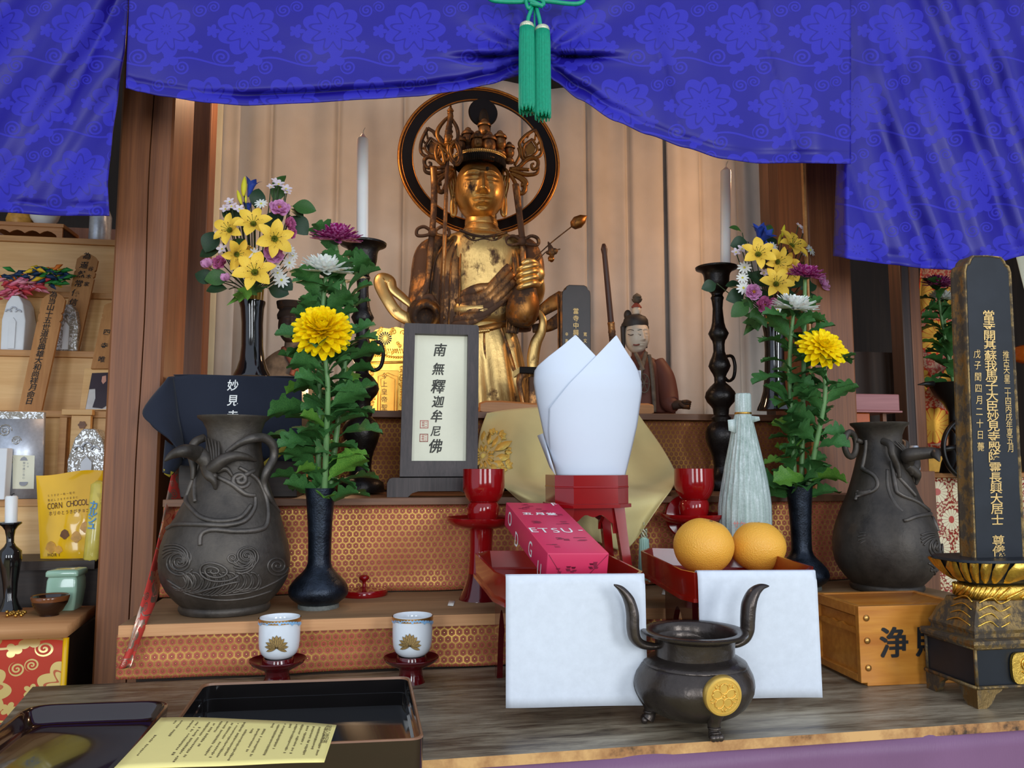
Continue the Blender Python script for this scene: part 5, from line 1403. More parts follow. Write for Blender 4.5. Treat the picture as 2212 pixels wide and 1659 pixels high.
for k in range(3):
    dz = zy+0.0012*k; j = [(random.uniform(-5, 5), random.uniform(-3, 3)) for _ in range(4)] if k < 2 else [(0, 0)]*4
    cs_ = [PZ(x+a, y+c, dz) for (x, y), (a, c) in zip(((350, 1552), (722, 1567), (697, 1647), (245, 1664)), j)]
    def fn(u, v): 
        p = (cs_[3].lerp(cs_[2], u)).lerp(cs_[0].lerp(cs_[1], u), v); return p+Vector((0, 0, 0.0022*math.sin(u*PI)*(0.3+0.7*v)+0.0004*math.sin(u*9)))
    b = MB(); b.grid(fn, 20, 10); o = b.build('yellow_sheet', M['yellow_paper'], None, solid=0.0005)
    props(o, ('top yellow sheet printed with columns of text, lying across the two black trays', 'yellow sheet edge just under the printed top sheet', 'lowest yellow sheet of the pile on the black trays')[2-k], 'paper', 'yellow printed sheets')
    topo, topf = o, fn
b = MB(); random.seed(11)
cols = [0.055, 0.10, 0.135]+[0.20+0.033*i for i in range(24)]
for ci, u in enumerate(cols):
    v = random.choice([0.93, 0.90, 0.78, 0.93, 0.93]); n_ = random.choice([4, 9, 22, 26, 26, 26, 18]) if ci > 4 else (14, 3, 12, 7, 24)[ci]
    if ci == 0: v = 0.62
    for i in range(n_):
        if v < 0.10: break
        hgt = random.uniform(0.016, 0.024); w_ = random.uniform(0.004, 0.0075)
        if random.random() > 0.08:
            uu = u+random.uniform(-0.001, 0.001)
            pts = [(uu-w_, v), (uu+w_, v-0.004), (uu+w_*0.6, v-hgt), (uu-w_, v-hgt+0.004)]
            b.f([b.v(topf(min(.99, a), c)+Vector((0, 0, 0.0006))) for a, c in pts])
        v -= hgt+0.009
for i in range(6):
    v = 0.93-i*0.085; p = topf(0.975, v)+Vector((0, 0, 0.0006)); glyph(b, '般若心経和讃'[i], frame_m(p, topf(1, v)-topf(.9, v), topf(.97, v)-topf(.97, v-.05)), 0.0085, 0.8, 0.0)
b.build('printed_text', M['ink_print'], topo)['kind'] = 'stuff'

# ------------------------------------------------------------------ tall black tablet, front right
ax = PZ(2113, 1532, zT)                      # front left foot of the base
Yc = ax.y+0.046; BW, BD = 0.168, 0.092; cx_ = ax.x+BW/2
tbx = thing('memorial_tablet', 'tall black memorial tablet with gilt writing on a carved gold lotus base, front right', 'tablet', (cx_, Yc, zT))
def zpx(py, Y=None, px=2115): return P(px, py, Y if Y else ax.y).z
def rect(w, d, z, cut=0.0): 
    a, c = w/2, d/2
    return [Vector((cx_-a, Yc-c, z)), Vector((cx_+a, Yc-c, z)), Vector((cx_+a, Yc+c, z)), Vector((cx_-a, Yc+c, z))]
z0, z1, z2, z3 = zT, zpx(1490), zpx(1396), zpx(1378)
for sx in (-1, 1):
    for sy in (-1, 1):
        b = MB(); w = 0.030
        out = [(0, 0), (0.012, 0), (0.020, 0.005), (0.026, 0.016), (0.034, 0.020), (0.036, z1-z0), (0, z1-z0)]
        x0 = cx_+sx*BW/2; y0 = Yc+sy*BD/2
        b.prism([(-sx*a, c) for a, c in out], 0.007, Matrix.Translation((x0, y0-(0.007 if sy > 0 else 0), z0)))
        b.prism([(-sy*a*0.8, c) for a, c in out], 0.007, Matrix.Translation((x0+(0.0 if sx < 0 else -0.007), y0-sy*0.0072, z0)) @ Matrix.Rotation(PI/2, 4, 'Z') @ Matrix.Translation((0, -0.007, 0)))
        b.build('foot', M['tablet_gold'], tbx)
b = MB(); b.rings([rect(BW, BD, z1), rect(BW-0.004, BD-0.004, z1+0.003), rect(BW-0.004, BD-0.004, z2-0.003)], True, True, True); b.build('base_block', M['tablet_black'], tbx, sharp=20)
b = MB()
for p, q in ((rect(BW+.001, BD+.001, z1+.002), 0), (rect(BW-.002, BD-.002, z2-.003), 0)):
    for i in range(4): b.tube([p[i], p[(i+1) % 4]], 0.0024, 6)
for i in range(4): b.tube([rect(BW-.003, BD-.003, z1)[i], rect(BW-.003, BD-.003, z2)[i]], 0.0022, 6)
b.build('gilt_moulding', M['tablet_gold'], tbx)
# gold cartouche on the front of the base
b = MB(); pxs = []
yc_ = Yc-BD/2-0.0005; zc_ = (z1+z2)/2-0.002
out = [(-0.048, 0), (-0.045, 0.016), (-0.032, 0.019), (0, 0.0175), (0.032, 0.019), (0.045, 0.016), (0.048, 0), (0.045, -0.016), (0.032, -0.019), (0, -0.0175), (-0.032, -0.019), (-0.045, -0.016)]
q = catmull([Vector((x+cx_+0.012, 0, z+zc_)) for x, z in out], 3, True)
b.prism([(p.x, p.z) for p in q], 0.004, Matrix.Translation((0, yc_-0.003, 0)))
for (x, z, r_, d) in ((-0.028, 0.004, 0.009, 1), (-0.010, 0.005, 0.008, -1), (0.012, 0.004, 0.009, 1), (0.030, 0.003, 0.008, -1)):
    b.tube([Vector((cx_+0.012+x+r_*(1-k/22)*math.cos(d*k*0.62), yc_-0.0036, zc_+z+r_*(1-k/22)*math.sin(d*k*0.62))) for k in range(22)], 0.0011, 5)
b.tube(catmull([Vector((cx_+0.012+x, yc_-0.0036, zc_+z)) for x, z in ((-0.034, -0.004), (-0.02, -0.012), (0, -0.009), (0.02, -0.012), (0.036, -0.003))], 5), 0.0012, 5)
b.build('cartouche', M['tablet_bright'], tbx)
b = MB(); b.rings([rect(BW+0.006, BD+0.006, z2-0.002), rect(BW+0.008, BD+0.008, z2+0.002), rect(BW+0.006, BD+0.006, z2+0.006), rect(BW-0.012, BD-0.012, z3-0.002), rect(BW-0.012, BD-0.012, z3+0.004)], True, True, True); b.build('cornice', M['tablet_gold'], tbx, sharp=20)
z4 = zpx(1306); 
def rr2(w, d, z): return rect(w, d, z)
prof = [(BW-0.010, BD-0.010, z3+0.003), (BW-0.008, BD-0.008, z3+0.007), (BW-0.014, BD-0.014, z3+0.012), (BW-0.024, BD-0.022, z3+0.024), (BW-0.040, BD-0.034, z4-0.006), (BW-0.044, BD-0.038, z4)]
b = MB(); b.rings([rect(*p) for p in prof], True, True, True); b.build('waisted_tier', M['tablet_gold'], tbx, sharp=30)
b = MB()
for s_ in (-1, 1):
    for k in range(4):
        zz = z3+0.012+0.009*k; w_ = BW-0.016-0.0085*k; d_ = BD-0.016-0.007*k
        b.tube(catmull([Vector((cx_-w_/2+0.004, Yc-d_/2-0.0008, zz)), Vector((cx_-w_/2+0.022, Yc-d_/2-0.001, zz+0.006)), Vector((cx_-w_/2+0.034, Yc-d_/2-0.001, zz-0.002)), Vector((cx_-w_/2+0.05, Yc-d_/2-0.001, zz+0.004))], 4), 0.0010, 5)
        b.tube(catmull([Vector((cx_-w_/2-0.0006, Yc-d_/2+0.006, zz)), Vector((cx_-w_/2-0.0006, Yc-0.01, zz+0.006)), Vector((cx_-w_/2-0.0006, Yc+0.012, zz-0.002))], 4), 0.0010, 5)
for i in range(9):
    for j in range(5): b.ball((cx_+0.004+i*0.0052, Yc-(BD-0.018-0.007*j)/2-0.001, z3+0.013+j*0.0062), 0.0016, 6, 4)
b.build('carved_relief', M['tablet_bright'], tbx)
z5, z6, z7 = zpx(1300), zpx(1272), zpx(1213)
def ell(w, d, z, n=40, am=0.0, k=12):
    return [Vector((cx_+(w/2)*math.copysign(abs(math.cos(a))**0.6, math.cos(a))*(1+am*math.cos(k*a)), Yc+(d/2)*math.copysign(abs(math.sin(a))**0.6, math.sin(a))*(1+am*math.cos(k*a)), z)) for a in [2*PI*i/n for i in range(n)]]
b = MB(); b.rings([ell(0.112, 0.050, z4-0.002), ell(0.122, 0.060, z4+0.004), ell(0.122, 0.060, z6-0.003), ell(0.112, 0.052, z6)], True, True, True)
for i in range(36):
    a = i*2*PI/36; b.tube([Vector((cx_+0.0615*math.copysign(abs(math.cos(a))**0.6, math.cos(a)), Yc+0.031*math.copysign(abs(math.sin(a))**0.6, math.sin(a)), z4+0.003)), Vector((cx_+0.0615*math.copysign(abs(math.cos(a+0.25))**0.6, math.cos(a+0.25)), Yc+0.031*math.copysign(abs(math.sin(a+0.25))**0.6, math.sin(a+0.25)), z6-0.002))], 0.0016, 5)
b.build('rope_band', M['tablet_bright'], tbx)
b = MB(); b.rings([ell(0.110, 0.050, z6), ell(0.128, 0.064, z6+0.006), ell(0.150, 0.080, z6+0.018), ell(0.166, 0.092, z6+0.030), ell(0.172, 0.096, z7-0.003), ell(0.170, 0.094, z7), ell(0.10, 0.05, z7)], True, True, True)
b.build('lotus_dish', M['tablet_black'], tbx, sharp=60)
b = MB()
for i in range(22):
    a0 = i*2*PI/22
    prof = []
    for (w_, d_, z_) in ((0.116, 0.056, z6+0.003), (0.136, 0.070, z6+0.009), (0.156, 0.086, z6+0.020), (0.170, 0.097, z6+0.030), (0.174, 0.1, z7-0.003)):
        prof.append((w_, d_, z_))
    rings = []
    for m_, (w_, d_, z_) in enumerate(prof):
        wid = (0.07, 0.11, 0.13, 0.11, 0.03)[m_]; row = []
        for s_ in (-1, -0.5, 0, 0.5, 1):
            a = a0+wid*s_+0.05*m_; lift = 0.0045*(1-s_*s_)
            row.append(Vector((cx_+(w_/2+lift)*math.copysign(abs(math.cos(a))**0.6, math.cos(a)), Yc+(d_/2+lift)*math.copysign(abs(math.sin(a))**0.6, math.sin(a)), z_)))
        rings.append(row)
    b.rings(rings, False)
b.build('lotus_petals', M['tablet_bright'], tbx)
# the board itself: built from its front-face corners
Yt = Yc-0.012
TL_, TR_ = P(2083, 560, Yt), P(2183, 560, Yt); BLt = P(2106, 1211, Yt); BRt = BLt+Vector(((TR_.x-TL_.x)*1.06, 0, 0))
zt0, zt1 = z7-0.002, P(2130, 551, Yt).z
def brd(u, v, y=0.0):
    x = (BLt.x+(BRt.x-BLt.x)*u)*(1-v)+(TL_.x+(TR_.x-TL_.x)*u)*v; return Vector((x, Yt+y, zt0+(zt1-zt0)*v))
hv = 1.0
sh = [(0, 0), (1, 0), (1, 0.945), (0.965, 0.966), (0.90, 0.972), (0.87, 0.985), (0.80, 0.997), (0.5, 1.0), (0.20, 0.997), (0.13, 0.985), (0.10, 0.972), (0.035, 0.966), (0, 0.945)]
b = MB(); dpt = 0.027
def board(b, grow, y0, y1):
    r0 = [brd(0.5+(u-0.5)*(1+grow), v+(grow*0.06 if v > 0.5 else 0), y0) for u, v in sh]; r1 = [brd(0.5+(u-0.5)*(1+grow), v+(grow*0.06 if v > 0.5 else 0), y1) for u, v in sh]
    return r0, r1
rs_ = []
for g_, y in ((-0.10, 0.0015), (-0.06, 0.0), (0.0, 0.0), (0.02, 0.002), (0.02, 0.006), (0.0, 0.008), (0.0, dpt-0.006), (0.02, dpt-0.004), (0.0, dpt)):
    rs_.append(board(b, g_, y, y)[0])
b.rings(rs_, True, False, True); b.build('gilt_edge', M['tablet_gold'], tbx, sharp=25)
b = MB(); b.f([b.v(p) for p in board(b, -0.098, 0.0008, 0)[0]]); face = b.build('face', M['tablet_black'], tbx)
b = MB(); R0 = brd(1, .5)-brd(0, .5)
column(b, '當寺開基蘇我馬子大臣妙見寺殿降霊長興大居士 尊儀', brd(0.475, 0.795, 0.0004), brd(0.475, 0.025, 0.0004), R0, 0.0150, 0.0003, 1.3, 0.010, 0.03)
column(b, '推古天皇二十四丙戌年夏五月', brd(0.80, 0.665, 0.0004), brd(0.80, 0.355, 0.0004), R0, 0.0115, 0.0003, 0.9, 0.0, 0.05)
column(b, '戊子閏四月二十日薨', brd(0.20, 0.665, 0.0004), brd(0.20, 0.36, 0.0004), R0, 0.0125, 0.0003, 0.9, 0.0, 0.05)
b.build('gilt_writing', M['gilt'], face)

# ------------------------------------------------------------------ small gold tablet and dark tablet on the top step
Yg = 1.80
def gx(px, py, Y=Yg): return P(px, py, Y)
gt = thing('gilt_tablet', 'small carved gold tablet with a dark chrysanthemum crest, left of the framed calligraphy', 'tablet', Vector((gx(838, 870).x, Yg, zS3)))
b = MB(); zz0 = zS3
outl = [(797, 886), (797, 800), (800, 770), (797, 745), (800, 722), (812, 712), (826, 708), (840, 710), (856, 706), (872, 710), (884, 716), (884, 886)]
q = [gx(*p) for p in outl]; b.prism([(p.x, max(p.z, zz0)) for p in q], 0.022, Matrix.Translation((0, Yg, 0))); b.build('board', M['altar_gold'], gt)
b = MB()
random.seed(9)
for i in range(34):
    x, y = random.uniform(800, 880), random.uniform(712, 764)
    if (x-832)**2+(y-730)**2 < 240: continue
    p = gx(x, y); r_ = random.uniform(4, 7)*mpp(840, Yg); d = random.choice((-1, 1)); a0 = random.uniform(0, 6)
    b.tube([Vector((p.x+r_*(1-k/14)*math.cos(a0+d*k*0.6), Yg-0.0015, p.z+r_*(1-k/14)*math.sin(a0+d*k*0.6))) for k in range(13)], 0.0013, 5)
for s_ in (804, 868):
    for k in range(8):
        p = gx(s_, 796+k*11); r_ = 6*mpp(840, Yg)
        b.tube([Vector((p.x+r_*(1-j/14)*math.cos(k+j*0.6), Yg-0.0015, p.z+r_*(1-j/14)*math.sin(k+j*0.6))) for j in range(13)], 0.0014, 5)
b.build('carved_scrolls', M['altar_gold'], gt)
b = MB()
for i in range(17):
    p = gx(800+i*5, 770-2*math.sin(i*0.4)); b.ball((p.x, Yg-0.002, p.z), 0.0028, 10, 6)
    b.tube([gx(798+i*5, 753, Yg-0.002), gx(801+i*5, 763, Yg-0.002)], 0.0009, 5)
p = gx(797, 784); p2 = gx(884, 782); b.tube([Vector((p.x, Yg-0.001, p.z)), Vector((p2.x, Yg-0.001, p2.z))], 0.003, 8)
b.build('bead_course', M['altar_gold'], gt)
b = MB(); p0, p1 = gx(814, 800), gx(860, 888); w = p1.x-p0.x
b.box(((p0.x+p1.x)/2, Yg-0.001, (p0.z+zz0)/2), (w, 0.006, p0.z-zz0), 0.001); b.build('inner_panel', M['altar_gold2'], gt)
b = MB()
for d in (0.0, 0.006):
    a = w/2-0.003-d; top_ = p0.z-0.006-d; xm_ = (p0.x+p1.x)/2
    b.tube([Vector((xm_-a, Yg-0.0045, zz0+0.002)), Vector((xm_-a, Yg-0.0045, top_-0.008)), Vector((xm_-a*0.55, Yg-0.0045, top_-0.005)), Vector((xm_, Yg-0.0045, top_)), Vector((xm_+a*0.55, Yg-0.0045, top_-0.005)), Vector((xm_+a, Yg-0.0045, top_-0.008)), Vector((xm_+a, Yg-0.0045, zz0+0.002))], 0.0010, 6)
b.build('panel_moulding', M['altar_gold'], gt)
b = MB(); c0 = gx(832, 731); R1_ = 15*mpp(832, Yg)
for k in range(16):
    a = k*2*PI/16
    b.f([b.v(Vector((c0.x+r_*math.cos(a+da), Yg-0.0022, c0.z+r_*math.sin(a+da)))) for r_, da in ((0.2*R1_, 0), (0.9*R1_, -0.13), (R1_, -0.06), (R1_, 0.06), (0.9*R1_, 0.13))])
b.build('crest', M['crest_dark'], gt)
b = MB(); column(b, '今上皇帝聖', gx(830, 812, Yg-0.0045), gx(830, 880, Yg-0.0045), (1, 0, 0), 15*mpp(830, Yg), 0.0003, 0.95, 0.0); b.build('ink_writing', M['ink'], gt)
# dark tablet
Yd_ = 1.80
dt = thing('memorial_tablet', 'small dark memorial tablet with gilt writing, right of the gilt statue behind the paper cone', 'tablet', Vector((P(1243, 870, Yd_).x, Yd_, zS3)))
outl = [(1214, 900), (1214, 636), (1216, 628), (1222, 624), (1224, 618), (1230, 615), (1262, 616), (1268, 619), (1270, 625), (1275, 629), (1276, 640), (1277, 900)]
b = MB(); q = [P(x, y, Yd_) for x, y in outl]; b.prism([(p.x, max(p.z, zS3)) for p in q], 0.03, Matrix.Translation((0, Yd_, 0))); bo = b.build('board', M['tablet_brown'], dt, bevel=0.0015)
b = MB(); x0 = P(1212, 640, Yd_).x
for yy in (Yd_-0.001, Yd_+0.03): b.tube([Vector((x0, yy, zS3)), Vector((x0, yy, P(1212, 630, Yd_).z))], 0.0022, 6)
b.build('gilt_edge', M['statue_dark'], dt)
b = MB(); column(b, '當寺中興開山', P(1244, 672, Yd_), P(1244, 750, Yd_), (1, 0, 0), 14.5*mpp(1244, Yd_), 0.0006, 0.95, 0.004)
column(b, '寛文', P(1264, 722, Yd_), P(1264, 736, Yd_), (1, 0, 0), 9.5*mpp(1244, Yd_), 0.0006, 0.9, 0.0); column(b, '辛亥', P(1224, 722, Yd_), P(1224, 736, Yd_), (1, 0, 0), 8.5*mpp(1244, Yd_), 0.0006, 0.9, 0.0)
b.build('gilt_writing', M['gilt'], bo)

# ------------------------------------------------------------------ box under a navy cloth, at the left
Yn = 1.405
x0, x1 = P(376, 812, Yn).x, P(650, 812, Yn).x; zt = P(500, 814, Yn).z-0.002
b = MB(); b.box(((x0+x1)/2+0.004, Yn+0.095, (zt+zS2)/2), (x1-x0-0.012, 0.17, zt-zS2-0.001), 0.002)
props(b.build('plinth_box', M['dark_wood']), 'dark wooden box hidden under the navy cloth, carrying the left bouquet vase', 'box')
nc = thing('navy_cloth', 'navy cotton cloth with white characters, draped over a box behind the left bronze jar', 'cloth', ((x0+x1)/2, Yn, zS2))
b = MB()
topl = [(374, 813), (430, 809), (500, 811), (570, 814), (652, 818)]
def ncf(u, v):
    x = 374+(652-374)*u; yt = interp(topl, x); yb = 1003+6*math.sin(u*8)-12*u
    y = yt+(yb-yt)*v; d = -0.004-0.012*v+0.006*math.sin(u*6+1)*v+0.003*math.sin(u*17)*v
    return P(x, y, Yn+d)
b.grid(ncf, 40, 24)
def nct(u, v):
    x = x0+(x1-x0)*u; return Vector((x, Yn-0.004+v*0.18, zt+0.003+0.001*math.sin(u*9)))
b.grid(nct, 20, 6)
b.build('front_fall', M['navy_cloth'], nc, solid=0.0015)
b = MB()
ed = catmull([P(374, 813, Yn-0.004), P(380, 850, Yn-0.006), P(386, 900, Yn-0.010), P(396, 950, Yn-0.014), P(402, 992, Yn-0.016)], 6)
od = catmull([P(362, 818, Yn-0.002), P(309, 886, Yn-0.03), P(330, 920, Yn-0.045), P(368, 950, Yn-0.05), P(398, 990, Yn-0.05)], 6)
b.grid(lambda u, v: ed[int(round(v*24))].lerp(od[int(round(v*24))], u)+Vector((0, -0.010*math.sin(u*PI), 0)), 10, 24)
b.build('corner_fall', M['navy_cloth'], nc, solid=0.0015)
b = MB()
e2 = catmull([P(310, 887, Yn-0.028), P(330, 921, Yn-0.043), P(368, 951, Yn-0.048), P(398, 991, Yn-0.048)], 6)
e3 = catmull([P(318, 889, Yn+0.03), P(345, 915, Yn+0.02), P(376, 940, Yn+0.01), P(400, 975, Yn+0.0)], 6)
b.grid(lambda u, v: e2[int(round(v*18))].lerp(e3[int(round(v*18))], u), 4, 18)
e4 = catmull([P(357, 950, Yn-0.03), P(354, 985, Yn-0.04), P(352, 1020, Yn-0.045)], 6); e5 = catmull([P(395, 975, Yn-0.02), P(392, 1000, Yn-0.03), P(372, 1026, Yn-0.045)], 6)
b.grid(lambda u, v: e4[int(round(v*12))].lerp(e5[int(round(v*12))], u)+Vector((0, -0.01*math.sin(u*PI), 0)), 6, 12)
b.build('rolled_underside', M['navy_cloth'], nc, solid=0.0015)
b = MB(); e6 = [P(353, 1013, Yn-0.052), P(355, 1024, Yn-0.05), P(366, 1031, Yn-0.05), P(376, 1020, Yn-0.048)]; b.f([b.v(p) for p in e6])
b.build('mustard_lining', M['lining_yellow'], nc, solid=0.001)
b = MB(); e7 = [P(640, 938, Yn-0.03), P(640, 955, Yn-0.034), P(575, 1012, Yn-0.036), P(568, 1000, Yn-0.03)]; b.f([b.v(p) for p in e7]); b.build('mustard_lining', M['lining_yellow'], nc, solid=0.001)
b = MB()
for ch, x, y in (('妙', 503.5, 833), ('見', 503.5, 867), ('寺', 503, 901)):
    u = (x-374)/278; p = ncf(u, (y-811)/(1000-811)); glyph(b, ch, frame_m(p+Vector((0, -0.0018, 0)), (1, 0, 0), (0, 0, 1)), 27*mpp(x, Yn), 0.95, 0.012, 0.06)
b.build('white_characters', M['white_ink'], nc)

# ------------------------------------------------------------------ green cord with its two tassels
Yw = 1.235
tc_ = thing('tassel_cord', 'bright green silk cord with two long tassels hanging in front of the blue drape', 'tassel', P(1155, 250, Yw))
b = MB(); k = mpp(1155, Yw); C4 = lambda x, y: P(980+x/5.924, y/5.924, Yw)
b.tube(catmull([C4(940, 20), C4(800, 25), C4(640, 22), C4(500, 5), C4(440, -40), C4(500, -70), C4(700, -60), C4(940, -20)], 8), 5*k, 10)
b.tube(catmull([C4(1130, 10), C4(1280, 25), C4(1480, 48), C4(1600, 45), C4(1660, 10), C4(1640, -30), C4(1450, -50), C4(1130, -20)], 8), 5*k, 10)
def Cy(x, y, d): return P(980+x/5.924, y/5.924, Yw-d)
b.tube(catmull([Cy(940, -40, .006), Cy(930, 40, .008), Cy(960, 110, .008), Cy(1000, 60, .006)], 6), 4.5*k, 10)
b.tube(catmull([Cy(960, 0, .010), Cy(1050, 40, .012), Cy(1140, 85, .010)], 6), 5*k, 10)
b.tube(catmull([Cy(980, 40, .010), Cy(1060, 60, .012), Cy(1150, 60, .010), Cy(1120, 0, .008), Cy(1020, -20, .008)], 6), 4.5*k, 10)
b.tube(catmull([Cy(1020, 40, .004), Cy(990, 130, .006), Cy(955, 230, .008), Cy(950, 290, .008)], 6), 4.6*k, 10)
b.tube(catmull([Cy(1050, 60, .004), Cy(1075, 160, .006), Cy(1100, 260, .008), Cy(1108, 330, .008)], 6), 4.6*k, 10)
b.tube(catmull([Cy(1035, 60, 0), Cy(1035, 300, 0), Cy(1040, 600, 0)], 6), 2.5*k, 8)
b.build('cord', M['green_silk'], tc_)
for (cx, yt, yb, w0) in ((935, 285, 1425, 96), (1135, 325, 1500, 96)):
    c0 = Cy(cx, yt, .008); px_, py_ = 980+cx/5.924, yt/5.924
    b = MB(); r_ = w0/5.924*k; hh = 92/5.924*k
    rings = []
    for z_, f in ((0.0, 0.25), (-0.10, 0.62), (-0.35, 0.92), (-0.65, 1.0), (-1.0, 0.98)):
        rings.append([c0+Vector((r_*f*(1+0.03*math.cos(20*a))*math.cos(a), r_*f*(1+0.03*math.cos(20*a))*math.sin(a), hh*z_)) for a in [2*PI*i/60 for i in range(60)]])
    b.rings(rings, True, True, True); b.build('tassel_cap', M['silver_thread'], tc_)
    b = MB(); zt_ = c0.z-hh*0.95; zb_ = Cy(cx, yb, .008).z
    n = 46
    for i in range(n):
        a = 2*PI*i/n; rr_ = r_*(1.0+0.02*math.sin(i*2.3)); l = zb_+0.004*math.sin(i*1.7)
        b.tube([Vector((c0.x+r_*0.97*math.cos(a), c0.y+r_*0.97*math.sin(a), zt_)), Vector((c0.x+rr_*1.04*math.cos(a), c0.y+rr_*1.04*math.sin(a), zt_-0.02)), Vector((c0.x+rr_*1.10*math.cos(a), c0.y+rr_*1.10*math.sin(a), l+0.008)), Vector((c0.x+rr_*1.05*math.cos(a), c0.y+rr_*1.05*math.sin(a), l))], r_*0.085, 6)
    b.lathe([(r_*0.98, zt_), (r_*1.0, zt_-0.02), (r_*1.06, zb_+0.006)], c=(c0.x, c0.y, 0), seg=30, cap0=True, cap1=True)
    b.build('tassel', M['green_silk'], tc_)
# ------------------------------------------------------------------ flowers
def mesh_of(b, name, mats):
    bmesh.ops.recalc_face_normals(b.bm, faces=b.bm.faces[:]) if False else None
    me = bpy.data.meshes.new(name); b.bm.to_mesh(me); b.bm.free()
    for m in (mats if isinstance(mats, (list, tuple)) else [mats]): me.materials.append(m)
    return me
def inst(name, me, parent, M_):
    """a part sharing mesh data; M_ is its place in the world"""
    o = bpy.data.objects.new(name, me); COL.objects.link(o); o.parent = parent
    root = parent
    inv = ROOTM[root.name].inverted() if root.name in ROOTM else Matrix()
    if root.parent is not None:
        o.matrix_basis = M_          # sub-part: local to its part
    else: o.matrix_basis = inv @ M_
    return o
def facing(p, d, roll=0.0, s=1.0):
    z = Vector(d).normalized(); x = Vector((0, 0, 1)).cross(z)
    if x.length < 1e-4: x = Vector((1, 0, 0))
    x.normalize(); y = z.cross(x)
    m = Matrix((x, y, z)).transposed().to_4x4() @ Matrix.Rotation(roll, 4, 'Z') @ Matrix.Scale(s, 4)
    m.translation = Vector(p); return m
def petal(b, az, el0, el1, L, w, r0=0.0, z0=0.0, cup=0.3, n=5, shape=None, twist=0.0):
    """petal starting at radius r0, height z0, leaving at elevation el0 and bending to el1"""
    shape = shape or [0.35, 0.75, 1.0, 0.95, 0.62, 0.12]
    ca, sa = math.cos(az), math.sin(az); r, z = r0, z0; rows = []
    for i in range(n+1):
        t = i/n; el = el0+(el1-el0)*t; ww = w*interp([(k/(len(shape)-1), q) for k, q in enumerate(shape)], t)
        row = []
        for s_ in (-1, -0.5, 0, 0.5, 1):
            up = cup*ww*abs(s_)**2
            lr, lz = r-up*math.sin(el), z+up*math.cos(el); y = ww*s_
            row.append(Vector((lr*ca-y*sa, lr*sa+y*ca, lz)))
        rows.append(row)
        r += L/n*math.cos(el); z += L/n*math.sin(el)
    b.rings(rows, False)
def mum_bloom(kind, seed):
    """big incurved chrysanthemum head, unit radius"""
    random.seed(seed); b = MB()
    if kind == 'dome':
        layers = [(19, -30, -10, 0.95, 0.175, 0.10), (19, -8, 6, 0.94, 0.17, 0.14), (19, 8, 25, 0.88, 0.16, 0.18), (18, 22, 42, 0.78, 0.15, 0.22), (16, 38, 62, 0.64, 0.135, 0.26), (13, 54, 82, 0.52, 0.12, 0.28), (10, 68, 100, 0.42, 0.11, 0.3), (6, 80, 115, 0.30, 0.09, 0.30)]
    elif kind == 'open':
        layers = [(17, -22, -8, 0.98, 0.165, 0.02), (17, -4, 4, 0.92, 0.155, 0.05), (15, 10, 12, 0.78, 0.14, 0.08), (13, 22, 34, 0.58, 0.12, 0.11), (11, 36, 66, 0.42, 0.10, 0.12), (10, 50, 100, 0.30, 0.08, 0.13), (7, 66, 110, 0.22, 0.07, 0.14)]
    else:   # 'cup' seen from the side
        layers = [(19, -6, 14, 0.96, 0.14, 0.0), (19, 6, 28, 0.95, 0.135, 0.03), (18, 18, 42, 0.88, 0.125, 0.05), (15, 32, 58, 0.78, 0.115, 0.06), (12, 48, 76, 0.66, 0.105, 0.07), (8, 66, 94, 0.54, 0.10, 0.07)]
    for li, (n, e0, e1, L, w, z0) in enumerate(layers):
        for i in range(n):
            az = 2*PI*(i+0.5*(li % 2))/n+random.uniform(-.07, .07); j = random.uniform(-6, 6)
            petal(b, az, R_(e0+j), R_(e1+j*1.4), L*random.uniform(.93, 1.07), w, 0.07, z0*(0.5 if kind != 'dome' else 0.9), 0.45, 5, [0.42, 0.72, 0.95, 1.0, 0.86, 0.38])
    return b
def bicolor(name, a, c, tip=None):
    """petal colour with a paler underside streak along object height"""
    m = MT(name); n = m.noise(m.coord(scale=(1, 1, 1)), 9, 3)
    g = m.nt.nodes.new('ShaderNodeNewGeometry'); bf = NX(m.nt, g.outputs['Backfacing'])
    m.col(m.mix(n.ss(0.45, 0.62), a, c)).set(rough=0.6, spec=0.15, sss=0.25); m.b.inputs['Subsurface Scale'].default_value = 0.01; return m.mat
M['mum_yellow'] = bicolor('yellow_mum', srgb(246, 204, 0), srgb(255, 226, 10))
M['mum_white'] = bicolor('white_mum', srgb(228, 230, 222), srgb(246, 246, 240))
M['mum_purple'] = bicolor('magenta_mum', srgb(140, 24, 96), srgb(206, 122, 178))
def mum_leaf(seed, mat):
    """lobed chrysanthemum leaf, length 1 along +x, drooping a little"""
    random.seed(seed); b = MB(); n = 18; rows = []
    ph = random.uniform(0, 1)
    for i in range(n+1):
        t = i/n
        if t < 0.22: w = 0.02+0.03*(t/0.22)
        else:
            q = (t-0.22)/0.78; env = math.sin(PI*min(1, q*0.93+0.07))**0.75
            lob = 0.52+0.48*abs(math.sin((q*3.6+ph)*PI)); w = 0.36*env*lob
        z = 0.10*math.sin(t*PI*0.9)-0.24*t*t
        rows.append([Vector((t+(0.16*abs(s_) if t > 0.3 else 0)*min(1, w*4), w*s_, z+0.22*w*abs(s_)+0.02*math.sin(t*19+s_*3)*abs(s_))) for s_ in (-1, -0.66, -0.33, 0, 0.33, 0.66, 1)])
    b.rings(rows, False); return mesh_of(b, 'leaf', mat)
LEAF = [mum_leaf(i, M['mum_leaf']) for i in range(4)]
LEAF_L = [mum_leaf(i+9, M['mum_leaf_light']) for i in range(2)]
BLOOM = {}
def bloom_me(kind, mat):
    k = (kind, mat)
    if k not in BLOOM: BLOOM[k] = mesh_of(mum_bloom(kind, 3), 'bloom', M[mat])
    return BLOOM[k]
CALYX = None
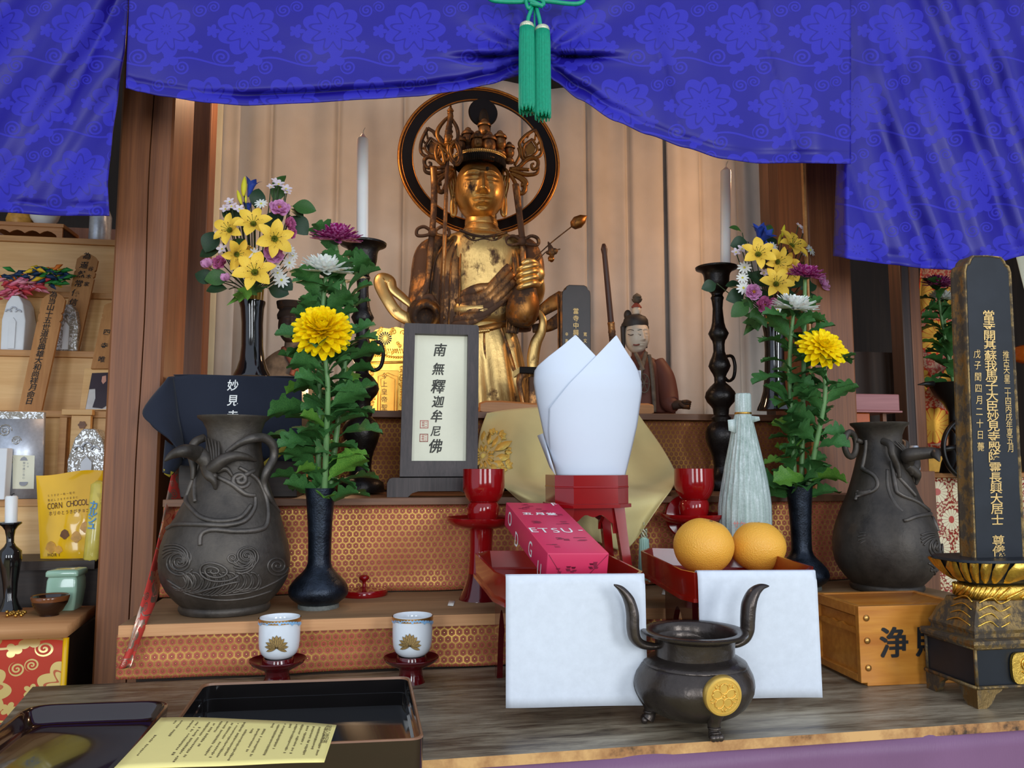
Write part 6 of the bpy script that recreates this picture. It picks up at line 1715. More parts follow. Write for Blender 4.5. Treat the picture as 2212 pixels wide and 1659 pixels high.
def mum(label, bpx, bY, hw, kind, mat, foot, bend, face, leaves, seed, xs=60, light=0.12, lsize=0.075):
    """one stalk: bloom at pixel bpx, foot (world), leaves between two py levels"""
    random.seed(seed); c = P(bpx[0], bpx[1], bY); s = hw*mpp(bpx[0], bY, bpx[1])
    t = thing('chrysanthemum', label, 'flower', (foot.x, foot.y, foot.z), group='cut chrysanthemums')
    fz = Vector(face).normalized()
    pts = catmull([foot, foot.lerp(c, 0.35)+Vector(bend)*0.6, foot.lerp(c, 0.7)+Vector(bend), c-fz*s*0.25], 8)
    b = MB(); b.tube(pts, [0.0052, 0.0045, 0.004, 0.0032], 8); b.build('stem', M['stem'], t)
    o = inst('bloom', bloom_me(kind, mat), t, facing(c-fz*s*0.10, fz, random.uniform(0, 6), s))
    b = MB(); Tc = facing(c-fz*s*0.22, fz)
    b.lathe([(s*0.05, -0.10*s), (s*0.22, 0.0), (s*0.30, 0.10*s), (s*0.30, 0.16*s)], seg=16, cap0=True, T=Tc); b.build('calyx', M['stem_dark'], t)
    n = leaves[0]
    for i in range(n):
        k = leaves[1]+(leaves[2]-leaves[1])*(i+random.uniform(-.3, .3))/max(1, n-1); k = min(0.98, max(0.0, k)); p = pts[int(k*(len(pts)-1))]
        az = i*2.4+random.uniform(-.5, .5); el = random.uniform(0.0, 1.0)
        d = Vector((math.cos(az)*math.cos(el), math.sin(az)*math.cos(el)*0.75, math.sin(el)))
        L = 0.88*lsize*random.uniform(0.8, 1.28)*(1.0-0.22*k)
        up = Vector((-d.x*d.z, -d.y*d.z, 1)).normalized(); up = (up-d*up.dot(d)).normalized(); yv = up.cross(d)
        m = Matrix((d, yv, up)).transposed().to_4x4() @ Matrix.Rotation(random.uniform(-.9, .9), 4, 'X') @ Matrix.Scale(L, 4); m.translation = p
        lm = random.choice(LEAF_L) if (random.random() < light and k < 0.5) else random.choice(LEAF)
        inst('leaf', lm, t, m)
    return t
e_ = lambda x, y, z: Vector((x, y, z))
f0 = FV1+e_(0, 0, 0.165); TOPV = P(692, 1058, FV1.y).z
fz1 = FV1.copy(); fz1.z = TOPV-0.03
mum('yellow chrysanthemum in front of the left vase stalks, big domed bloom', (696, 716), FV1.y-0.055, 66, 'dome', 'mum_yellow', fz1+e_(0.003, -0.006, 0), (0.008, -0.006, 0), (0.02, -0.80, 0.62), (30, 0.03, 0.90), 21, light=0.35)
mum('white chrysanthemum in the left vase, seen from the side under the magenta one', (704, 580), FV1.y+0.01, 60, 'cup', 'mum_white', fz1+e_(-0.006, 0.006, 0), (-0.006, 0.01, 0), (0.0, -0.30, 1), (48, 0.04, 0.96), 33, lsize=0.082)
mum('magenta chrysanthemum at the top of the left vase, beside the candle', (725, 512), FV1.y+0.03, 58, 'cup', 'mum_purple', fz1+e_(0.008, 0.008, 0), (0.022, 0.012, 0), (0.02, -0.34, 1), (44, 0.10, 0.96), 45, lsize=0.080)
fz2 = FV2.copy(); fz2.z = P(1733, 1054, FV2.y).z-0.03
mum('yellow chrysanthemum in the right vase, wide open towards the viewer', (1780, 746), FV2.y-0.05, 58, 'open', 'mum_yellow', fz2+e_(0.004, -0.005, 0), (0.010, -0.006, 0), (-0.05, -0.80, 0.62), (30, 0.05, 0.90), 51, light=0.15)
mum('white chrysanthemum in the right vase, below the magenta one', (1716, 662), FV2.y+0.0, 52, 'cup', 'mum_white', fz2+e_(-0.006, 0.004, 0), (-0.006, 0.008, 0), (0.05, -0.32, 1), (42, 0.04, 0.95), 63, lsize=0.078)
mum('magenta chrysanthemum at the top of the right vase, against the silk lilies', (1741, 592), FV2.y+0.012, 42, 'cup', 'mum_purple', fz2+e_(0.006, 0.008, 0), (0.006, 0.012, 0), (0.03, -0.40, 1), (34, 0.06, 0.85), 75, lsize=0.070)

# ------------------------------------------------------------------ silk bouquets in black vases
def silk_vase(cx, ytop, ybot, hwt, Y, label, zfoot=None):
    base = P(cx, ybot, Y)
    if zfoot: base.z = zfoot
    t = thing('bouquet_vase', label, 'vase', base, group='black vases of the silk bouquets'); h = ybot-ytop
    b = MB(); pr = [(ytop+18, hwt*0.7, cx), (ytop+2, hwt*0.88, cx), (ytop, hwt, cx), (ytop+4, hwt, cx), (ytop+h*0.10, hwt*0.88, cx), (ytop+h*0.3, hwt*0.80, cx), (ytop+h*0.6, hwt*0.82, cx), (ytop+h*0.78, hwt*0.95, cx), (ytop+h*0.90, hwt*1.18, cx), (ytop+h*0.97, hwt*1.4, cx), (ybot, hwt*1.45, cx)]
    lathe_px(b, pr, Y, 48, cap0=False); b.build('body', M['black_lacquer'], t, sharp=60); return t
def lily_me():
    b = MB()
    for k in range(6):
        petal(b, k*PI/3, R_(52), R_(-28 if k % 2 else -18), 1.05, 0.25 if k % 2 else 0.30, 0.06, 0.0, 0.28, 7, [0.3, 0.55, 0.85, 1.0, 0.95, 0.62, 0.08])
    return mesh_of(b, 'lily', M['p_lily'])
def throat_me():
    b = MB(); random.seed(2)
    b.lathe([(0.05, 0.0), (0.11, 0.10), (0.16, 0.20)], seg=12, cap0=True)
    for k in range(7):
        a = k*0.9; b.tube(catmull([(0.02*math.cos(a), 0.02*math.sin(a), 0.05), (0.10*math.cos(a), 0.10*math.sin(a), 0.34), (0.26*math.cos(a), 0.26*math.sin(a), 0.55)], 3), 0.014, 5)
    return mesh_of(b, 'throat', M['p_eye'])
def anther_me():
    b = MB(); random.seed(4)
    for k in range(7):
        a = k*0.9; b.ball((0.27*math.cos(a), 0.27*math.sin(a), 0.56), (0.022, 0.022, 0.05), 8, 5)
    for k in range(40):
        a = random.uniform(0, 2*PI); r = random.uniform(0.25, 0.5); b.ball((r*math.cos(round(a/(PI/3))*PI/3+random.uniform(-.16, .16)), r*math.sin(round(a/(PI/3))*PI/3+random.uniform(-.16, .16)), 0.30+0.10*math.sin(r*3)), 0.012, 5, 4)
    return mesh_of(b, 'stamens', M['speck'])
def rose_me(mat, cl=0.0):
    b = MB(); random.seed(8)
    for li, (n, e0, e1, L, w) in enumerate(((6, 5, 62, 0.95, 0.40), (6, 18, 80, 0.85, 0.38), (5, 32, 98, 0.72, 0.34), (5, 48, 112, 0.55, 0.28))):
        for i in range(n): petal(b, 2*PI*(i+0.5*(li % 2))/n+random.uniform(-.1, .1), R_(e0+cl), R_(e1+cl), L*random.uniform(.92, 1.06), w, 0.10, 0.0, -0.30, 6, [0.5, 0.8, 1.0, 1.05, 0.95, 0.75, 0.45])
    return mesh_of(b, 'rose', mat)
def centre_me():
    b = MB(); random.seed(6)
    b.ball((0, 0, 0.28), (0.17, 0.17, 0.10), 10, 6)
    for k in range(26):
        a, r = random.uniform(0, 2*PI), random.uniform(0.05, 0.26); b.tube([(r*0.5*math.cos(a), r*0.5*math.sin(a), 0.28), (r*math.cos(a), r*math.sin(a), 0.42)], 0.018, 4)
    return mesh_of(b, 'stamens', M['p_centre'])
def daisy_me(mat, n=11, w=0.15, e=6):
    b = MB()
    for k in range(n): petal(b, 2*PI*k/n, R_(e), R_(e-14), 0.92, w, 0.10, 0.02*(k % 2), 0.2, 4, [0.5, 0.85, 1.0, 0.9, 0.25])
    return mesh_of(b, 'daisy', mat)
def eye_me():
    b = MB(); b.ball((0, 0, 0.05), (0.17, 0.17, 0.09), 12, 6); return mesh_of(b, 'eye', M['p_bud'])
def bell_me():
    b = MB()
    b.lathe([(0.04, -0.9), (0.10, -0.75), (0.22, -0.3), (0.30, 0.1), (0.36, 0.3)], seg=15, cap0=True)
    for k in range(5): petal(b, 2*PI*k/5, R_(72), R_(20), 0.75, 0.28, 0.30, 0.12, 0.25, 5, [0.9, 1.0, 0.9, 0.6, 0.3, 0.06])
    return mesh_of(b, 'bellflower', M['p_blue'])
def bud_me():
    b = MB(); b.lathe([(0.04, -1), (0.16, -0.8), (0.26, -0.3), (0.28, 0.1), (0.20, 0.55), (0.10, 0.85), (0.02, 1.0)], seg=12, cap0=True, cap1=True); return mesh_of(b, 'bud', M['p_bud'])
def oval_me(mat, wide=0.32):
    b = MB(); n = 12; rows = []
    for i in range(n+1):
        t = i/n; w = 0.012 if t < 0.12 else wide*math.sin(PI*min(1, (t-0.12)/0.88*0.98+0.02))**0.8
        rows.append([Vector((t, w*s_, 0.08*math.sin(t*PI)-0.10*t*t+0.18*w*abs(s_))) for s_ in (-1, -0.5, 0, 0.5, 1)])
    b.rings(rows, False); return mesh_of(b, 'leaf', mat)
def ivy_me(mat):
    b = MB(); out = [(0, 0.02), (0.10, 0.30), (0.36, 0.46), (0.34, 0.26), (0.62, 0.30), (0.58, 0.16), (1.0, 0.0)]
    rows = [[Vector((x, -y, -0.1*x*x)), Vector((x*0.98, -y*0.5, 0.02-0.1*x*x)), Vector((x*0.96, 0, 0.03-0.1*x*x)), Vector((x*0.98, y*0.5, 0.02-0.1*x*x)), Vector((x, y, -0.1*x*x))] for x, y in out]
    b.rings(rows, False); return mesh_of(b, 'leaf', mat)
ME = dict(lily=lily_me(), throat=throat_me(), anther=anther_me(), rose=rose_me(M['p_pink']), rosed=rose_me(M['p_pink_dk'], 18), rosebud=rose_me(M['p_pink'], 40), centre=centre_me(), daisy=daisy_me(M['p_white']), blush=daisy_me(M['p_blush'], 5, 0.30, 20),
          eye=eye_me(), bell=bell_me(), bud=bud_me(), oval=oval_me(M['silk_leaf']), ovald=oval_me(M['silk_leaf_dark'], 0.36), ivy=ivy_me(M['silk_leaf']))
ME['ivy_l'] = ivy_me(M['mum_leaf_light'])
def bouquet(label, cx, cy, Y, foot, items, seed, sc=1.0):
    random.seed(seed); t = thing('silk_bouquet', label, 'bouquet', foot, group='silk bouquets'); k = mpp(cx, Y, cy)
    hub = foot+Vector((0, -0.002, 0.012))
    names = dict(lily='lily', rose='rose', rosed='rose', rosebud='rose', daisy='daisy', blush='blossom', bell='bellflower', bud='bud', oval='leaf', ovald='leaf', ivy='leaf', ivy_l='leaf')
    for it in items:
        kind, x, y, hw = it[:4]; dy = it[4] if len(it) > 4 else None; tilt = it[5] if len(it) > 5 else None
        ox, oy = (x-cx)*k, (y-cy)*k
        depth = dy if dy is not None else 0.055*max(0, 1-((x-cx)**2+(y-cy)**2)/130.0**2)
        p = P(x, y, Y-depth)
        if kind in ('oval', 'ovald', 'ivy', 'ivy_l'):
            # leaf: tilt is its screen angle, hw its length; (x,y) its middle
            a = R_(tilt or 0); d = Vector((math.cos(a), -0.15, math.sin(a))).normalized(); up = Vector((0, -0.92, 0.4)); up = (up-d*up.dot(d)).normalized()
            m = Matrix((d, up.cross(d), up)).transposed().to_4x4() @ Matrix.Rotation(random.uniform(-.4, .4), 4, 'X') @ Matrix.Scale(hw*k, 4); m.translation = p-d*hw*k*0.5
            inst('leaf', ME[kind], t, m); end = p-d*hw*k*0.5
        else:
            d = tilt if tilt else (ox*5+random.uniform(-.15, .15), -1.0, -oy*4+0.25)
            z = Vector(d).normalized()
            if kind == 'bud': z = Vector((d[0]*0.3, -0.2, 1)).normalized() if not tilt else z
            roll = random.uniform(0, 6)
            m = facing(p, z, roll, hw*k)
            o = inst(names[kind], ME[kind], t, m)
            sub = {'lily': ('throat', 'anther'), 'rose': ('centre',), 'rosed': ('centre',), 'daisy': ('eye',), 'blush': ('eye',)}.get(kind, ())
            for sname in sub: 
                q = bpy.data.objects.new({'anther': 'stamens', 'centre': 'stamens', 'throat': 'throat', 'eye': 'eye'}[sname], ME[sname]); COL.objects.link(q); q.parent = o
            end = p-z*hw*k*0.15
        if kind != 'ovald' or True:
            b = MB(); mid = end.lerp(hub, 0.5)+Vector((ox*0.15, 0.01, 0.01))
            b.tube(catmull([end, mid, hub], 5), 0.0011, 5); b.build('stem', M['stem_dark'], t)
    b = MB()
    for i in range(22):
        a = i*2.4; r = 0.017*math.sqrt((i+0.5)/22); b.tube([foot+Vector((r*math.cos(a), r*math.sin(a), -0.012)), foot+Vector((r*math.cos(a)*1.1, r*math.sin(a)*1.1, 0.028))], 0.0019, 6)
    b.build('stem_bundle', M['stem_tan'], t); return t
YB1 = 1.50; zt1 = 0
silk_vase(545, 651, 814, 29, YB1, 'glossy black vase standing on the navy-covered box, holding the left silk bouquet', zfoot=None)
foot = P(545, 652, YB1)
bouquet('silk bouquet of yellow lilies and pink roses in the black vase at the left', 548, 540, YB1, foot, [
    ('lily', 548, 488, 42, .07), ('lily', 500, 500, 40, .06, (-0.45, -1, 0.2)), ('lily', 592, 517, 44, .075, (0.30, -1, -0.1)), ('lily', 508, 548, 38, .06, (0.6, -0.7, -0.35)), ('lily', 552, 592, 48, .07, (-0.05, -1, 0.25)), ('lily', 537, 546, 26, .03, (0.5, -0.4, 0.7)),
    ('rose', 603, 453, 25, .05), ('rose', 591, 549, 25, .06, (0.3, -1, 0.1)), ('rosebud', 451, 575, 20, .04, (-0.5, -0.6, 0.8)), ('rosed', 478, 570, 20, .035), ('rosebud', 487, 606, 17, .05, (-0.1, -0.4, 1)), ('rosed', 622, 485, 20, .03, (1, -0.6, 0.2)), ('rosed', 626, 502, 17, .03, (1, -0.6, -0.2)),
    ('daisy', 564, 440, 15, .05), ('blush', 500, 446, 14, .04), ('blush', 517, 452, 13, .045), ('blush', 487, 452, 13, .035), ('blush', 496, 436, 12, .04), ('blush', 602, 398, 14, .03), ('blush', 618, 408, 14, .03), ('blush', 595, 392, 11, .025), ('blush', 585, 404, 10, .03), ('blush', 620, 415, 11, .03),
    ('daisy', 549, 548, 15, .055), ('daisy', 588, 575, 17, .055), ('daisy', 625, 540, 14, .04), ('daisy', 625, 568, 16, .04), ('daisy', 608, 605, 18, .05), ('daisy', 600, 590, 14, .05), ('blush', 474, 505, 13, .04), ('blush', 480, 538, 13, .04), ('daisy', 632, 552, 13, .03),
    ('bell', 542, 403, 27, .03, (0.28, -0.25, 1)), ('bell', 535, 450, 20, .02, (0, -0.3, 1)), ('bud', 527, 403, 23, .035, (0.05, -0.1, 1)), ('bud', 517, 426, 17, .04, (-0.3, -0.1, 1)), ('bud', 531, 430, 9, .04),
    ('oval', 655, 449, 58, .03, -8), ('ovald', 645, 485, 62, .02, -48), ('oval', 603, 398, 52, .0, 62), ('oval', 600, 418, 50, .0, 70), ('ovald', 457, 520, 58, .03, 245), ('ovald', 455, 545, 50, .02, 200), ('ovald', 640, 460, 40, .02, -30), ('oval', 472, 600, 60, .03, 190), ('ovald', 445, 600, 50, .02, 160),
    ('ivy_l', 515, 640, 62, .06, 215), ('ivy', 560, 622, 46, .06, 20), ('ovald', 470, 625, 48, .03, 185), ('ovald', 600, 628, 50, .04, -15), ('ovald', 555, 430, 50, .02, 80), ('oval', 520, 530, 45, .02, 150), ('ovald', 560, 560, 50, .02, 60), ('ovald', 590, 480, 60, .02, 45), ('ovald', 500, 470, 55, .02, 130), ('oval', 640, 590, 40, .03, -10), ('ovald', 615, 612, 45, .04, -40), ('ivy', 530, 625, 40, .05, 190)], 5)
YB2 = 1.50
vb2 = silk_vase(1673, 702, 886, 27, YB2, 'glossy black vase half hidden behind the right chrysanthemums, holding the right silk bouquet', zfoot=None)
foot = P(1673, 703, YB2)
bouquet('silk bouquet of yellow lilies, blue bellflower and pink roses at the right, beside the candle', 1665, 585, YB2, foot, [
    ('lily', 1636, 553, 40, .07, (-0.2, -1, 0.3)), ('lily', 1706, 535, 42, .05, (0.25, -0.8, 0.45)), ('lily', 1676, 566, 36, .06, (0.2, -1, -0.2)), ('lily', 1674, 617, 40, .075, (-0.1, -1, 0.3)), ('lily', 1705, 590, 30, .05, (0.5, -0.8, -0.3)), ('lily', 1700, 572, 28, .04, (-.5, -.8, 0)),
    ('rose', 1626, 632, 20, .06), ('rose', 1775, 611, 22, .04, (0.7, -0.7, 0.3)), ('rosed', 1646, 660, 23, .06), ('rosed', 1662, 655, 20, .06, (0.2, -0.8, -0.5)), ('rosed', 1745, 597, 15, .03),
    ('blush', 1738, 495, 14, .03, (0, -1, 0.1)), ('blush', 1757, 507, 13, .03, (0.4, -1, -0.4)), ('blush', 1725, 488, 9, .03), ('daisy', 1735, 543, 14, .05), ('daisy', 1750, 540, 16, .05), ('daisy', 1608, 578, 16, .05), ('daisy', 1604, 600, 14, .05), ('daisy', 1606, 622, 16, .05), ('blush', 1590, 545, 11, .04), ('blush', 1603, 538, 12, .04), ('blush', 1650, 590, 12, .04), ('daisy', 1668, 533, 14, .04), ('daisy', 1680, 670, 13, .05),
    ('bell', 1641, 503, 28, .03, (-0.2, -0.5, 1)), ('bell', 1652, 512, 26, .04, (0.3, -0.8, 0.5)), ('bell', 1655, 535, 18, .03), ('bud', 1692, 499, 15, .03, (0.2, -0.1, 1)), ('bud', 1684, 517, 12, .03, (0.1, -0.3, 1)),
    ('oval', 1590, 496, 34, .03, 160), ('ovald', 1598, 526, 46, .03, 195), ('ovald', 1533, 618, 40, .03, 200), ('ovald', 1590, 640, 50, .03, 200), ('oval', 1600, 668, 56, .05, 215), ('ivy', 1625, 700, 66, .06, 225), ('oval', 1660, 500, 34, .02, 70), ('ovald', 1660, 525, 45, .02, 30), ('ovald', 1745, 620, 45, .04, 20), ('ovald', 1720, 610, 50, .03, 45), ('ovald', 1590, 620, 50, .02, 170), ('ovald', 1640, 605, 55, .03, 150), ('oval', 1630, 680, 44, .05, 250), ('ovald', 1700, 640, 50, .03, 10), ('ovald', 1650, 640, 50, .03, 200), ('ovald', 1755, 640, 40, .04, -20), ('ovald', 1690, 560, 50, .02, 60), ('ovald', 1610, 590, 40, .03, 140), ('ivy', 1610, 655, 40, .05, 190)], 15)
# ------------------------------------------------------------------ statues
def head_mesh(b, c, w, h, d, turn=0.0, nu=120, nv=96, eyes=0.19, mouth=-0.48, nose=-0.22, brow=0.44, jaw=0.24, amp=1.0):
    """a carved head: half width w, half height h, half depth d; features pressed into the front"""
    ct, st = math.cos(turn), math.sin(turn)
    def g(t, m, s): return math.exp(-((t-m)/s)**2)
    def fn(u, v):
        th = PI*(1-v); ph = 2*PI*u
        x, y, z = math.sin(th)*math.sin(ph), -math.sin(th)*math.cos(ph), math.cos(th)
        sx = math.copysign(abs(x)**0.80, x); fy = y
        k = 1.0-jaw*max(0, -z)**1.7*(1.0 if True else 0)
        X, Z = sx*k, z
        fr = max(0.0, -y); dep = 0.0
        if fr > 0:
            ax = abs(X)
            nw = 0.075+0.10*max(0, min(1, (brow-0.1-Z)/(brow-0.1-nose)))
            if Z < brow and Z > nose-0.14:
                t = (brow-Z)/(brow-nose); prof = 0.05+0.25*min(1, max(0, t))**1.2
                if Z < nose: prof *= max(0, 1-((nose-Z)/0.13))**0.7
                dep += prof*math.exp(-(ax/nw)**2.4)
            dep += 0.055*g(ax, 0.14, 0.055)*g(Z, nose-0.02, 0.07)               # wings of the nose
            by = brow-0.30*(ax-0.36)**2*2.2
            dep += 0.05*g(Z, by, 0.035)*g(ax, 0.38, 0.30)*(1 if ax > 0.08 else 0.6)   # brow arc
            dep -= 0.085*g(ax, 0.36, 0.22)*g(Z, eyes+0.06, 0.14)                 # socket
            lid = 0.095*g(ax, 0.37, 0.17)*g(Z, eyes+0.035, 0.085); dep += lid
            dep -= 0.055*g(Z, eyes-0.045+0.05*(ax-0.37)**2*4-0.02*math.cos((ax-0.37)*6), 0.018)*g(ax, 0.37, 0.19)   # slit of the eye
            dep += 0.035*g(ax, 0.36, 0.17)*g(Z, eyes-0.11, 0.05)
            dep += 0.05*g(ax, 0.52, 0.28)*g(Z, -0.30, 0.26)                      # cheek
            dep += 0.10*g(Z, mouth+0.055, 0.05)*math.exp(-(ax/0.21)**2)*(1-0.25*g(ax, 0, 0.03))   # upper lip
            dep += 0.10*g(Z, mouth-0.075, 0.055)*math.exp(-(ax/0.17)**2)          # lower lip
            dep -= 0.07*g(Z, mouth-0.005, 0.016)*math.exp(-(ax/0.23)**2)
            dep -= 0.035*g(Z, mouth-0.20, 0.05)*math.exp(-(ax/0.20)**2)
            dep += 0.09*g(Z, -0.84, 0.11)*math.exp(-(ax/0.20)**2)                # chin
            dep -= 0.03*g(ax, 0.0, 0.03)*g(Z, mouth+0.16, 0.05)
            dep *= min(1, fr*1.6)*amp
        px_, py_, pz_ = X*w, (fy-dep)*d, math.copysign(abs(Z)**0.93, Z)*h
        return Vector((c[0]+px_*ct-py_*st, c[1]+px_*st+py_*ct, c[2]+pz_))
    b.grid(fn, nu, nv)
def loft_px(b, rows, Y, n=40, cap0=True, cap1=True, fold=None):
    """rows (py, px, half width px, depth ratio[, dy]): elliptical sections"""
    rr = []
    for i, r in enumerate(rows):
        py, px, hw, dr = r[:4]; dy = r[4] if len(r) > 4 else 0
        c = P(px, py, Y+dy); R = hw*mpp(px, Y, py); ring = []
        for k in range(n):
            a = 2*PI*k/n; f = 1.0+(fold(a, i/(len(rows)-1)) if fold else 0)
            ring.append(Vector((c.x+R*f*math.cos(a), Y+dy+R*dr*f*math.sin(a), c.z)))
        rr.append(ring)
    b.rings(rr, True, cap0, cap1)
def smooth_rows(rows, n=4):
    m = max(len(r) for r in rows); rows = [tuple(r)+(0,)*(m-len(r)) for r in rows]; out = []
    for i in range(len(rows)-1):
        a, c, d, e = rows[max(i-1, 0)], rows[i], rows[i+1], rows[min(i+2, len(rows)-1)]
        for k in range(n):
            t = k/n; out.append(tuple(0.5*((2*q)+(s-p)*t+(2*p-5*q+4*s-u)*t*t+(3*q-p-3*s+u)*t**3) for p, q, s, u in zip(a, c, d, e)))
    out.append(rows[-1]); return out
YS = 2.02; KS = mpp(1042, YS, 600)
S3 = lambda x, y, d=0.0: P(800+x/3.318, 180+y/3.318, YS-d)
S2 = lambda x, y, d=0.0: P(780+x/3.19, 580+y/3.19, YS-d)
sr = P(1042, 880, YS)
ST = thing('gilt_statue', 'large worn gilt standing statue with ring halo and tall crown', 'statue', (sr.x, YS, zS3))
# halo: black ring with gilt rims, standing just behind the head
def ringband(b, cx, cy, r0, r1, Y, d0, d1, n=96, ky=0.94):
    c = P(cx, cy, Y); k = mpp(cx, Y, cy); rr = []
    for r, d in ((r0, d0), (r1, d0), (r1, d1), (r0, d1)):
        rr.append([Vector((c.x+r*k*math.cos(a), Y+d, c.z+r*k*ky*math.sin(a))) for a in [2*PI*i/n for i in range(n)]])
    vr = [[b.v(p) for p in r] for r in rr]
    for i in range(4):
        j = (i+1) % 4
        for q in range(n): b.f([vr[i][q], vr[i][(q+1) % n], vr[j][(q+1) % n], vr[j][q]])
YH = YS+0.085
b = MB(); ringband(b, 1037, 346, 145, 171, YH, 0.0, 0.012); halo = b.build('halo', M['halo_black'], ST, sharp=40)
b = MB(); c = P(1037, 346, YH); kh = mpp(1037, YH, 346)
def circ(r, dy): return [Vector((c.x+r*kh*math.cos(a), YH+dy, c.z+r*kh*0.94*math.sin(a))) for a in [2*PI*i/140 for i in range(141)]]
b.tube(circ(174, 0.002), 0.0042, 8, False); b.tube(circ(168, -0.001), 0.0014, 6, False); b.tube(circ(145, 0.0), 0.0018, 6, False); b.build('gilt_rim', M['halo_gold'], halo)
# body
b = MB()
rows = smooth_rows([(486, 1040, 33, 0.9, 0.0), (500, 1041, 42, 0.85), (510, 1042, 66, 0.62), (520, 1043, 88, 0.55), (545, 1044, 98, 0.55), (580, 1044, 92, 0.58), (620, 1040, 82, 0.60, -0.004), (650, 1036, 76, 0.62, -0.008), (675, 1032, 76, 0.66, -0.014), (695, 1034, 72, 0.66, -0.008), (706, 1036, 68, 0.64)], 4)
def chest(a, t): return 0.05*math.exp(-((t-0.30)/0.14)**2)*(math.exp(-((math.cos(a)-0.42)/0.3)**2)+math.exp(-((math.cos(a)+0.42)/0.3)**2))*(math.sin(a) < 0)
loft_px(b, rows, YS, 72, True, True, chest); b.build('torso', M['gold_bright'], ST)
b = MB()
loft_px(b, smooth_rows([(446, 1040, 30, 0.95, -0.006), (462, 1039, 33, 0.95, -0.004), (470, 1039, 34, 0.95), (473, 1039, 33, .95), (476, 1039, 34.5, 0.95), (486, 1040, 36, 0.95), (489, 1040, 35, .95), (492, 1040, 37, 0.95), (506, 1041, 44, 0.9)], 3), YS, 40); b.build('neck', M['gold_skin'], ST)
# skirt
def skf(a, t): return (0.05*math.sin(a*9+0.6)+0.03*math.sin(a*17+2))*min(1, t*1.6)
b = MB(); loft_px(b, smooth_rows([(698, 1038, 70, 0.66), (712, 1040, 73, 0.68), (740, 1046, 76, 0.70), (780, 1050, 80, 0.70), (820, 1053, 84, 0.72), (850, 1056, 88, 0.74), (892, 1058, 92, 0.76)], 4), YS, 110, True, True, skf); b.build('skirt', M['gold_bright'], ST)
b = MB()
for pts, r in (([(690, 390), (760, 440), (900, 470), (960, 430)], .006), ([(660, 400), (700, 520), (800, 620), (830, 760), (820, 900)], .009), ([(900, 400), (920, 520), (960, 680), (1000, 800), (1080, 900)], .008), ([(960, 400), (1010, 560), (1060, 720), (1120, 880)], .007), ([(850, 440), (850, 560), (870, 700), (880, 880)], .006), ([(910, 440), (985, 600), (1030, 760), (1095, 840)], .006)):
    b.tube(catmull([S2(x, y, 0.060-0.012*abs(x-860)/200) for x, y in pts], 6), [r*0.6, r, r, r*0.7], 8, True, (0.7, 1.0))
b.build('skirt_fold', M['gold_dull'], ST)
b = MB()
b.tube(catmull([S2(660, 405, 0.045), S2(760, 425, 0.060), S2(850, 415, 0.062), S2(930, 395, 0.058), S2(1000, 375, 0.040)], 5), 0.010, 10, True, (0.6, 1)); b.build('belt', M['gold_dull'], ST)
b = MB()
for i in range(7): b.ball(S2(800+i*13, 435-i*1.5, 0.066), 0.005, 10, 6)
b.build('belt_ornament', M['gold_bright'], ST)
# robe: two hanging fronts with sleeves
b = MB()
loft_px(b, smooth_rows([(512, 962, 20, 0.9, 0.006), (528, 940, 33, 0.9, 0.006), (560, 932, 40, 0.85, 0.004), (610, 928, 42, 0.8, 0.0), (660, 924, 44, 0.85, -0.01), (690, 922, 44, 0.9, -0.015), (722, 926, 40, 0.9, -0.015), (736, 928, 36, 0.8, -0.012)], 4), YS, 44, True, True, lambda a, t: 0.04*math.sin(a*7+t*2)); b.build('sleeve', M['statue_dark'], ST)
b = MB()
loft_px(b, smooth_rows([(512, 1118, 18, 0.9, 0.006), (528, 1132, 28, 0.9, 0.006), (560, 1140, 34, 0.85, 0.004), (600, 1142, 33, 0.8, 0.0), (640, 1138, 30, 0.85, 0.0), (680, 1132, 26, 0.9, 0.006), (715, 1124, 22, 0.9, 0.01)], 4), YS, 44, True, True, lambda a, t: 0.04*math.sin(a*7+t*2)); b.build('sleeve', M['statue_dark'], ST)
for side, pts in ((-1, [(985, 520, .040), (968, 560, .055), (962, 620, .058), (960, 680, .058), (958, 745, .055), (960, 830, .055)]), (1, [(1104, 520, .036), (1112, 560, .048), (1114, 620, .048), (1110, 680, .046), (1105, 720, .046)])):
    b = MB(); q = catmull([P(x, y, YS-d) for x, y, d in pts], 6); w = [18, 25, 30, 31, 30, 28] if side < 0 else [10, 15, 15, 14, 12]
    ws = lerp_list([v_*KS for v_ in w], len(q))
    b.rings([[p+Vector((ws[i]*s_, -0.004+0.010*abs(s_)+0.005*math.sin(s_*9+i*0.15), 0)) for s_ in (-1, -0.66, -0.33, 0, 0.33, 0.66, 1)] for i, p in enumerate(q)], False)
    o = b.build('robe_front', M['statue_dark'], ST, solid=0.006)
    b = MB()
    for s_ in (-1, 1): b.tube([p+Vector((ws[i]*s_, -0.002, 0)) for i, p in enumerate(q)], 0.0026, 8)
    for s_ in (-0.35, 0.3): b.tube([p+Vector((ws[i]*s_, -0.007, 0)) for i, p in enumerate(q)], 0.0024, 8)
    b.build('robe_hem', M['gold_dull'], ST)
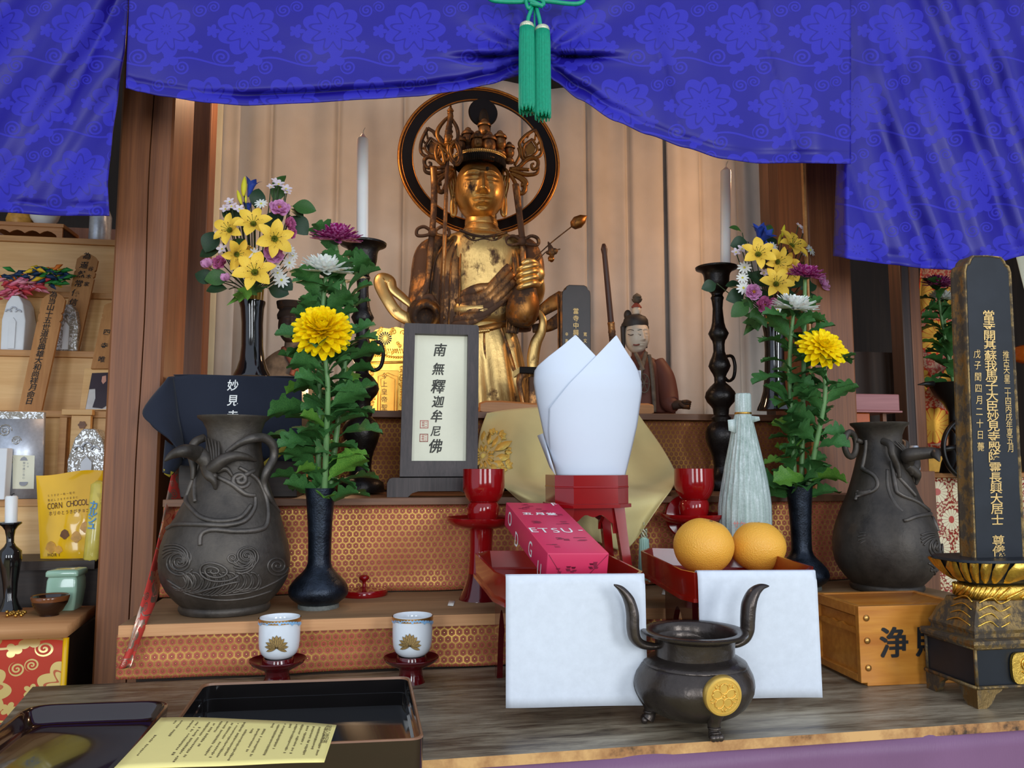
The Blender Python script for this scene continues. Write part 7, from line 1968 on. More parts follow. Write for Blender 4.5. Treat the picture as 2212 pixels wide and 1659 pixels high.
# sash folds across the belly
b = MB()
for j, (a, c_, d_, r) in enumerate((((985, 652), (1040, 640), (1100, 575), .013), ((985, 664), (1045, 652), (1108, 590), .012), ((984, 676), (1048, 665), (1112, 606), .012), ((975, 692), (1040, 680), (1108, 628), .011), ((965, 703), (1020, 695), (1092, 652), .008), ((990, 640), (1035, 622), (1078, 612), .012))):
    b.tube(catmull([P(*a, YS-0.052), P((a[0]+c_[0])/2, (a[1]+c_[1])/2-1, YS-0.066), P(*c_, YS-0.068), P((c_[0]+d_[0])/2, (c_[1]+d_[1])/2+3, YS-0.066), P(*d_, YS-0.054)], 6), [r*0.7, r, r, r*0.9], 10, True, (0.55, 1.0))
b.build('sash', M['statue_dark'], ST)
b = MB(); L_ = lambda x, y: P(840+x/4.1475, 480+y/4.1475, YS-0.062)
# necklace: curved bar, pendants and scrolls
b.tube(catmull([L_(630, 70), L_(740, 110), L_(850, 130), L_(960, 115), L_(1060, 90)], 6), 0.0036, 8)
b.tube(catmull([L_(680, 115), L_(760, 165), L_(850, 150), L_(940, 165), L_(1010, 125)], 6), 0.0030, 8)
for sx in (-1, 1):
    b.tube([L_(850+sx*60+24*(1-k/20)*math.cos(k*0.62)*sx, 180+24*(1-k/20)*math.sin(k*0.62)) for k in range(19)], 0.0030, 7)
    b.tube(catmull([L_(850+sx*100, 190), L_(850+sx*90, 230), L_(850+sx*40, 215), L_(850, 240)], 5), 0.0026, 7)
b.tube(catmull([L_(850, 200), L_(825, 235), L_(855, 280), L_(880, 235), L_(855, 205)], 5), 0.0028, 7); b.tube([L_(850, 240), L_(862, 300)], 0.002, 7)
for x, y in ((850, 130), (760, 140), (940, 140), (855, 225)): b.ball(L_(x, y), 0.0045, 10, 7)
b.build('necklace', M['gold_dull'], ST)
# head
hc = P(1041, 402, YS-0.058); HW, HH = 54*KS, 65*KS
b = MB(); head_mesh(b, (hc.x, YS-0.012, hc.z), HW, HH, HW*1.06, R_(-1), jaw=0.15, amp=1.35); hd = b.build('head', M['gold_skin'], ST)
b = MB()
def arcpts(cx, cy, rx, ry, a0, a1, n=14, d=0.0): return [P(cx+rx*math.cos(R_(a0+(a1-a0)*i/n)), cy-ry*math.sin(R_(a0+(a1-a0)*i/n)), YS-d) for i in range(n+1)]
YF_ = YS-0.058; c0 = P(1041, 366, YF_); R0 = 54.5*KS
ring = lambda z, f, dy=0.0: [Vector((c0.x+R0*f*math.cos(a), YS-0.010+R0*f*1.05*math.sin(a)+dy, P(1041, z, YF_).z+0.004*(math.sin(a) < 0)*abs(math.cos(a)))) for a in [2*PI*i/60 for i in range(60)]]
b.rings([ring(349, 0.96), ring(347, 1.0), ring(342, 1.03), ring(334, 1.02), ring(329, 0.95), ring(326, 0.7)], True, False, True)
for i in range(44):
    a = PI+PI*i/43; b.tube([Vector((c0.x+R0*1.01*math.cos(a), YS-0.010+R0*1.07*math.sin(a), P(1041, 351, YF_).z)), Vector((c0.x+R0*1.04*math.cos(a), YS-0.010+R0*1.10*math.sin(a), P(1041, 335, YF_).z))], 0.0022, 5)
b.build('hair', M['statue_black'], hd)
b = MB()
for i in range(40):
    a = PI+PI*(i+0.5)/40; b.ball((c0.x+R0*1.04*math.cos(a), YS-0.010+R0*1.10*math.sin(a), P(1041, 331, YF_).z), 0.0042, 8, 6)
b.tube([Vector((c0.x+R0*1.02*math.cos(PI+PI*i/40), YS-0.010+R0*1.08*math.sin(PI+PI*i/40), P(1041, 334, YF_).z)) for i in range(41)], 0.003, 6)
b.build('crown_band', M['gold_bright'], hd)
b = MB(); b.ball(P(1053, 364, YS-0.012-HW*1.02), (0.0045, 0.002, 0.0055), 10, 8); b.build('forehead_mark', M['statue_black'], hd)
for sx, ex in ((-1, 979), (1, 1089)):
    b = MB(); q = [P(ex, 365, YS), P(ex+sx*8, 375, YS), P(ex+sx*7, 400, YS), P(ex+sx*2, 425, YS-.004), P(ex+sx*3, 450, YS-.008), P(ex+sx*1, 466, YS-.01), P(ex-sx*5, 458, YS-.01), P(ex-sx*4, 430, YS-.006), P(ex-sx*5, 400, YS-0.002), P(ex-sx*3, 372, YS)]
    b.tube(catmull(q, 5, True)+[q[0]], 0.0052, 8); b.tube(catmull([P(ex+sx*3, 380, YS-.003), P(ex-sx*1, 400, YS-.006), P(ex+sx*1, 425, YS-.006)], 5), 0.004, 8); b.build('ear', M['gold_skin'], hd)
# small heads of the crown
for i, (x, y, s_, d) in enumerate(((994, 316, 11, .035), (1011, 303, 13, .02), (1032, 312, 13.5, .055), (1056, 316, 14.5, .062), (1080, 310, 13, .05), (1100, 330, 11, .03), (1046, 284, 13, .025), (972, 325, 9, .01))):
    p = P(x, y, YS-d); b = MB(); w_ = s_*KS
    head_mesh(b, (p.x, p.y, p.z), w_, w_*1.25, w_, R_((1041-x)*-0.4), 32, 28, amp=1.2)
    b.ball((p.x, p.y+w_*0.1, p.z+w_*1.25), (w_*1.08, w_*1.05, w_*0.55), 14, 8); b.ball((p.x, p.y, p.z+w_*1.75), (w_*0.55, w_*0.5, w_*0.5), 12, 8)
    b.lathe([(w_*1.1, w_*0.85), (w_*1.2, w_*1.0), (w_*1.0, w_*1.4)], c=p, seg=16)
    b.tube([p+Vector((0, 0, -w_*1.1)), p+Vector((0, 0, -w_*2.0))], [w_*0.7, w_*1.1], 10)
    b.build('crown_face', M['statue_dark'], hd)
b = MB(); p = P(1043, 245, YS+0.03); b.lathe([(0.001, 0), (31*KS, 0.0), (33*KS, 0.004), (31*KS, 0.009), (0.001, 0.009)], seg=40, T=frame_m((0, 0, 0), (1, 0, 0), (0, 0, 1)), c=p, cap0=True, cap1=True); b.build('small_halo', M['halo_black'], hd, sharp=40)
b = MB(); loft_px(b, [(300, 1047, 15, 0.8), (285, 1047, 13, .8), (272, 1046, 14, .8), (262, 1046, 9, .8), (258, 1045, 11, .9), (245, 1045, 9, .9), (236, 1045, 4, .9)], YS-0.004, 18); b.build('crown_figure', M['statue_black'], hd)
# openwork ornaments either side of the crown
def orn(mir):
    def O(x, y, d=0.02):
        px_, py_ = 900+x/7.373, 200+y/7.373
        if mir: px_ = 2*1041-px_-3; py_ += -3
        return P(px_, py_, YS-d)
    b = MB()
    tip = [(1880, 590), (1740, 680), (1640, 800), (1660, 900), (1700, 1060), (1900, 1040), (1990, 960), (1980, 800), (1930, 680), (1880, 590)]
    b.tube(catmull([O(*p) for p in tip], 5), 0.0048, 8)
    b.tube(catmull([O(1840, 740), O(1720, 830), O(1700, 930), O(1740, 1030), O(1880, 980), O(1920, 880), O(1840, 740)], 5), 0.0034, 8)
    b.f([b.v(O(x, y, 0.016)) for x, y in ((1830, 770), (1730, 850), (1715, 930), (1745, 1015), (1870, 970), (1900, 880))])
    for a, c_ in (((1800, 650), (1760, 720)), ((1700, 740), (1700, 810)), ((1900, 650), (1880, 760)), ((1960, 780), (1920, 830)), ((1985, 900), (1920, 920))): b.tube([O(*a), O(*c_)], 0.003, 6)
    b.tube(catmull([O(1480, 1210), O(1620, 1190), O(1740, 1080), O(1850, 1040), O(1930, 1090), O(1920, 1190), O(1850, 1220), O(1830, 1150), O(1870, 1130)], 5), [0.004, 0.006, 0.007, 0.006, 0.005, 0.005, 0.004, 0.003], 8)
    b.tube(catmull([O(1470, 1230), O(1600, 1270), O(1760, 1310), O(1910, 1285), O(1940, 1180)], 5), [0.004, 0.006, 0.006, 0.005, 0.003], 8)
    b.tube(catmull([O(1500, 1220), O(1650, 1220), O(1790, 1230)], 5), 0.005, 8)
    b.tube(catmull([O(1560, 1160), O(1640, 1000), O(1620, 880)], 5), 0.004, 8)
    # ear cord loops under it
    b.tube(catmull([O(1480, 1290), O(1560, 1420), O(1640, 1600), O(1720, 1560), O(1700, 1420), O(1560, 1320), O(1480, 1290)], 5), [0.0045, 0.006, 0.007, 0.006, 0.005], 8)
    b.tube(catmull([O(1500, 1290), O(1640, 1340), O(1730, 1400), O(1740, 1470), O(1660, 1470)], 5), 0.006, 8)
    b.build('crown_ornament', M['gold_dull'], hd)
orn(False); orn(True)
# hanging cords with bows
for (pts, bow, mat) in (([(936, 360), (938, 400), (937, 450), (934, 495), (930, 540), (926, 600), (922, 640), (920, 690)], (935, 502), 'statue_dark'), ([(1114, 398), (1119, 440), (1124, 480), (1128, 520), (1130, 560), (1132, 590)], (1128, 522), 'statue_dark')):
    b = MB(); b.tube(catmull([P(x, y, YS-0.05) for x, y in pts], 5), [0.0095, 0.0085, 0.0085, 0.008], 10, True, (0.7, 1)); b.ball(P(*bow, YS-0.058), 0.012, 12, 8)
    for sx in (-1, 1):
        b.tube(catmull([P(bow[0], bow[1], YS-0.056), P(bow[0]+sx*18, bow[1]-12, YS-0.058), P(bow[0]+sx*33, bow[1]-7, YS-0.056), P(bow[0]+sx*34, bow[1]+6, YS-0.054), P(bow[0]+sx*18, bow[1]+7, YS-0.056), P(bow[0], bow[1]+2, YS-0.056)], 6), 0.0062, 8, True, (1.2, 0.7))
    b.build('hanging_cord', M[mat], ST)
b = MB(); q = [(905, 600), (915, 640), (898, 655), (925, 650), (930, 610), (940, 655), (950, 690)]
b.tube(catmull([P(x, y, YS-0.07) for x, y in ((926, 590), (918, 625), (902, 650), (926, 640), (940, 655), (960, 690))], 5), [0.003, 0.008, 0.007, 0.008, 0.008, 0.004], 8, True, (0.7, 1)); b.build('cord_tail', M['statue_dark'], ST)
# ringed staff
b = MB(); sA, sB = P(968, 300, YS-0.10), P(952, 738, YS-0.11)
b.tube([sA, sB], 0.0052, 10)
for t in (0.03, 0.06): b.ball(sA.lerp(sB, t), 0.008, 10, 8)
stf = b.build('staff', M['statue_dark'], ST)
b = MB(); T3 = lambda x, y, d=0.10: P(900+x/7.373, 200+y/7.373, YS-d)
b.tube(catmull([T3(470, 870), T3(400, 820), T3(330, 690), T3(350, 570), T3(450, 440), T3(530, 380)], 6), [.004, .0045, .0055, .0055, .0045, .004], 8)
b.tube(catmull([T3(490, 870), T3(620, 850), T3(660, 700), T3(640, 560), T3(580, 450), T3(530, 380)], 6), [.004, .0045, .005, .005, .0045, .004], 8)
b.tube([T3(480, 900), T3(500, 740), T3(510, 600), T3(525, 480), T3(540, 380), T3(535, 300), T3(545, 180)], [.007, .011, .009, .007, .008, .006, .001], 10)
for y, r in ((820, .012), (700, .012), (620, .011), (540, .009), (330, .008), (290, .009), (260, .006)): b.ball(T3(500+(820-y)*0.07, y), (r, r, r*0.5), 12, 6)
b.build('staff_head', M['gold_dull'], stf)
for pts in ([(330, 830), (300, 960), (340, 1100), (430, 1130), (420, 1000), (380, 850)], [(600, 770), (500, 850), (540, 1060), (640, 1150), (710, 1050), (690, 880), (640, 800)], [(610, 800), (530, 880), (570, 1050), (640, 1110), (680, 1030), (660, 900)], [(360, 860), (420, 960), (470, 1080), (520, 1000)]):
    b = MB(); q = [T3(x, y, 0.105) for x, y in pts]; b.tube(catmull(q, 6, True)+[q[0]], 0.0040, 8); b.build('staff_ring', M['gold_dull'], stf)
# viewer-left sleeve mouth (empty wrist socket)
b = MB(); c1 = P(920, 682, YS-0.075)
T = frame_m((0, 0, 0), (1, 0, 0), (0, -0.35, 0.94))
b.lathe([(0.020, -0.002), (0.021, 0.010), (0.030, 0.016), (0.036, 0.010), (0.040, -0.006), (0.043, -0.04)], c=c1, seg=32, T=T, cap0=True); b.build('cuff', M['gold_dull'], ST)
# viewer-right arm, hand and water jar
b = MB(); b.tube(catmull([P(1150, 640, YS-0.02), P(1156, 625, YS-0.05), P(1154, 605, YS-0.075)], 5), [0.030, 0.026, 0.024], 14); 
b.ball(P(1152, 592, YS-0.085), (0.030, 0.022, 0.026), 18, 12)
for j in range(4):
    y = 578+j*13; b.tube(catmull([P(1163, y-3, YS-0.08), P(1152, y-5, YS-0.112), P(1136, y-1, YS-0.118), P(1125, y+3, YS-0.112), P(1120, y+6, YS-0.098)], 6), [0.0085, 0.0092, 0.0088, 0.0078, 0.0062], 10)
b.tube(catmull([P(1160, 575, YS-0.085), P(1150, 566, YS-0.105), P(1138, 565, YS-0.112), P(1128, 571, YS-0.11)], 6), [0.010, 0.0095, 0.0085, 0.006], 10)
b.build('hand', M['gold_bright'], ST)
b = MB(); a0, a1 = P(1148, 560, YS-0.088), P(1122, 706, YS-0.075); ax_ = (a1-a0); T = frame_m((0, 0, 0), ax_.cross(Vector((0, 1, 0))), ax_)
Lj = ax_.length
b.lathe([(0.010, -0.01*Lj), (0.013, 0.0), (0.011, 0.06*Lj), (0.015, 0.25*Lj), (0.026, 0.42*Lj), (0.040, 0.62*Lj), (0.043, 0.76*Lj), (0.038, 0.90*Lj), (0.026, 0.98*Lj), (0.010, 1.0*Lj)], c=a0, seg=36, T=T @ Matrix.Rotation(-PI/2, 4, 'X'), cap0=True, cap1=True); b.build('water_jar', M['gold_dull'], ST)
b = MB(); b.tube(catmull([P(1150, 562, YS-0.09), P(1190, 525, YS-0.09), P(1238, 487, YS-0.09)], 4), 0.0018, 6); b.tube([P(1155, 568, YS-0.09), P(1178, 545, YS-0.09), P(1210, 538, YS-0.09)], 0.0016, 6)
p0, p1 = P(1234, 490, YS-0.09), P(1268, 466, YS-0.09); n_ = (p1-p0); T = frame_m((0, 0, 0), n_.cross(Vector((0, 1, 0))), n_) @ Matrix.Rotation(-PI/2, 4, 'X'); L0 = n_.length
b.lathe([(0.002, 0), (0.012, 0.12*L0), (0.017, 0.4*L0), (0.013, 0.7*L0), (0.004, 0.92*L0), (0.0005, L0)], c=p0, seg=16, T=T, cap0=True)
b.build('lotus_stem', M['gold_dull'], ST)
b = MB()
for (a, c_) in (((1192, 560), (1184, 522)), ((1186, 556), (1190, 566)), ((1180, 545), (1200, 548)), ((1188, 545), (1204, 540))):
    b.tube(catmull([P(a[0], a[1], YS-0.095), P((a[0]+c_[0])/2+3, (a[1]+c_[1])/2, YS-0.10), P(c_[0], c_[1], YS-0.095)], 4), [0.004, 0.009, 0.001], 8)
b.build('lotus_leaf', M['gold_dull'], ST)
# floating ribbons
b = MB()
b.tube(catmull([P(918, 700, YS-0.03), P(888, 692, YS-0.05), P(858, 676, YS-0.06), P(836, 645, YS-0.06), P(822, 615, YS-0.05), P(826, 602, YS-0.045), P(842, 606, YS-0.04), P(848, 624, YS-0.04), P(866, 640, YS-0.035), P(900, 668, YS-0.03)], 7), [0.012, 0.014, 0.014, 0.014, 0.015, 0.015, 0.014, 0.013, 0.012, 0.008], 14, True, (0.45, 1.15)); b.build('ribbon', M['gold_bright'], ST)
b = MB()
b.tube(catmull([P(1148, 690, YS-0.03), P(1170, 672, YS-0.04), P(1195, 655, YS-0.04), P(1216, 642, YS-0.03)], 7), [0.010, 0.014, 0.018, 0.018], 12, True, (0.4, 1.1)); b.tube(catmull([P(1150, 710, YS-0.03), P(1180, 706, YS-0.04), P(1200, 696, YS-0.04), P(1218, 678, YS-0.03)], 7), [0.010, 0.013, 0.015, 0.012], 12, True, (0.4, 1.1)); b.build('ribbon', M['gold_dull'], ST)
b = MB()
b.tube(catmull([P(1160, 668, YS-0.04), P(1172, 690, YS-0.05), P(1170, 715, YS-0.05), P(1158, 740, YS-0.05), P(1152, 770, YS-0.05), P(1151, 800, YS-0.05), P(1150, 850, YS-0.05)], 7), [0.007, 0.010, 0.012, 0.015, 0.016, 0.014, 0.010], 12, True, (0.4, 1.0)); b.build('ribbon', M['gold_bright'], ST)
b = MB(); sk = P(1055, 890, YS); b.lathe([(0.11, 0.0), (0.125, 0.008), (0.12, 0.02), (0.10, 0.028)], c=(sk.x, YS, zS3), seg=40, cap0=True, cap1=True); b.build('plinth', M['gold_dull'], ST)

# ------------------------------------------------------------------ small seated statue at the right
Yq = 1.90; kq = mpp(1378, Yq, 760); qb = P(1400, 892, Yq)
SQ = thing('seated_statue', 'small seated statue with white face and stacked jewel on its hair', 'statue', (qb.x, Yq, zS3))
hq = P(1374, 728, Yq); b = MB(); head_mesh(b, (hq.x, Yq-0.005, hq.z), 27*kq, 37*kq, 27*kq, R_(10), 90, 80, eyes=0.10, brow=0.36, nose=-0.24, mouth=-0.50, jaw=0.18); hdq = b.build('head', M['face_white'], SQ)
b = MB(); c0 = P(1372, 705, Yq)
rg = lambda y, hw, dx=0, dy=0.004: [Vector((P(1372+dx, y, Yq).x+hw*kq*math.cos(a), Yq+dy+hw*kq*math.sin(a)*1.05, P(1372, y, Yq).z+(0.010 if math.sin(a) < -0.2 else 0)*1.0)) for a in [2*PI*i/40 for i in range(40)]]
b.rings([rg(716, 28.5), rg(708, 30), rg(700, 29), rg(693, 24), rg(689, 14)], True, False, True)
for sx, x in ((-1, 1345), (1, 1397)): b.tube(catmull([P(x, 705, Yq-0.008), P(x-1*sx, 730, Yq-0.006), P(x-2*sx, 752, Yq-0.002)], 5), [0.006, 0.006, 0.004], 8)
b.ball(P(1356, 681, Yq+0.008), (0.010, 0.010, 0.014), 14, 10); b.build('hair', M['hair_black'], hdq)
def cyl(name, rows, mat, seg=24):
    b = MB(); loft_px(b, [(y, x, w, 1.0) for y, x, w in rows], Yq-0.004, seg); b.build(name, mat, hdq, sharp=40)
cyl('stacked_block', [(690, 1376, 12), (680, 1376, 12)], M['hair_black'], 4)
cyl('stacked_ball', [(681, 1375, 4), (679, 1375, 8), (672, 1375, 10.5), (665, 1375, 8), (663, 1375, 5)], M['face_white'])
cyl('stacked_roof', [(665, 1375, 12), (663, 1375, 12), (655, 1375, 5)], plain('worn_red', srgb(140, 62, 50), 0.6), 4)
cyl('stacked_bowl', [(655, 1376, 5), (652, 1376, 9), (648, 1376, 11.5), (646, 1376, 11.5)], M['robe_grey'])
cyl('stacked_jewel', [(646, 1376, 8), (642, 1376, 10), (638, 1376, 8), (633, 1376, 1)], M['robe_grey'])
b = MB(); f_ = Vector((0.05, -1, 0))
for x in (1362, 1384): b.tube(catmull([P(x-6, 722, Yq-0.005-26*kq), P(x, 724, Yq-0.006-27*kq), P(x+6, 722.5, Yq-0.005-26*kq)], 4), 0.0011, 5)
for x in (1362, 1384): b.tube(catmull([P(x-7, 714, Yq-0.004-26*kq), P(x, 711.5, Yq-0.005-26.5*kq), P(x+7, 714, Yq-0.004-26*kq)], 4), 0.0007, 5)
b.build('painted_eyes', M['hair_black'], hdq)
b = MB(); b.tube(catmull([P(1368, 744.5, Yq-0.007-26*kq), P(1374, 745.5, Yq-0.0075-28*kq), P(1381, 744, Yq-0.007-26*kq)], 4), 0.0019, 6); b.build('painted_lips', M['lip'], hdq)
b = MB()
loft_px(b, smooth_rows([(752, 1378, 15, 0.9), (768, 1382, 18, 0.9), (776, 1386, 30, 0.75), (790, 1390, 48, 0.65), (812, 1392, 55, 0.65), (840, 1394, 56, 0.7), (870, 1396, 58, 0.75), (893, 1398, 62, 0.8)], 3), Yq, 40, True, True, lambda a, t: 0.03*math.sin(a*8+t*3)*t)
b.build('robe', M['robe_red'], SQ)
b = MB()
for pts in ([(1372, 762), (1380, 778), (1390, 800)], [(1396, 760), (1390, 782), (1384, 805), (1380, 850)], [(1402, 766), (1408, 800), (1412, 850), (1414, 890)]):
    b.tube(catmull([P(x, y, Yq-0.042-0.01*i) for i, (x, y) in enumerate(pts)], 5), [0.005, 0.006, 0.005], 8, True, (0.5, 1))
b.build('collar', M['robe_grey'], SQ)
b = MB(); c0 = P(1391, 828, Yq-0.070); kk = 15*kq
b.tube([Vector((c0.x+kk*0.8*math.cos(a), c0.y, c0.z+kk*1.3*math.sin(a))) for a in [2*PI*i/24 for i in range(25)]], 0.0018, 6)
for k in range(3):
    a = k*PI/3; b.tube([Vector((c0.x-kk*0.8*math.cos(a), c0.y, c0.z-kk*1.2*math.sin(a))), Vector((c0.x+kk*0.8*math.cos(a), c0.y, c0.z+kk*1.2*math.sin(a)))], 0.0016, 6)
b.build('round_crest', M['robe_grey'], SQ)
b = MB(); b.tube(catmull([P(1418, 785, Yq-0.01), P(1436, 815, Yq-0.03), P(1444, 850, Yq-0.05), P(1448, 872, Yq-0.07), P(1458, 878, Yq-0.085)], 6), [0.022, 0.024, 0.024, 0.022, 0.015], 16); b.build('sleeve', M['robe_red'], SQ)
b = MB(); b.tube(catmull([P(1452, 877, Yq-0.085), P(1464, 874, Yq-0.09), P(1474, 874, Yq-0.092)], 4), [0.010, 0.011, 0.010], 12)
for j in range(4): b.tube(catmull([P(1474, 868+j*4, Yq-0.098+j*0.004), P(1484, 867+j*4.5, Yq-0.104+j*0.004), P(1492-j, 869+j*4.5, Yq-0.10+j*0.004)], 4), [0.0042, 0.0042, 0.003], 8)
b.tube(catmull([P(1468, 872, Yq-0.10), P(1478, 878, Yq-0.108), P(1488, 878, Yq-0.108)], 4), [0.0045, 0.0042, 0.003], 8)
b.build('hand', M['gold_dull'], SQ)

# ------------------------------------------------------------------ dark seated statue at the left, behind the chrysanthemums
Yw_ = 1.92; kw = mpp(625, Yw_, 730); wb = P(640, 890, Yw_)
SW = thing('seated_statue', 'dark seated statue with tall hat, half hidden behind the left chrysanthemums', 'statue', (wb.x, Yw_, zS3))
h0 = P(630, 706, Yw_); b = MB(); head_mesh(b, (h0.x, Yw_-0.005, h0.z), 29*kw, 40*kw, 29*kw, R_(8), 70, 60, eyes=0.2, brow=0.45); hw_ = b.build('head', M['dark_face'], SW)
b = MB(); loft_px(b, [(690, 630, 31, 1.0), (682, 630, 32, 1.0), (672, 630, 27, 1), (668, 629, 27, 1), (667, 629, 30, 1), (656, 628, 31, 1), (653, 628, 31, 1)], Yw_, 24); b.build('hat', M['statue_black'], hw_, sharp=40)
b = MB(); loft_px(b, smooth_rows([(738, 632, 17, 0.9), (752, 632, 20, 0.9), (762, 634, 40, 0.7), (778, 636, 62, 0.6), (800, 637, 72, 0.6), (840, 638, 78, 0.65), (894, 638, 84, 0.7)], 3), Yw_, 40, True, True, lambda a, t: 0.03*math.sin(a*8+t*3)*t); b.build('robe', M['robe_grey'], SW)
b = MB(); b.tube(catmull([P(612, 752, Yw_-0.02), P(625, 775, Yw_-0.045), P(640, 800, Yw_-0.06)], 5), 0.006, 8); b.tube(catmull([P(652, 752, Yw_-0.02), P(642, 775, Yw_-0.05), P(630, 810, Yw_-0.06)], 5), 0.006, 8); b.build('collar', M['robe_red'], SW)
# ------------------------------------------------------------------ left bay: tiered cedar shelf
def bx2(b, x0, x1, y0, y1, z0, z1, bev=0.0): b.box(((x0+x1)/2, (y0+y1)/2, (z0+z1)/2), (abs(x1-x0), abs(y1-y0), abs(z1-z0)), bev)
tiers = [(1078, 1.70), (887, 1.78), (757, 1.86), (629, 1.93), (512, 2.00)]
XL = -1.25
xr_ = P(232, 800, 1.8).x+0.06
sh_ = thing('tiered_shelf', 'stepped pale cedar shelf filling the left bay behind the pillar', 'shelf', ((XL+xr_)/2, 1.95, 0))
TZ = []
for i, (y, Y) in enumerate(tiers):
    z = P(110, y, Y).z; TZ.append((z, Y)); yb = tiers[i+1][1]+0.01 if i < 4 else 2.30
    b = MB(); bx2(b, XL, xr_, Y, yb, z-0.014, z, 0.001); b.build('shelf_board', M['cedar_edge'], sh_)
    b = MB(); zlow = TZ[i-1][0] if i else 0.0; bx2(b, XL, xr_, Y+0.008, Y+0.020, zlow+0.0005, z-0.0145); b.build('riser_panel', M['cedar'], sh_)
b = MB(); bx2(b, XL, xr_, 2.30, 2.32, 0, 1.75); b.build('back_panel', M['post_brown'], sh_)
b = MB(); zz = TZ[0][0]; x0, x1 = P(100, 1000, 1.71).x, P(116, 1000, 1.71).x; bx2(b, x0, x1, 1.765, 1.785, zz, TZ[1][0]-0.015); b.build('upright', M['cedar_edge'], sh_)
def board(label, c4, Y, text, tp0, tp1, size, extra=()):
    """memorial board: corners TL TR BR BL in pixels, notched near its pointed top"""
    lean = 0.03
    TLp, TRp, BRp, BLp = [P(x, y, Y+(0.03 if k < 2 else 0.0)) for k, (x, y) in enumerate(c4)]
    t = thing('memorial_board', label, 'board', BLp.lerp(BRp, 0.5), group='lettered memorial boards')
    def q(u, v): return (TLp.lerp(TRp, u)).lerp(BLp.lerp(BRp, u), v)
    out = [(0.5, -0.035), (0.85, 0.0), (1, 0.035), (1, 0.14), (0.94, 0.155), (1, 0.17), (1, 0.21), (0.94, 0.225), (1, 0.24), (1, 1), (0, 1), (0, 0.24), (0.06, 0.225), (0, 0.21), (0, 0.17), (0.06, 0.155), (0, 0.14), (0, 0.035), (0.15, 0.0)]
    n = (TRp-TLp).cross(BLp-TLp).normalized(); n = n if n.y > 0 else -n
    b = MB(); f = [b.v(q(*p)) for p in out]; k = [b.v(q(*p)+n*0.007) for p in out]
    b.f(f); b.f(list(reversed(k)))
    for i in range(len(out)): b.f([f[i], k[i], k[(i+1) % len(out)], f[(i+1) % len(out)]])
    b.build('plank', M['toba'], t, sharp=30)
    b = MB(); rgt = TRp-TLp; dn_ = BLp-TLp; k_ = mpp(tp0[0], Y)
    def uv(x, y):
        o, ex, ey = proj(TLp), proj(TRp), proj(BLp); a11, a21, a12, a22 = ex[0]-o[0], ex[1]-o[1], ey[0]-o[0], ey[1]-o[1]; det = a11*a22-a12*a21
        return ((x-o[0])*a22-(y-o[1])*a12)/det, ((y-o[1])*a11-(x-o[0])*a21)/det
    for txt, a, c_, s_ in ((text, tp0, tp1, size),)+tuple(extra):
        u0_, v0_ = uv(*a); u1_, v1_ = uv(*c_)
        column(b, txt, q(u0_, v0_)-n*0.0012, q(u1_, v1_)-n*0.0012, rgt, s_*k_, 0.0, 1.0, 0.012, 0.05)
    b.build('ink_writing', M['ink'], t); return t
board('upper lettered memorial board leaning behind the silver pouch, left bay', ((168, 552), (213, 556), (169, 757), (124, 757)), 1.875, '為遥然常優信', (188, 553), (158, 655), 20, (('谷木家', (196, 582), (187, 616), 13),))
board('long lettered memorial board leaning in front of the white box, left bay', ((92, 638), (143, 640), (89, 888), (39, 888)), 1.79, '為当山十五世道信典雄大和尚祥月命日', (116, 636), (64, 868), 19)
board('lettered memorial board mostly hidden by the left pillar', ((226, 655), (270, 658), (240, 796), (196, 796)), 1.80, '　四寺唯', (236, 690), (220, 778), 17)
def house_box(name, label, cat, px0, px1, pyb, ptop, Y, z, mat, side=0.035, group=None, ridge=0.5):
    a, c = P(px0, pyb, Y).x, P(px1, pyb, Y).x; h = P((px0+px1)/2, ptop, Y).z-z; w = c-a
    t = thing(name, label, cat, ((a+c)/2, Y+side/2, z), group=group)
    b = MB(); out = [(0, 0), (w, 0), (w*1.02, h*0.55), (w*0.86, h*0.86), (w*0.66, h), (w*0.34, h), (w*0.14, h*0.86), (-w*0.02, h*0.55)]
    b.prism(out, side, Matrix.Translation((a, Y, z))); o = b.build('pouch', mat, t, bevel=0.003)
    b = MB(); out = [(w*0.36, h*0.03), (w*0.64, h*0.03), (w*0.64, h*0.52), (w*0.5, h*0.60), (w*0.36, h*0.52)]
    b.prism(out, 0.003, Matrix.Translation((a, Y-0.004, z))); b.build('front_tab', M['white_board'], t)
    b = MB()
    for k in range(3): b.tube([Vector((a+w*(0.28+0.22*k)+w*0.11*math.cos(q), Y-0.003, z+h*(0.70+0.05*(k == 1))+w*0.09*math.sin(q))) for q in [PI*j/8-0.2 for j in range(10)]], 0.0016, 6)
    b.build('cloud_trim', M['silver_board'], t)
    return t
zC, zE = TZ[2][0], TZ[0][0]
house_box('paper_shrine_box', 'white gabled paper box under the paper cranes, left bay', 'box', 0, 50, 752, 638, 1.872, zC, M['white_board'], 0.06)
house_box('brocade_pouch', 'silver brocade pouch between the two memorial boards, left bay', 'pouch', 118, 165, 754, 657, 1.866, zC, M['silver_brocade'], 0.03, 'silver brocade pouches')
house_box('brocade_pouch', 'silver brocade pouch above the yellow snack bag, left bay', 'pouch', 143, 226, 1060, 926, 1.715, zE, M['silver_brocade'], 0.045, 'silver brocade pouches')
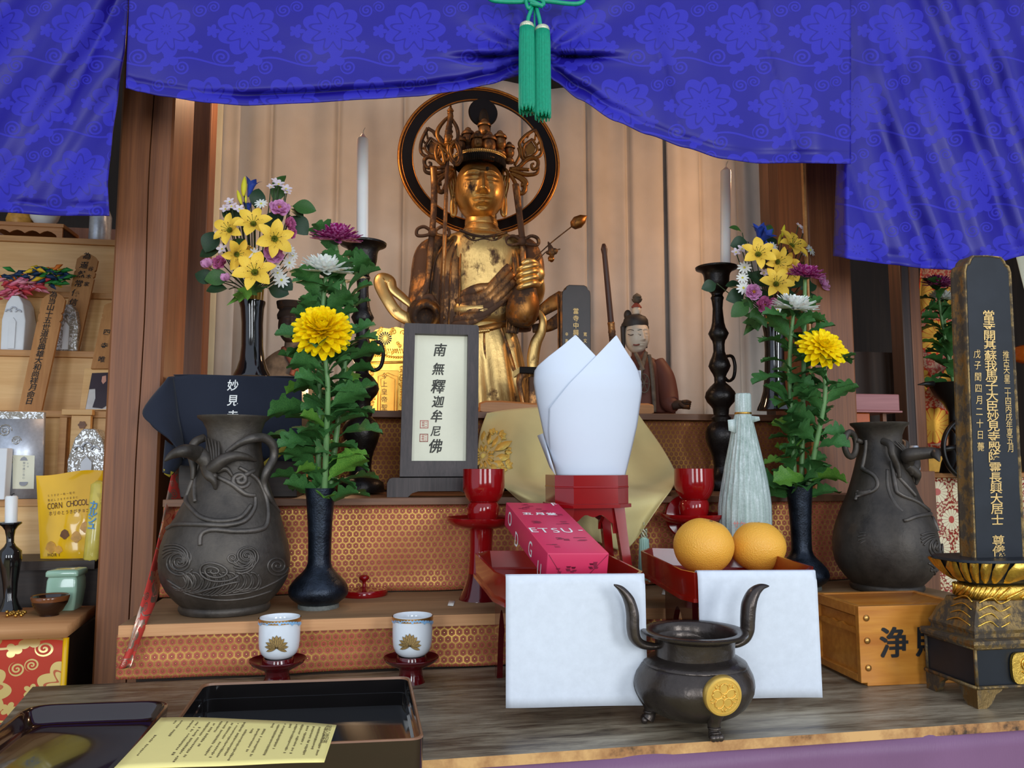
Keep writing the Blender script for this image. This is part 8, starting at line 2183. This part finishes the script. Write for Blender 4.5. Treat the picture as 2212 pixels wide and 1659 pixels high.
# bunch of folded cranes
b = MB(); random.seed(14); mats = M['crane']
for i in range(150):
    u = random.random(); x = 2+u*135; y0 = 612-20*math.sin(u*2.2)+random.uniform(-16, 40)*(1-0.4*u)
    dirx = random.choice((1, 1, -1)); a = P(x, y0, 1.868+random.uniform(0, .04)); c_ = P(x+dirx*random.uniform(16, 32), y0+random.uniform(-12, 14), 1.868+random.uniform(0, .04))
    b.mi = random.choice((0, 0, 1, 6)) if (x < 90 and y0 > 600) else random.choice((2, 3, 4, 5, 3, 4))
    b.tube([a, a.lerp(c_, .5)+Vector((0, 0, 0.002)), c_], [0.001, 0.0055, 0.0006], 4, True, (0.4, 1))
o = b.build('paper_cranes', mats); props(o, 'bunch of many-coloured folded paper cranes over the white gabled box', 'paper cranes', None, 'stuff')
# photograph in a pale frame
Yp = 1.79; pf = thing('photo_frame', 'pale wooden photo frame half hidden by the left pillar', 'frame', P(222, 885, Yp))
b = MB(); c4 = [P(183, 795, Yp+.02), P(262, 792, Yp+.02), P(250, 886, Yp), P(172, 886, Yp)]; c4i = [P(199, 806, Yp+.0175), P(255, 804, Yp+.0175), P(244, 884, Yp), P(184, 884, Yp)]
for i in range(4):
    j = (i+1) % 4; b.f([b.v(p) for p in (c4[i], c4[j], c4i[j], c4i[i])])
quad_slab(b, [p+Vector((0, .004, 0)) for p in c4], Vector((0, .008, 0))); b.build('moulding', M['cedar'], pf)
b = MB(); b.f([b.v(p+Vector((0, .001, 0))) for p in c4i]); ph = b.build('photograph', M['photo_white'], pf)
def onp(u, v): return (c4i[0].lerp(c4i[1], u)).lerp(c4i[3].lerp(c4i[2], u), v)+Vector((0, -0.0005, 0))
for nm, pts, mt in (('dark_backdrop', ((0, 0), (1, 0), (1, 0.42), (0, 0.45)), 'photo_dark'), ('dark_robe', ((0.22, 0.4), (0.8, 0.36), (0.95, 0.8), (0.6, 0.98), (0.25, 0.95), (0.3, 0.7)), 'photo_dark'), ('pale_face', ((0.42, 0.1), (0.56, 0.08), (0.6, 0.24), (0.5, 0.32), (0.42, 0.24)), 'photo_skin')):
    b = MB(); b.f([b.v(onp(*p)+Vector((0, -0.0003*(1+(nm == 'pale_face')), 0))) for p in pts]); b.build(nm, M[mt], ph)
# silver board with label
Yv = 1.712; sb = thing('silver_board', 'silver presentation board with a cream label, on the lowest cedar shelf at the far left', 'board', P(40, 1072, Yv))
b = MB(); c4 = [P(-60, 888, Yv), P(94, 890, Yv), P(90, 1072, Yv), P(-60, 1072, Yv)]; 
for p in c4[2:]: p.z = zE+0.0005
quad_slab(b, c4, Vector((0, 0.012, 0))); b.build('panel', M['silver_board'], sb)
b = MB(); b.f([b.v(p) for p in (P(-60, 888, Yv-.001), P(94, 890, Yv-.001), P(94, 905, Yv-.001), P(-60, 904, Yv-.001))]); b.build('top_band', M['silver_brocade'], sb)
b = MB()
for x, y, r in ((10, 930, 17), (35, 952, 12), (22, 995, 12)):
    c0 = P(x, y, Yv-.001); k = r*mpp(x, Yv); b.tube([c0+Vector((k*(1-j/30)*math.cos(j*.5), 0, k*(1-j/30)*math.sin(j*.5))) for j in range(28)], 0.0011, 5)
b.build('embossed_clouds', M['silver_brocade'], sb)
b = MB(); b.f([b.v(p) for p in (P(28, 983, Yv-.002), P(75, 984, Yv-.002), P(73, 1056, Yv-.002), P(27, 1056, Yv-.002))]); lb_ = b.build('label_card', M['cream_paper'], sb)
b = MB(); column(b, '御守護三信心', P(52, 1000, Yv-.0025), P(51, 1032, Yv-.0025), (1, 0, 0), 6.5*mpp(50, Yv), 0.0002, 0.9, 0.0); column(b, '卍印', P(60, 1001, Yv-.0025), P(60, 1008, Yv-.0025), (1, 0, 0), 5*mpp(50, Yv), 0.0002, 0.9, 0.0)
c0 = P(51, 1042, Yv-.0025); b.lathe([(0.0001, 0), (10*mpp(50, Yv), 0)], c=c0, seg=20, T=frame_m((0, 0, 0), (1, 0, 0), (0, 0.5, 1)))
b.f([b.v(P(x, y, Yv-.0025)) for x, y in ((43, 995), (60, 995), (57, 989), (52, 986), (46, 989))]); b.build('grey_print', M['grey_print'], lb_)
b = MB(); a, c = P(-14, 1060, Yv-.03), P(11, 1060, Yv-.03); bx2(b, a.x, c.x, Yv-.032, Yv-.006, zE, P(0, 968, Yv-.03).z, 0.002); props(b.build('paper_packet', M['white_board']), 'small white packet standing before the silver board at the left edge', 'packet')
sm = thing('small_shrine', 'small pale wooden shrine with a brown crest behind the silver pouch', 'shrine', P(170, 925, 1.775))
Yz = 1.768
b = MB(); bx2(b, P(137, 890, Yz).x, P(203, 890, Yz).x, Yz-.01, Yz+.006, P(170, 897, Yz).z, P(170, 885, Yz).z, .001); b.build('roof_slab', M['cedar'], sm)
b = MB(); bx2(b, P(156, 910, Yz).x, P(198, 910, Yz).x, Yz-.006, Yz+.006, zE, P(170, 898, Yz).z, .001); b.build('body', M['cedar'], sm)
b = MB(); c0 = P(178, 918, Yz-.007); k = 9*mpp(178, Yz); b.prism([(c0.x+k*(1+.12*math.cos(6*a))*math.cos(a), c0.z+k*(1+.12*math.cos(6*a))*math.sin(a)) for a in [2*PI*i/36 for i in range(36)]], 0.002, Matrix.Translation((0, Yz-.009, 0))); b.build('crest', M['shelf_brown'], sm)
# things on the top tier under the drape
zA, YA = TZ[4]; YA += 0.02
os_ = thing('offering_stand', 'small pale wooden offering stand with scalloped skirt on the top cedar shelf', 'stand', (P(60, 500, YA).x, YA+.03, zA))
za, zb_ = P(60, 480, YA).z, P(60, 488, YA).z
b = MB(); bx2(b, P(-30, 480, YA).x, P(138, 480, YA).x, YA, YA+.10, zb_, za, .001); b.build('top', M['bar_wood'], os_)
b = MB(); a, c = P(-30, 490, YA).x, P(134, 490, YA).x; w = c-a; hgt = zb_-zA
out = [(0, hgt), (w, hgt), (w, 0), (w*.94, 0), (w*.92, hgt*.35)]+[(w*(.9-.8*i/16), hgt*(.45+.25*abs(math.sin(i*PI/4)))) for i in range(17)]+[(w*.08, hgt*.35), (w*.06, 0), (0, 0)]
b.prism(out, .006, Matrix.Translation((a, YA+.004, zA))); b.build('skirt', M['bar_wood'], os_)
b = MB(); bx2(b, c-.006, c, YA+.012, YA+.095, zA, zb_-.0005); b.build('side', M['pillar_dark'], os_)
b = MB(); b.lathe([(0.014, 0), (0.016, 0.002), (0.03, 0.02), (0.036, 0.04), (0.034, 0.04), (0.02, 0.012)], c=(P(80, 478, YA).x, YA+.04, za), seg=32, cap0=True, cap1=True); props(b.build('bowl', M['porcelain'], sharp=50), 'white bowl on the small offering stand, under the edge of the left drape', 'bowl')
b = MB(); b.lathe([(0.020, 0), (0.028, 0.004), (0.03, 0.016), (0.026, 0.03), (0.01, 0.034)], c=(P(24, 478, YA).x, YA+.045, za), seg=32, cap0=True, cap1=True); props(b.build('bread_bun', M['bag_tan'], sharp=50), 'round golden bun on the small offering stand at the far left', 'bread')
b = MB(); b.lathe([(0.022, 0), (0.025, 0.004), (0.025, 0.07), (0.02, 0.085), (0.012, 0.09)], c=(P(206, 512, YA).x, YA+.03, zA), seg=32, cap0=True, cap1=True); props(b.build('glass_jar', M['silver_board'], sharp=50), 'pale shiny jar on the top cedar shelf, beside the pillar', 'jar')
# low bench in front of the shelf
zl = CZ-0.25
c1, c2 = PZ(145, 1353, zl), PZ(206, 1308, zl); dcb = (c2-c1)
c0_ = c1+Vector((-0.9, 0, 0)); c3 = c2+Vector((-0.9, 0, 0))
bn = thing('side_bench', 'low brown-topped bench at the left carrying the celadon jar and dark bowl', 'bench', ((c0_.x+c1.x)/2, c1.y+.1, 0))
b = MB(); quad_slab(b, [c0_, c1, c2, c3], Vector((0, 0, -0.017))); b.build('board', M['board_edge'], bn)
b = MB(); bx2(b, c0_.x+.02, c1.x-.01, c1.y+.03, c2.y-.01, 0, zl-.018); b.build('carcass', M['dark_wood'], bn)
b = MB()
bw = 0.9
def bfn(u, v): return Vector((c0_.x+bw*u-0.002, c1.y+0.012+0.004*math.sin(u*30)*(1-v), 0.20+(zl-.018-0.20)*v))
b.grid(bfn, 90, 20, lambda u, v: (u*bw, v*0.66)); o = b.build('brocade_hanging', M['red_gold'], solid=0.002); props(o, 'red and gold flowered brocade hanging in front of the low left bench', 'cloth')
b = MB(); b.tube([Vector((c1.x-0.004, c1.y+0.011, zl-.019)), Vector((c1.x-0.006, c1.y+0.010, 0.2))], 0.0045, 6); b.build('yellow_edging', M['bag_yellow'], o)
b = MB(); zin = CZ-0.175; bx2(b, -1.2, P(220, 1225, 1.60).x, 1.56, 1.685, zin-.016, zin); bx2(b, -1.2, P(220, 1225, 1.60).x, 1.58, 1.60, 0.0, zin-.016); props(b.build('inner_ledge', M['dark_wood']), 'dark wooden ledge behind the bench, under the yellow snack bag', 'ledge')
# celadon jar
Yj0 = PZ(140, 1322, zl); jr = thing('celadon_jar', 'square pale green celadon jar with a lid on the left bench', 'jar', (Yj0.x, Yj0.y+.03, zl))
kj = mpp(140, Yj0.y+.03); jc = Vector((P(143, 1270, Yj0.y+.03).x, Yj0.y+.03, zl)); hj = (1322-1242)*kj
def sq(w, z, r=0.2, n=6):
    out = []
    for qx, qy, a0 in ((1, 1, 0), (-1, 1, 90), (-1, -1, 180), (1, -1, 270)):
        for i in range(n+1):
            a = R_(a0+90*i/n); out.append(jc+Vector((qx*w*(1-r)+w*r*math.cos(a), qy*w*(1-r)+w*r*math.sin(a), z)))
    return out
w0 = 33*kj
b = MB(); b.rings([sq(w0*.88, 0.0005), sq(w0*.95, hj*.15), sq(w0*1.06, hj*.6), sq(w0*1.03, hj*.9), sq(w0*.96, hj)], True, True, True); b.build('body', M['celadon'], jr, sharp=60)
b = MB(); b.rings([sq(w0*1.0, hj), sq(w0*1.12, hj+.002), sq(w0*1.12, hj+12*kj), sq(w0*1.04, hj+16*kj), sq(w0*.6, hj+18*kj)], True, True, True); b.build('lid', M['celadon'], jr, sharp=60)
q = PZ(100, 1332, zl); kb = mpp(100, q.y); b = MB(); b.lathe([(22*kb, 0), (22*kb, 5*kb), (30*kb, 12*kb), (40*kb, 30*kb), (43*kb, 46*kb), (42*kb, 48*kb), (40*kb, 46*kb), (34*kb, 26*kb), (12*kb, 14*kb)], c=(q.x, q.y+.012, zl), seg=48, cap0=True, cap1=True)
bwl = b.build('tea_bowl', M['tenmoku'], sharp=50); props(bwl, 'dark brown glazed tea bowl in front of the celadon jar', 'bowl')
b = MB(); cz = Vector((q.x, q.y+.012, zl)); b.lathe([(41.2*kb, 36*kb), (43.6*kb, 46*kb), (42*kb, 49*kb), (39.5*kb, 46*kb)], c=cz, seg=48); b.build('brown_rim', M['tenmoku_rim'], bwl)
b = MB(); random.seed(2)
for i in range(16): 
    p = PZ(14+i*2.7+random.uniform(-2, 2), 1330+random.uniform(-5, 4), zl); b.ball(p+Vector((0, 0, .003)), 0.003, 8, 6)
props(b.build('prayer_beads', M['brass']), 'string of small gold beads lying at the foot of the left candlestick', 'beads', None)
# candlestick and candle at the far left
q = PZ(20, 1322, zl); Yl = q.y+.02
cl_ = thing('candlestick', 'short black candlestick with a thick white candle at the far left, on the bench', 'candlestick', (P(22, 1200, Yl).x, Yl, zl))
zpr = [(1128, 26), (1131, 27), (1137, 18), (1145, 12), (1160, 9), (1172, 9), (1180, 14), (1190, 26), (1205, 27), (1225, 23), (1260, 17), (1290, 15), (1305, 20), (1318, 28), (1324, 29)]
b = MB(); lathe_px(b, [(1132, 12, 22)]+[(y, w, 22) for y, w in zpr], Yl, 32); b.build('stem', M['black_lacquer'], cl_, sharp=60)
cd = thing('candle', 'short thick white candle on the far left candlestick', 'candle', P(24, 1130, Yl)); b = MB(); lathe_px(b, [(1130, 14, 24), (1075, 14.5, 25), (1071, 12, 25), (1074, 5, 25)], Yl, 28); b.build('wax', M['wax'], cd, sharp=50)
b = MB(); b.tube([P(25, 1074, Yl), P(26, 1068, Yl), P(31, 1066, Yl)], 0.0009, 6); b.build('wick', M['ink'], cd)
# yellow snack bag and slim snack stick
Yk_ = 1.60; bg = thing('snack_bag', 'yellow foil snack bag printed with brown letters, standing behind the celadon jar', 'bag', P(150, 1222, Yk_))
def bag(u, v, lift=0.0):
    xl, xr = 78+10*v, 226-6*v; x = xl+(xr-xl)*u; y = 1024+(1221-1024)*v+(4*math.sin(u*5+1)-6*u)*(1-v)
    s = math.sin(PI*u)**0.6*math.sin(PI*min(1, max(0, v*0.94+0.03)))**0.6
    d = 0.020*s+0.0018*nz((u*5, v*6, 2))*s; return P(x, y, Yk_+0.03*(1-v)-d-lift)
b = MB(); b.grid(bag, 40, 50); 
def bagb(u, v):
    p = bag(u, v); s = math.sin(PI*u)**0.6*math.sin(PI*min(1, max(0, v*0.94+0.03)))**0.6; return p+Vector((0, 0.001+0.036*s, 0))
b.grid(bagb, 20, 26); fb = b.build('film', M['bag_yellow'], bg)
def btxt(b, s, u, v, size, sx=1.0, bold=0.0): glyph(b, s, frame_m(bag(u, v, 0.0012), bag(min(1, u+.1), v)-bag(u-.1, v), bag(u, v-.05)-bag(u, v+.05)), size*mpp(140, Yk_), sx, bold)
b = MB()
for i, ch in enumerate('CORN CHOCOL'): btxt(b, ch, 0.17+i*0.058, 0.345-0.001*i, 22, 0.60, 0.003) if ch != ' ' else None
for i, ch in enumerate('ホリのとうきびチョコ'): btxt(b, ch, 0.19+i*0.063, 0.425, 11 if i not in (0, 1) else 13, 0.72, 0.006)
for r_ in range(2):
    for i, ch in enumerate(('とうきび一粒一粒の', '香ばしさをそのままに')[r_]): btxt(b, ch, 0.17+i*0.047, 0.225+0.052*r_, 6.5, 0.8, 0.0)
for i, ch in enumerate('HORI'): btxt(b, ch, 0.14+i*0.055, 0.885, 11, 0.9, 0.008)
b.build('brown_lettering', M['bag_brown'], fb)
for x, y, r, mt in ((0.18, 0.80, .085, 'bag_tan'), (0.72, 0.60, .075, 'bag_tan'), (0.40, 0.665, .070, 'bag_choc'), (0.58, 0.70, .080, 'bag_tan'), (0.30, 0.83, .06, 'bag_tan')):
    b = MB(); b.f([b.v(bag(x+r*(1+.12*math.sin(5*a))*math.cos(a), y+r*0.72*(1+.12*math.cos(4*a))*math.sin(a), 0.0010)) for a in [2*PI*i/20 for i in range(20)]]); b.build('printed_biscuit', M[mt], fb)
sk_ = thing('snack_stick', 'slim pale yellow snack packet with blue letters leaning beside the snack bag', 'packet', P(205, 1215, Yk_-.03))
b = MB(); p0, p1 = P(214, 1038, Yk_-.01), P(196, 1216, Yk_-.035); b.tube([p0, p0.lerp(p1, .05), p0.lerp(p1, .95), p1], [0.004, 0.0135, 0.0135, 0.006], 14, True, (0.6, 1)); st_ = b.build('film', M['snack_pale'], sk_)
b = MB(); d_ = (p0-p1).normalized()
for i, ch in enumerate('カルシュ'): glyph(b, ch, frame_m(p0.lerp(p1, 0.30+0.085*i)+Vector((-0.002, -0.0105, 0)), (1, 0, -0.1), d_), 0.018, 0.9, 0.02)
b.build('blue_lettering', M['snack_blue'], st_)
# clear wrapped bottle in the shade
q = PZ(62, 1262, zin); cb_ = thing('cellophane_bottle', 'small dark bottle wrapped in clear film behind the far left candlestick', 'bottle', (q.x, 1.60, zin))
b = MB(); b.lathe([(0.016, 0), (0.018, 0.004), (0.018, 0.04), (0.009, 0.055)], c=(q.x, 1.60, zin), seg=24, cap0=True, cap1=True); b.build('glass', M['black_lacquer'], cb_)
b = MB(); rings = []
for z, r in ((0.001, .022), (.05, .024), (.075, .010), (.10, .022), (.12, .026)): rings.append([Vector((q.x+r*(1+.15*math.sin(5*a+z*40))*math.cos(a), 1.60+r*(1+.15*math.sin(5*a+z*40))*math.sin(a), zin+z)) for a in [2*PI*i/30 for i in range(30)]])
b.rings(rings, True); b.build('clear_film', M['glass'], cb_)

# ------------------------------------------------------------------ right bay
Yo_ = 1.50; oc_ = thing('lacquer_cabinet', 'orange lacquer chest with a pinkish flat top on the middle step, beside the right jar', 'cabinet', (P(1830, 1060, Yo_).x, Yo_+.05, zS2))
za, zb_ = P(1860, 851, Yo_).z, P(1860, 891, Yo_).z
b = MB(); bx2(b, P(1782, 870, Yo_).x, P(1940, 870, Yo_).x, Yo_-.005, Yo_+.12, zb_+.004, za, .002); bx2(b, P(1782, 870, Yo_).x-.002, P(1940, 870, Yo_).x+.004, Yo_-.008, Yo_+.12, zb_, zb_+.004, .001); b.build('top_slab', M['pink_wood'], oc_)
b = MB(); bx2(b, P(1786, 870, Yo_).x, P(1882, 870, Yo_).x, Yo_+.006, Yo_+.11, zS2, zb_-.0005, .002); b.build('chest', M['orange_lacquer'], oc_)
b = MB(); xs = P(1812, 1000, Yo_).x; bx2(b, xs-.001, xs+.001, Yo_+.004, Yo_+.007, zS2+.001, zb_-.03); bx2(b, P(1786, 870, Yo_).x, P(1882, 870, Yo_).x, Yo_+.003, Yo_+.007, zS2+.0005, zS2+.008); b.build('front_batten', M['shelf_brown'], oc_)
b = MB(); bx2(b, P(1920, 900, Yo_).x, P(1928, 900, Yo_).x, Yo_+.02, Yo_+.03, zS2, zb_-.0005); b.build('leg', M['post_brown'], oc_)
Yr = 1.98
b = MB(); tl, tr, brr, bll = P(1990, 560, Yr), P(2160, 560, Yr), P(2150, 968, Yr-.04), P(1966, 968, Yr-.04)
def hang(u, v): return (bll.lerp(brr, u)).lerp(tl.lerp(tr, u), v)+Vector((0, .006*math.sin(u*14), 0))
b.grid(hang, 40, 50, lambda u, v: (u*.23, v*.5)); props(b.build('brocade_banner', M['mon_gold'], solid=.002), 'red brocade banner with golden wheels hanging in the right bay', 'banner')
rbz = P(2010, 1022, 1.86).z
rb_ = thing('side_bench', 'pale-topped bench with white-flowered brocade front in the right bay', 'bench', (P(2060, 1200, 1.86).x, 1.95, 0))
b = MB(); bx2(b, P(1966, 1000, 1.86).x, P(1966, 1000, 1.86).x+.7, 1.86, 2.08, rbz-.012, rbz, .001); b.build('board', M['bar_wood'], rb_)
b = MB(); bx2(b, P(1966, 1000, 1.86).x+.01, P(1966, 1000, 1.86).x+.68, 1.885, 2.07, 0, rbz-.0125); b.build('carcass', M['dark_wood'], rb_)
b = MB(); xa = P(2004, 1100, 1.86).x; b.grid(lambda u, v: Vector((xa+.5*u, 1.868+.003*math.sin(u*40), rbz-.013-.36*(1-v))), 60, 24, lambda u, v: (u*.5, v*.36)); props(b.build('brocade_hanging', M['mon_white'], solid=.002), 'white-flowered brown brocade hanging behind the right bronze jar', 'cloth')
b = MB(); bx2(b, P(1966, 900, 2.02).x, P(2200, 900, 2.02).x, 2.02, 2.10, rbz+.0005, P(2010, 985, 2.02).z, .001); props(b.build('gold_lit_shelf', M['altar_gold2']), 'small yellow wood shelf, golden light put into its colour, under the wheel brocade banner in the right bay', 'step')  # yellow wood; the gold of its lighting is put into the colour
# openwork black disc and leaf-shaped holder behind the tablet
Yw2 = 1.80; c0 = P(2092, 970, Yw2); k = mpp(2092, Yw2); od_ = thing('openwork_disc', 'black openwork disc standing behind the tall tablet in the right bay', 'disc', Vector((c0.x, Yw2, rbz)))
b = MB(); b.tube([c0+Vector((70*k*math.cos(a), 0, 76*k*math.sin(a))) for a in [2*PI*i/60 for i in range(61)]], .0075, 8, False, (1, .7))
b.tube([c0+Vector((30*k*math.cos(a), 0, 32*k*math.sin(a))) for a in [2*PI*i/40 for i in range(41)]], .006, 8, False)
for i in range(7):
    a = i*2*PI/7+.3; b.tube([c0+Vector((30*k*math.cos(a), 0, 32*k*math.sin(a))), c0+Vector((70*k*math.cos(a+.15), 0, 76*k*math.sin(a+.15)))], .007, 8, True)
b.tube([c0+Vector((0, 0.004, -74*k)), Vector((c0.x, Yw2+.004, rbz))], .012, 10)
b.build('tracery', M['openwork'], od_)
Yl2 = 1.86; lv = thing('bronze_vase', 'black vase with a pointed lip behind the tall tablet, holding a magenta chrysanthemum', 'vase', Vector((P(2062, 900, Yl2).x, Yl2, rbz)))
b = MB(); lathe_px(b, [(850, 24, 2062), (832, 52, 2062), (828, 60, 2062), (834, 56, 2062), (855, 44, 2062), (872, 26, 2062), (890, 14, 2062), (960, 14, 2062), (1000, 30, 2062), (1022, 34, 2062)], Yl2, 36); b.build('body', M['openwork'], lv, sharp=60)
b = MB(); b.tube([P(2016, 829, Yl2-.01), P(1998, 829, Yl2-.01), P(1982, 831, Yl2-.01)], [.008, .005, .001], 8); b.build('pointed_lip', M['openwork'], lv)
fz3 = P(2062, 840, Yl2)
mum('magenta chrysanthemum in the shade of the right bay, beside the tall tablet', (2026, 612), Yl2, 38, 'cup', 'mum_purple', fz3, (-.006, 0, 0), (0, -.35, 1), (26, .05, .9), 91, light=.05, lsize=.085)
mum('white chrysanthemum in the shade under the magenta one, right bay', (2036, 642), Yl2+.03, 34, 'cup', 'mum_white', fz3+Vector((.01, .01, 0)), (.004, .01, 0), (0, -.3, 1), (14, .1, .9), 97, light=.05, lsize=.08)
b = MB(); q = P(1976, 990, 1.62); b.lathe([(.010, 0), (.011, .004), (.011, .05), (.008, .056)], c=(q.x, 1.62, P(1976, 1016, 1.62).z), seg=20, cap0=True, cap1=True); 
gl = thing('glass_cup', 'small pale glass beside the right bronze jar rim', 'glass', (q.x, 1.62, P(1976, 1016, 1.62).z)); b.build('glass', M['silver_board'], gl, sharp=50)
b = MB(); zt_ = P(1976, 1017, 1.62).z; bx2(b, q.x-.03, q.x+.03, 1.595, 1.645, 0.0005, zt_-.0005, .001); props(b.build('wooden_block', M['post_brown']), 'brown wooden post block carrying the small glass in the right bay', 'block')
b = MB(); tl, tr, brr, bll = P(2186, 520, 1.9), P(2330, 520, 1.9), P(2330, 700, 1.9), P(2216, 640, 1.9); b.grid(lambda u, v: (bll.lerp(brr, u)).lerp(tl.lerp(tr, u), v)+Vector((0, .004*math.sin(u*9), 0)), 12, 10); props(b.build('paper_banner', M['cream_paper'], solid=.001), 'pale paper banner corner at the right edge, behind the tall tablet', 'banner')
b = MB(); q = P(2225, 775, 1.9); b.lathe([(.02, 0), (.045, .01), (.05, .04), (.03, .05)], c=(q.x, 1.9, P(2225, 785, 1.9).z), seg=24, cap0=True, cap1=True); b.lathe([(.015, -.25), (.015, .002)], c=(q.x, 1.9, P(2225, 785, 1.9).z), seg=16, cap0=True); props(b.build('lamp_stand', M['orange_lacquer']), 'orange lacquer lamp stand at the right edge, behind the tall tablet', 'lamp stand')
# scraps of white tape on the lowest step
for x, y, lab in ((975, 1303, 'scrap of white tape on the lowest step, left of the left pedestal stand'), (1437, 1279, 'scrap of white tape on the lowest step, between the two tray stands')):
    q = [PZ(x+a, y+c, zS1+.0008) for a, c in ((-8, 5), (4, 6), (8, -5), (-5, -6))]; b = MB(); b.f([b.v(p) for p in q]); props(b.build('tape_scrap', M['white_tape'], solid=.0003), lab, 'tape')
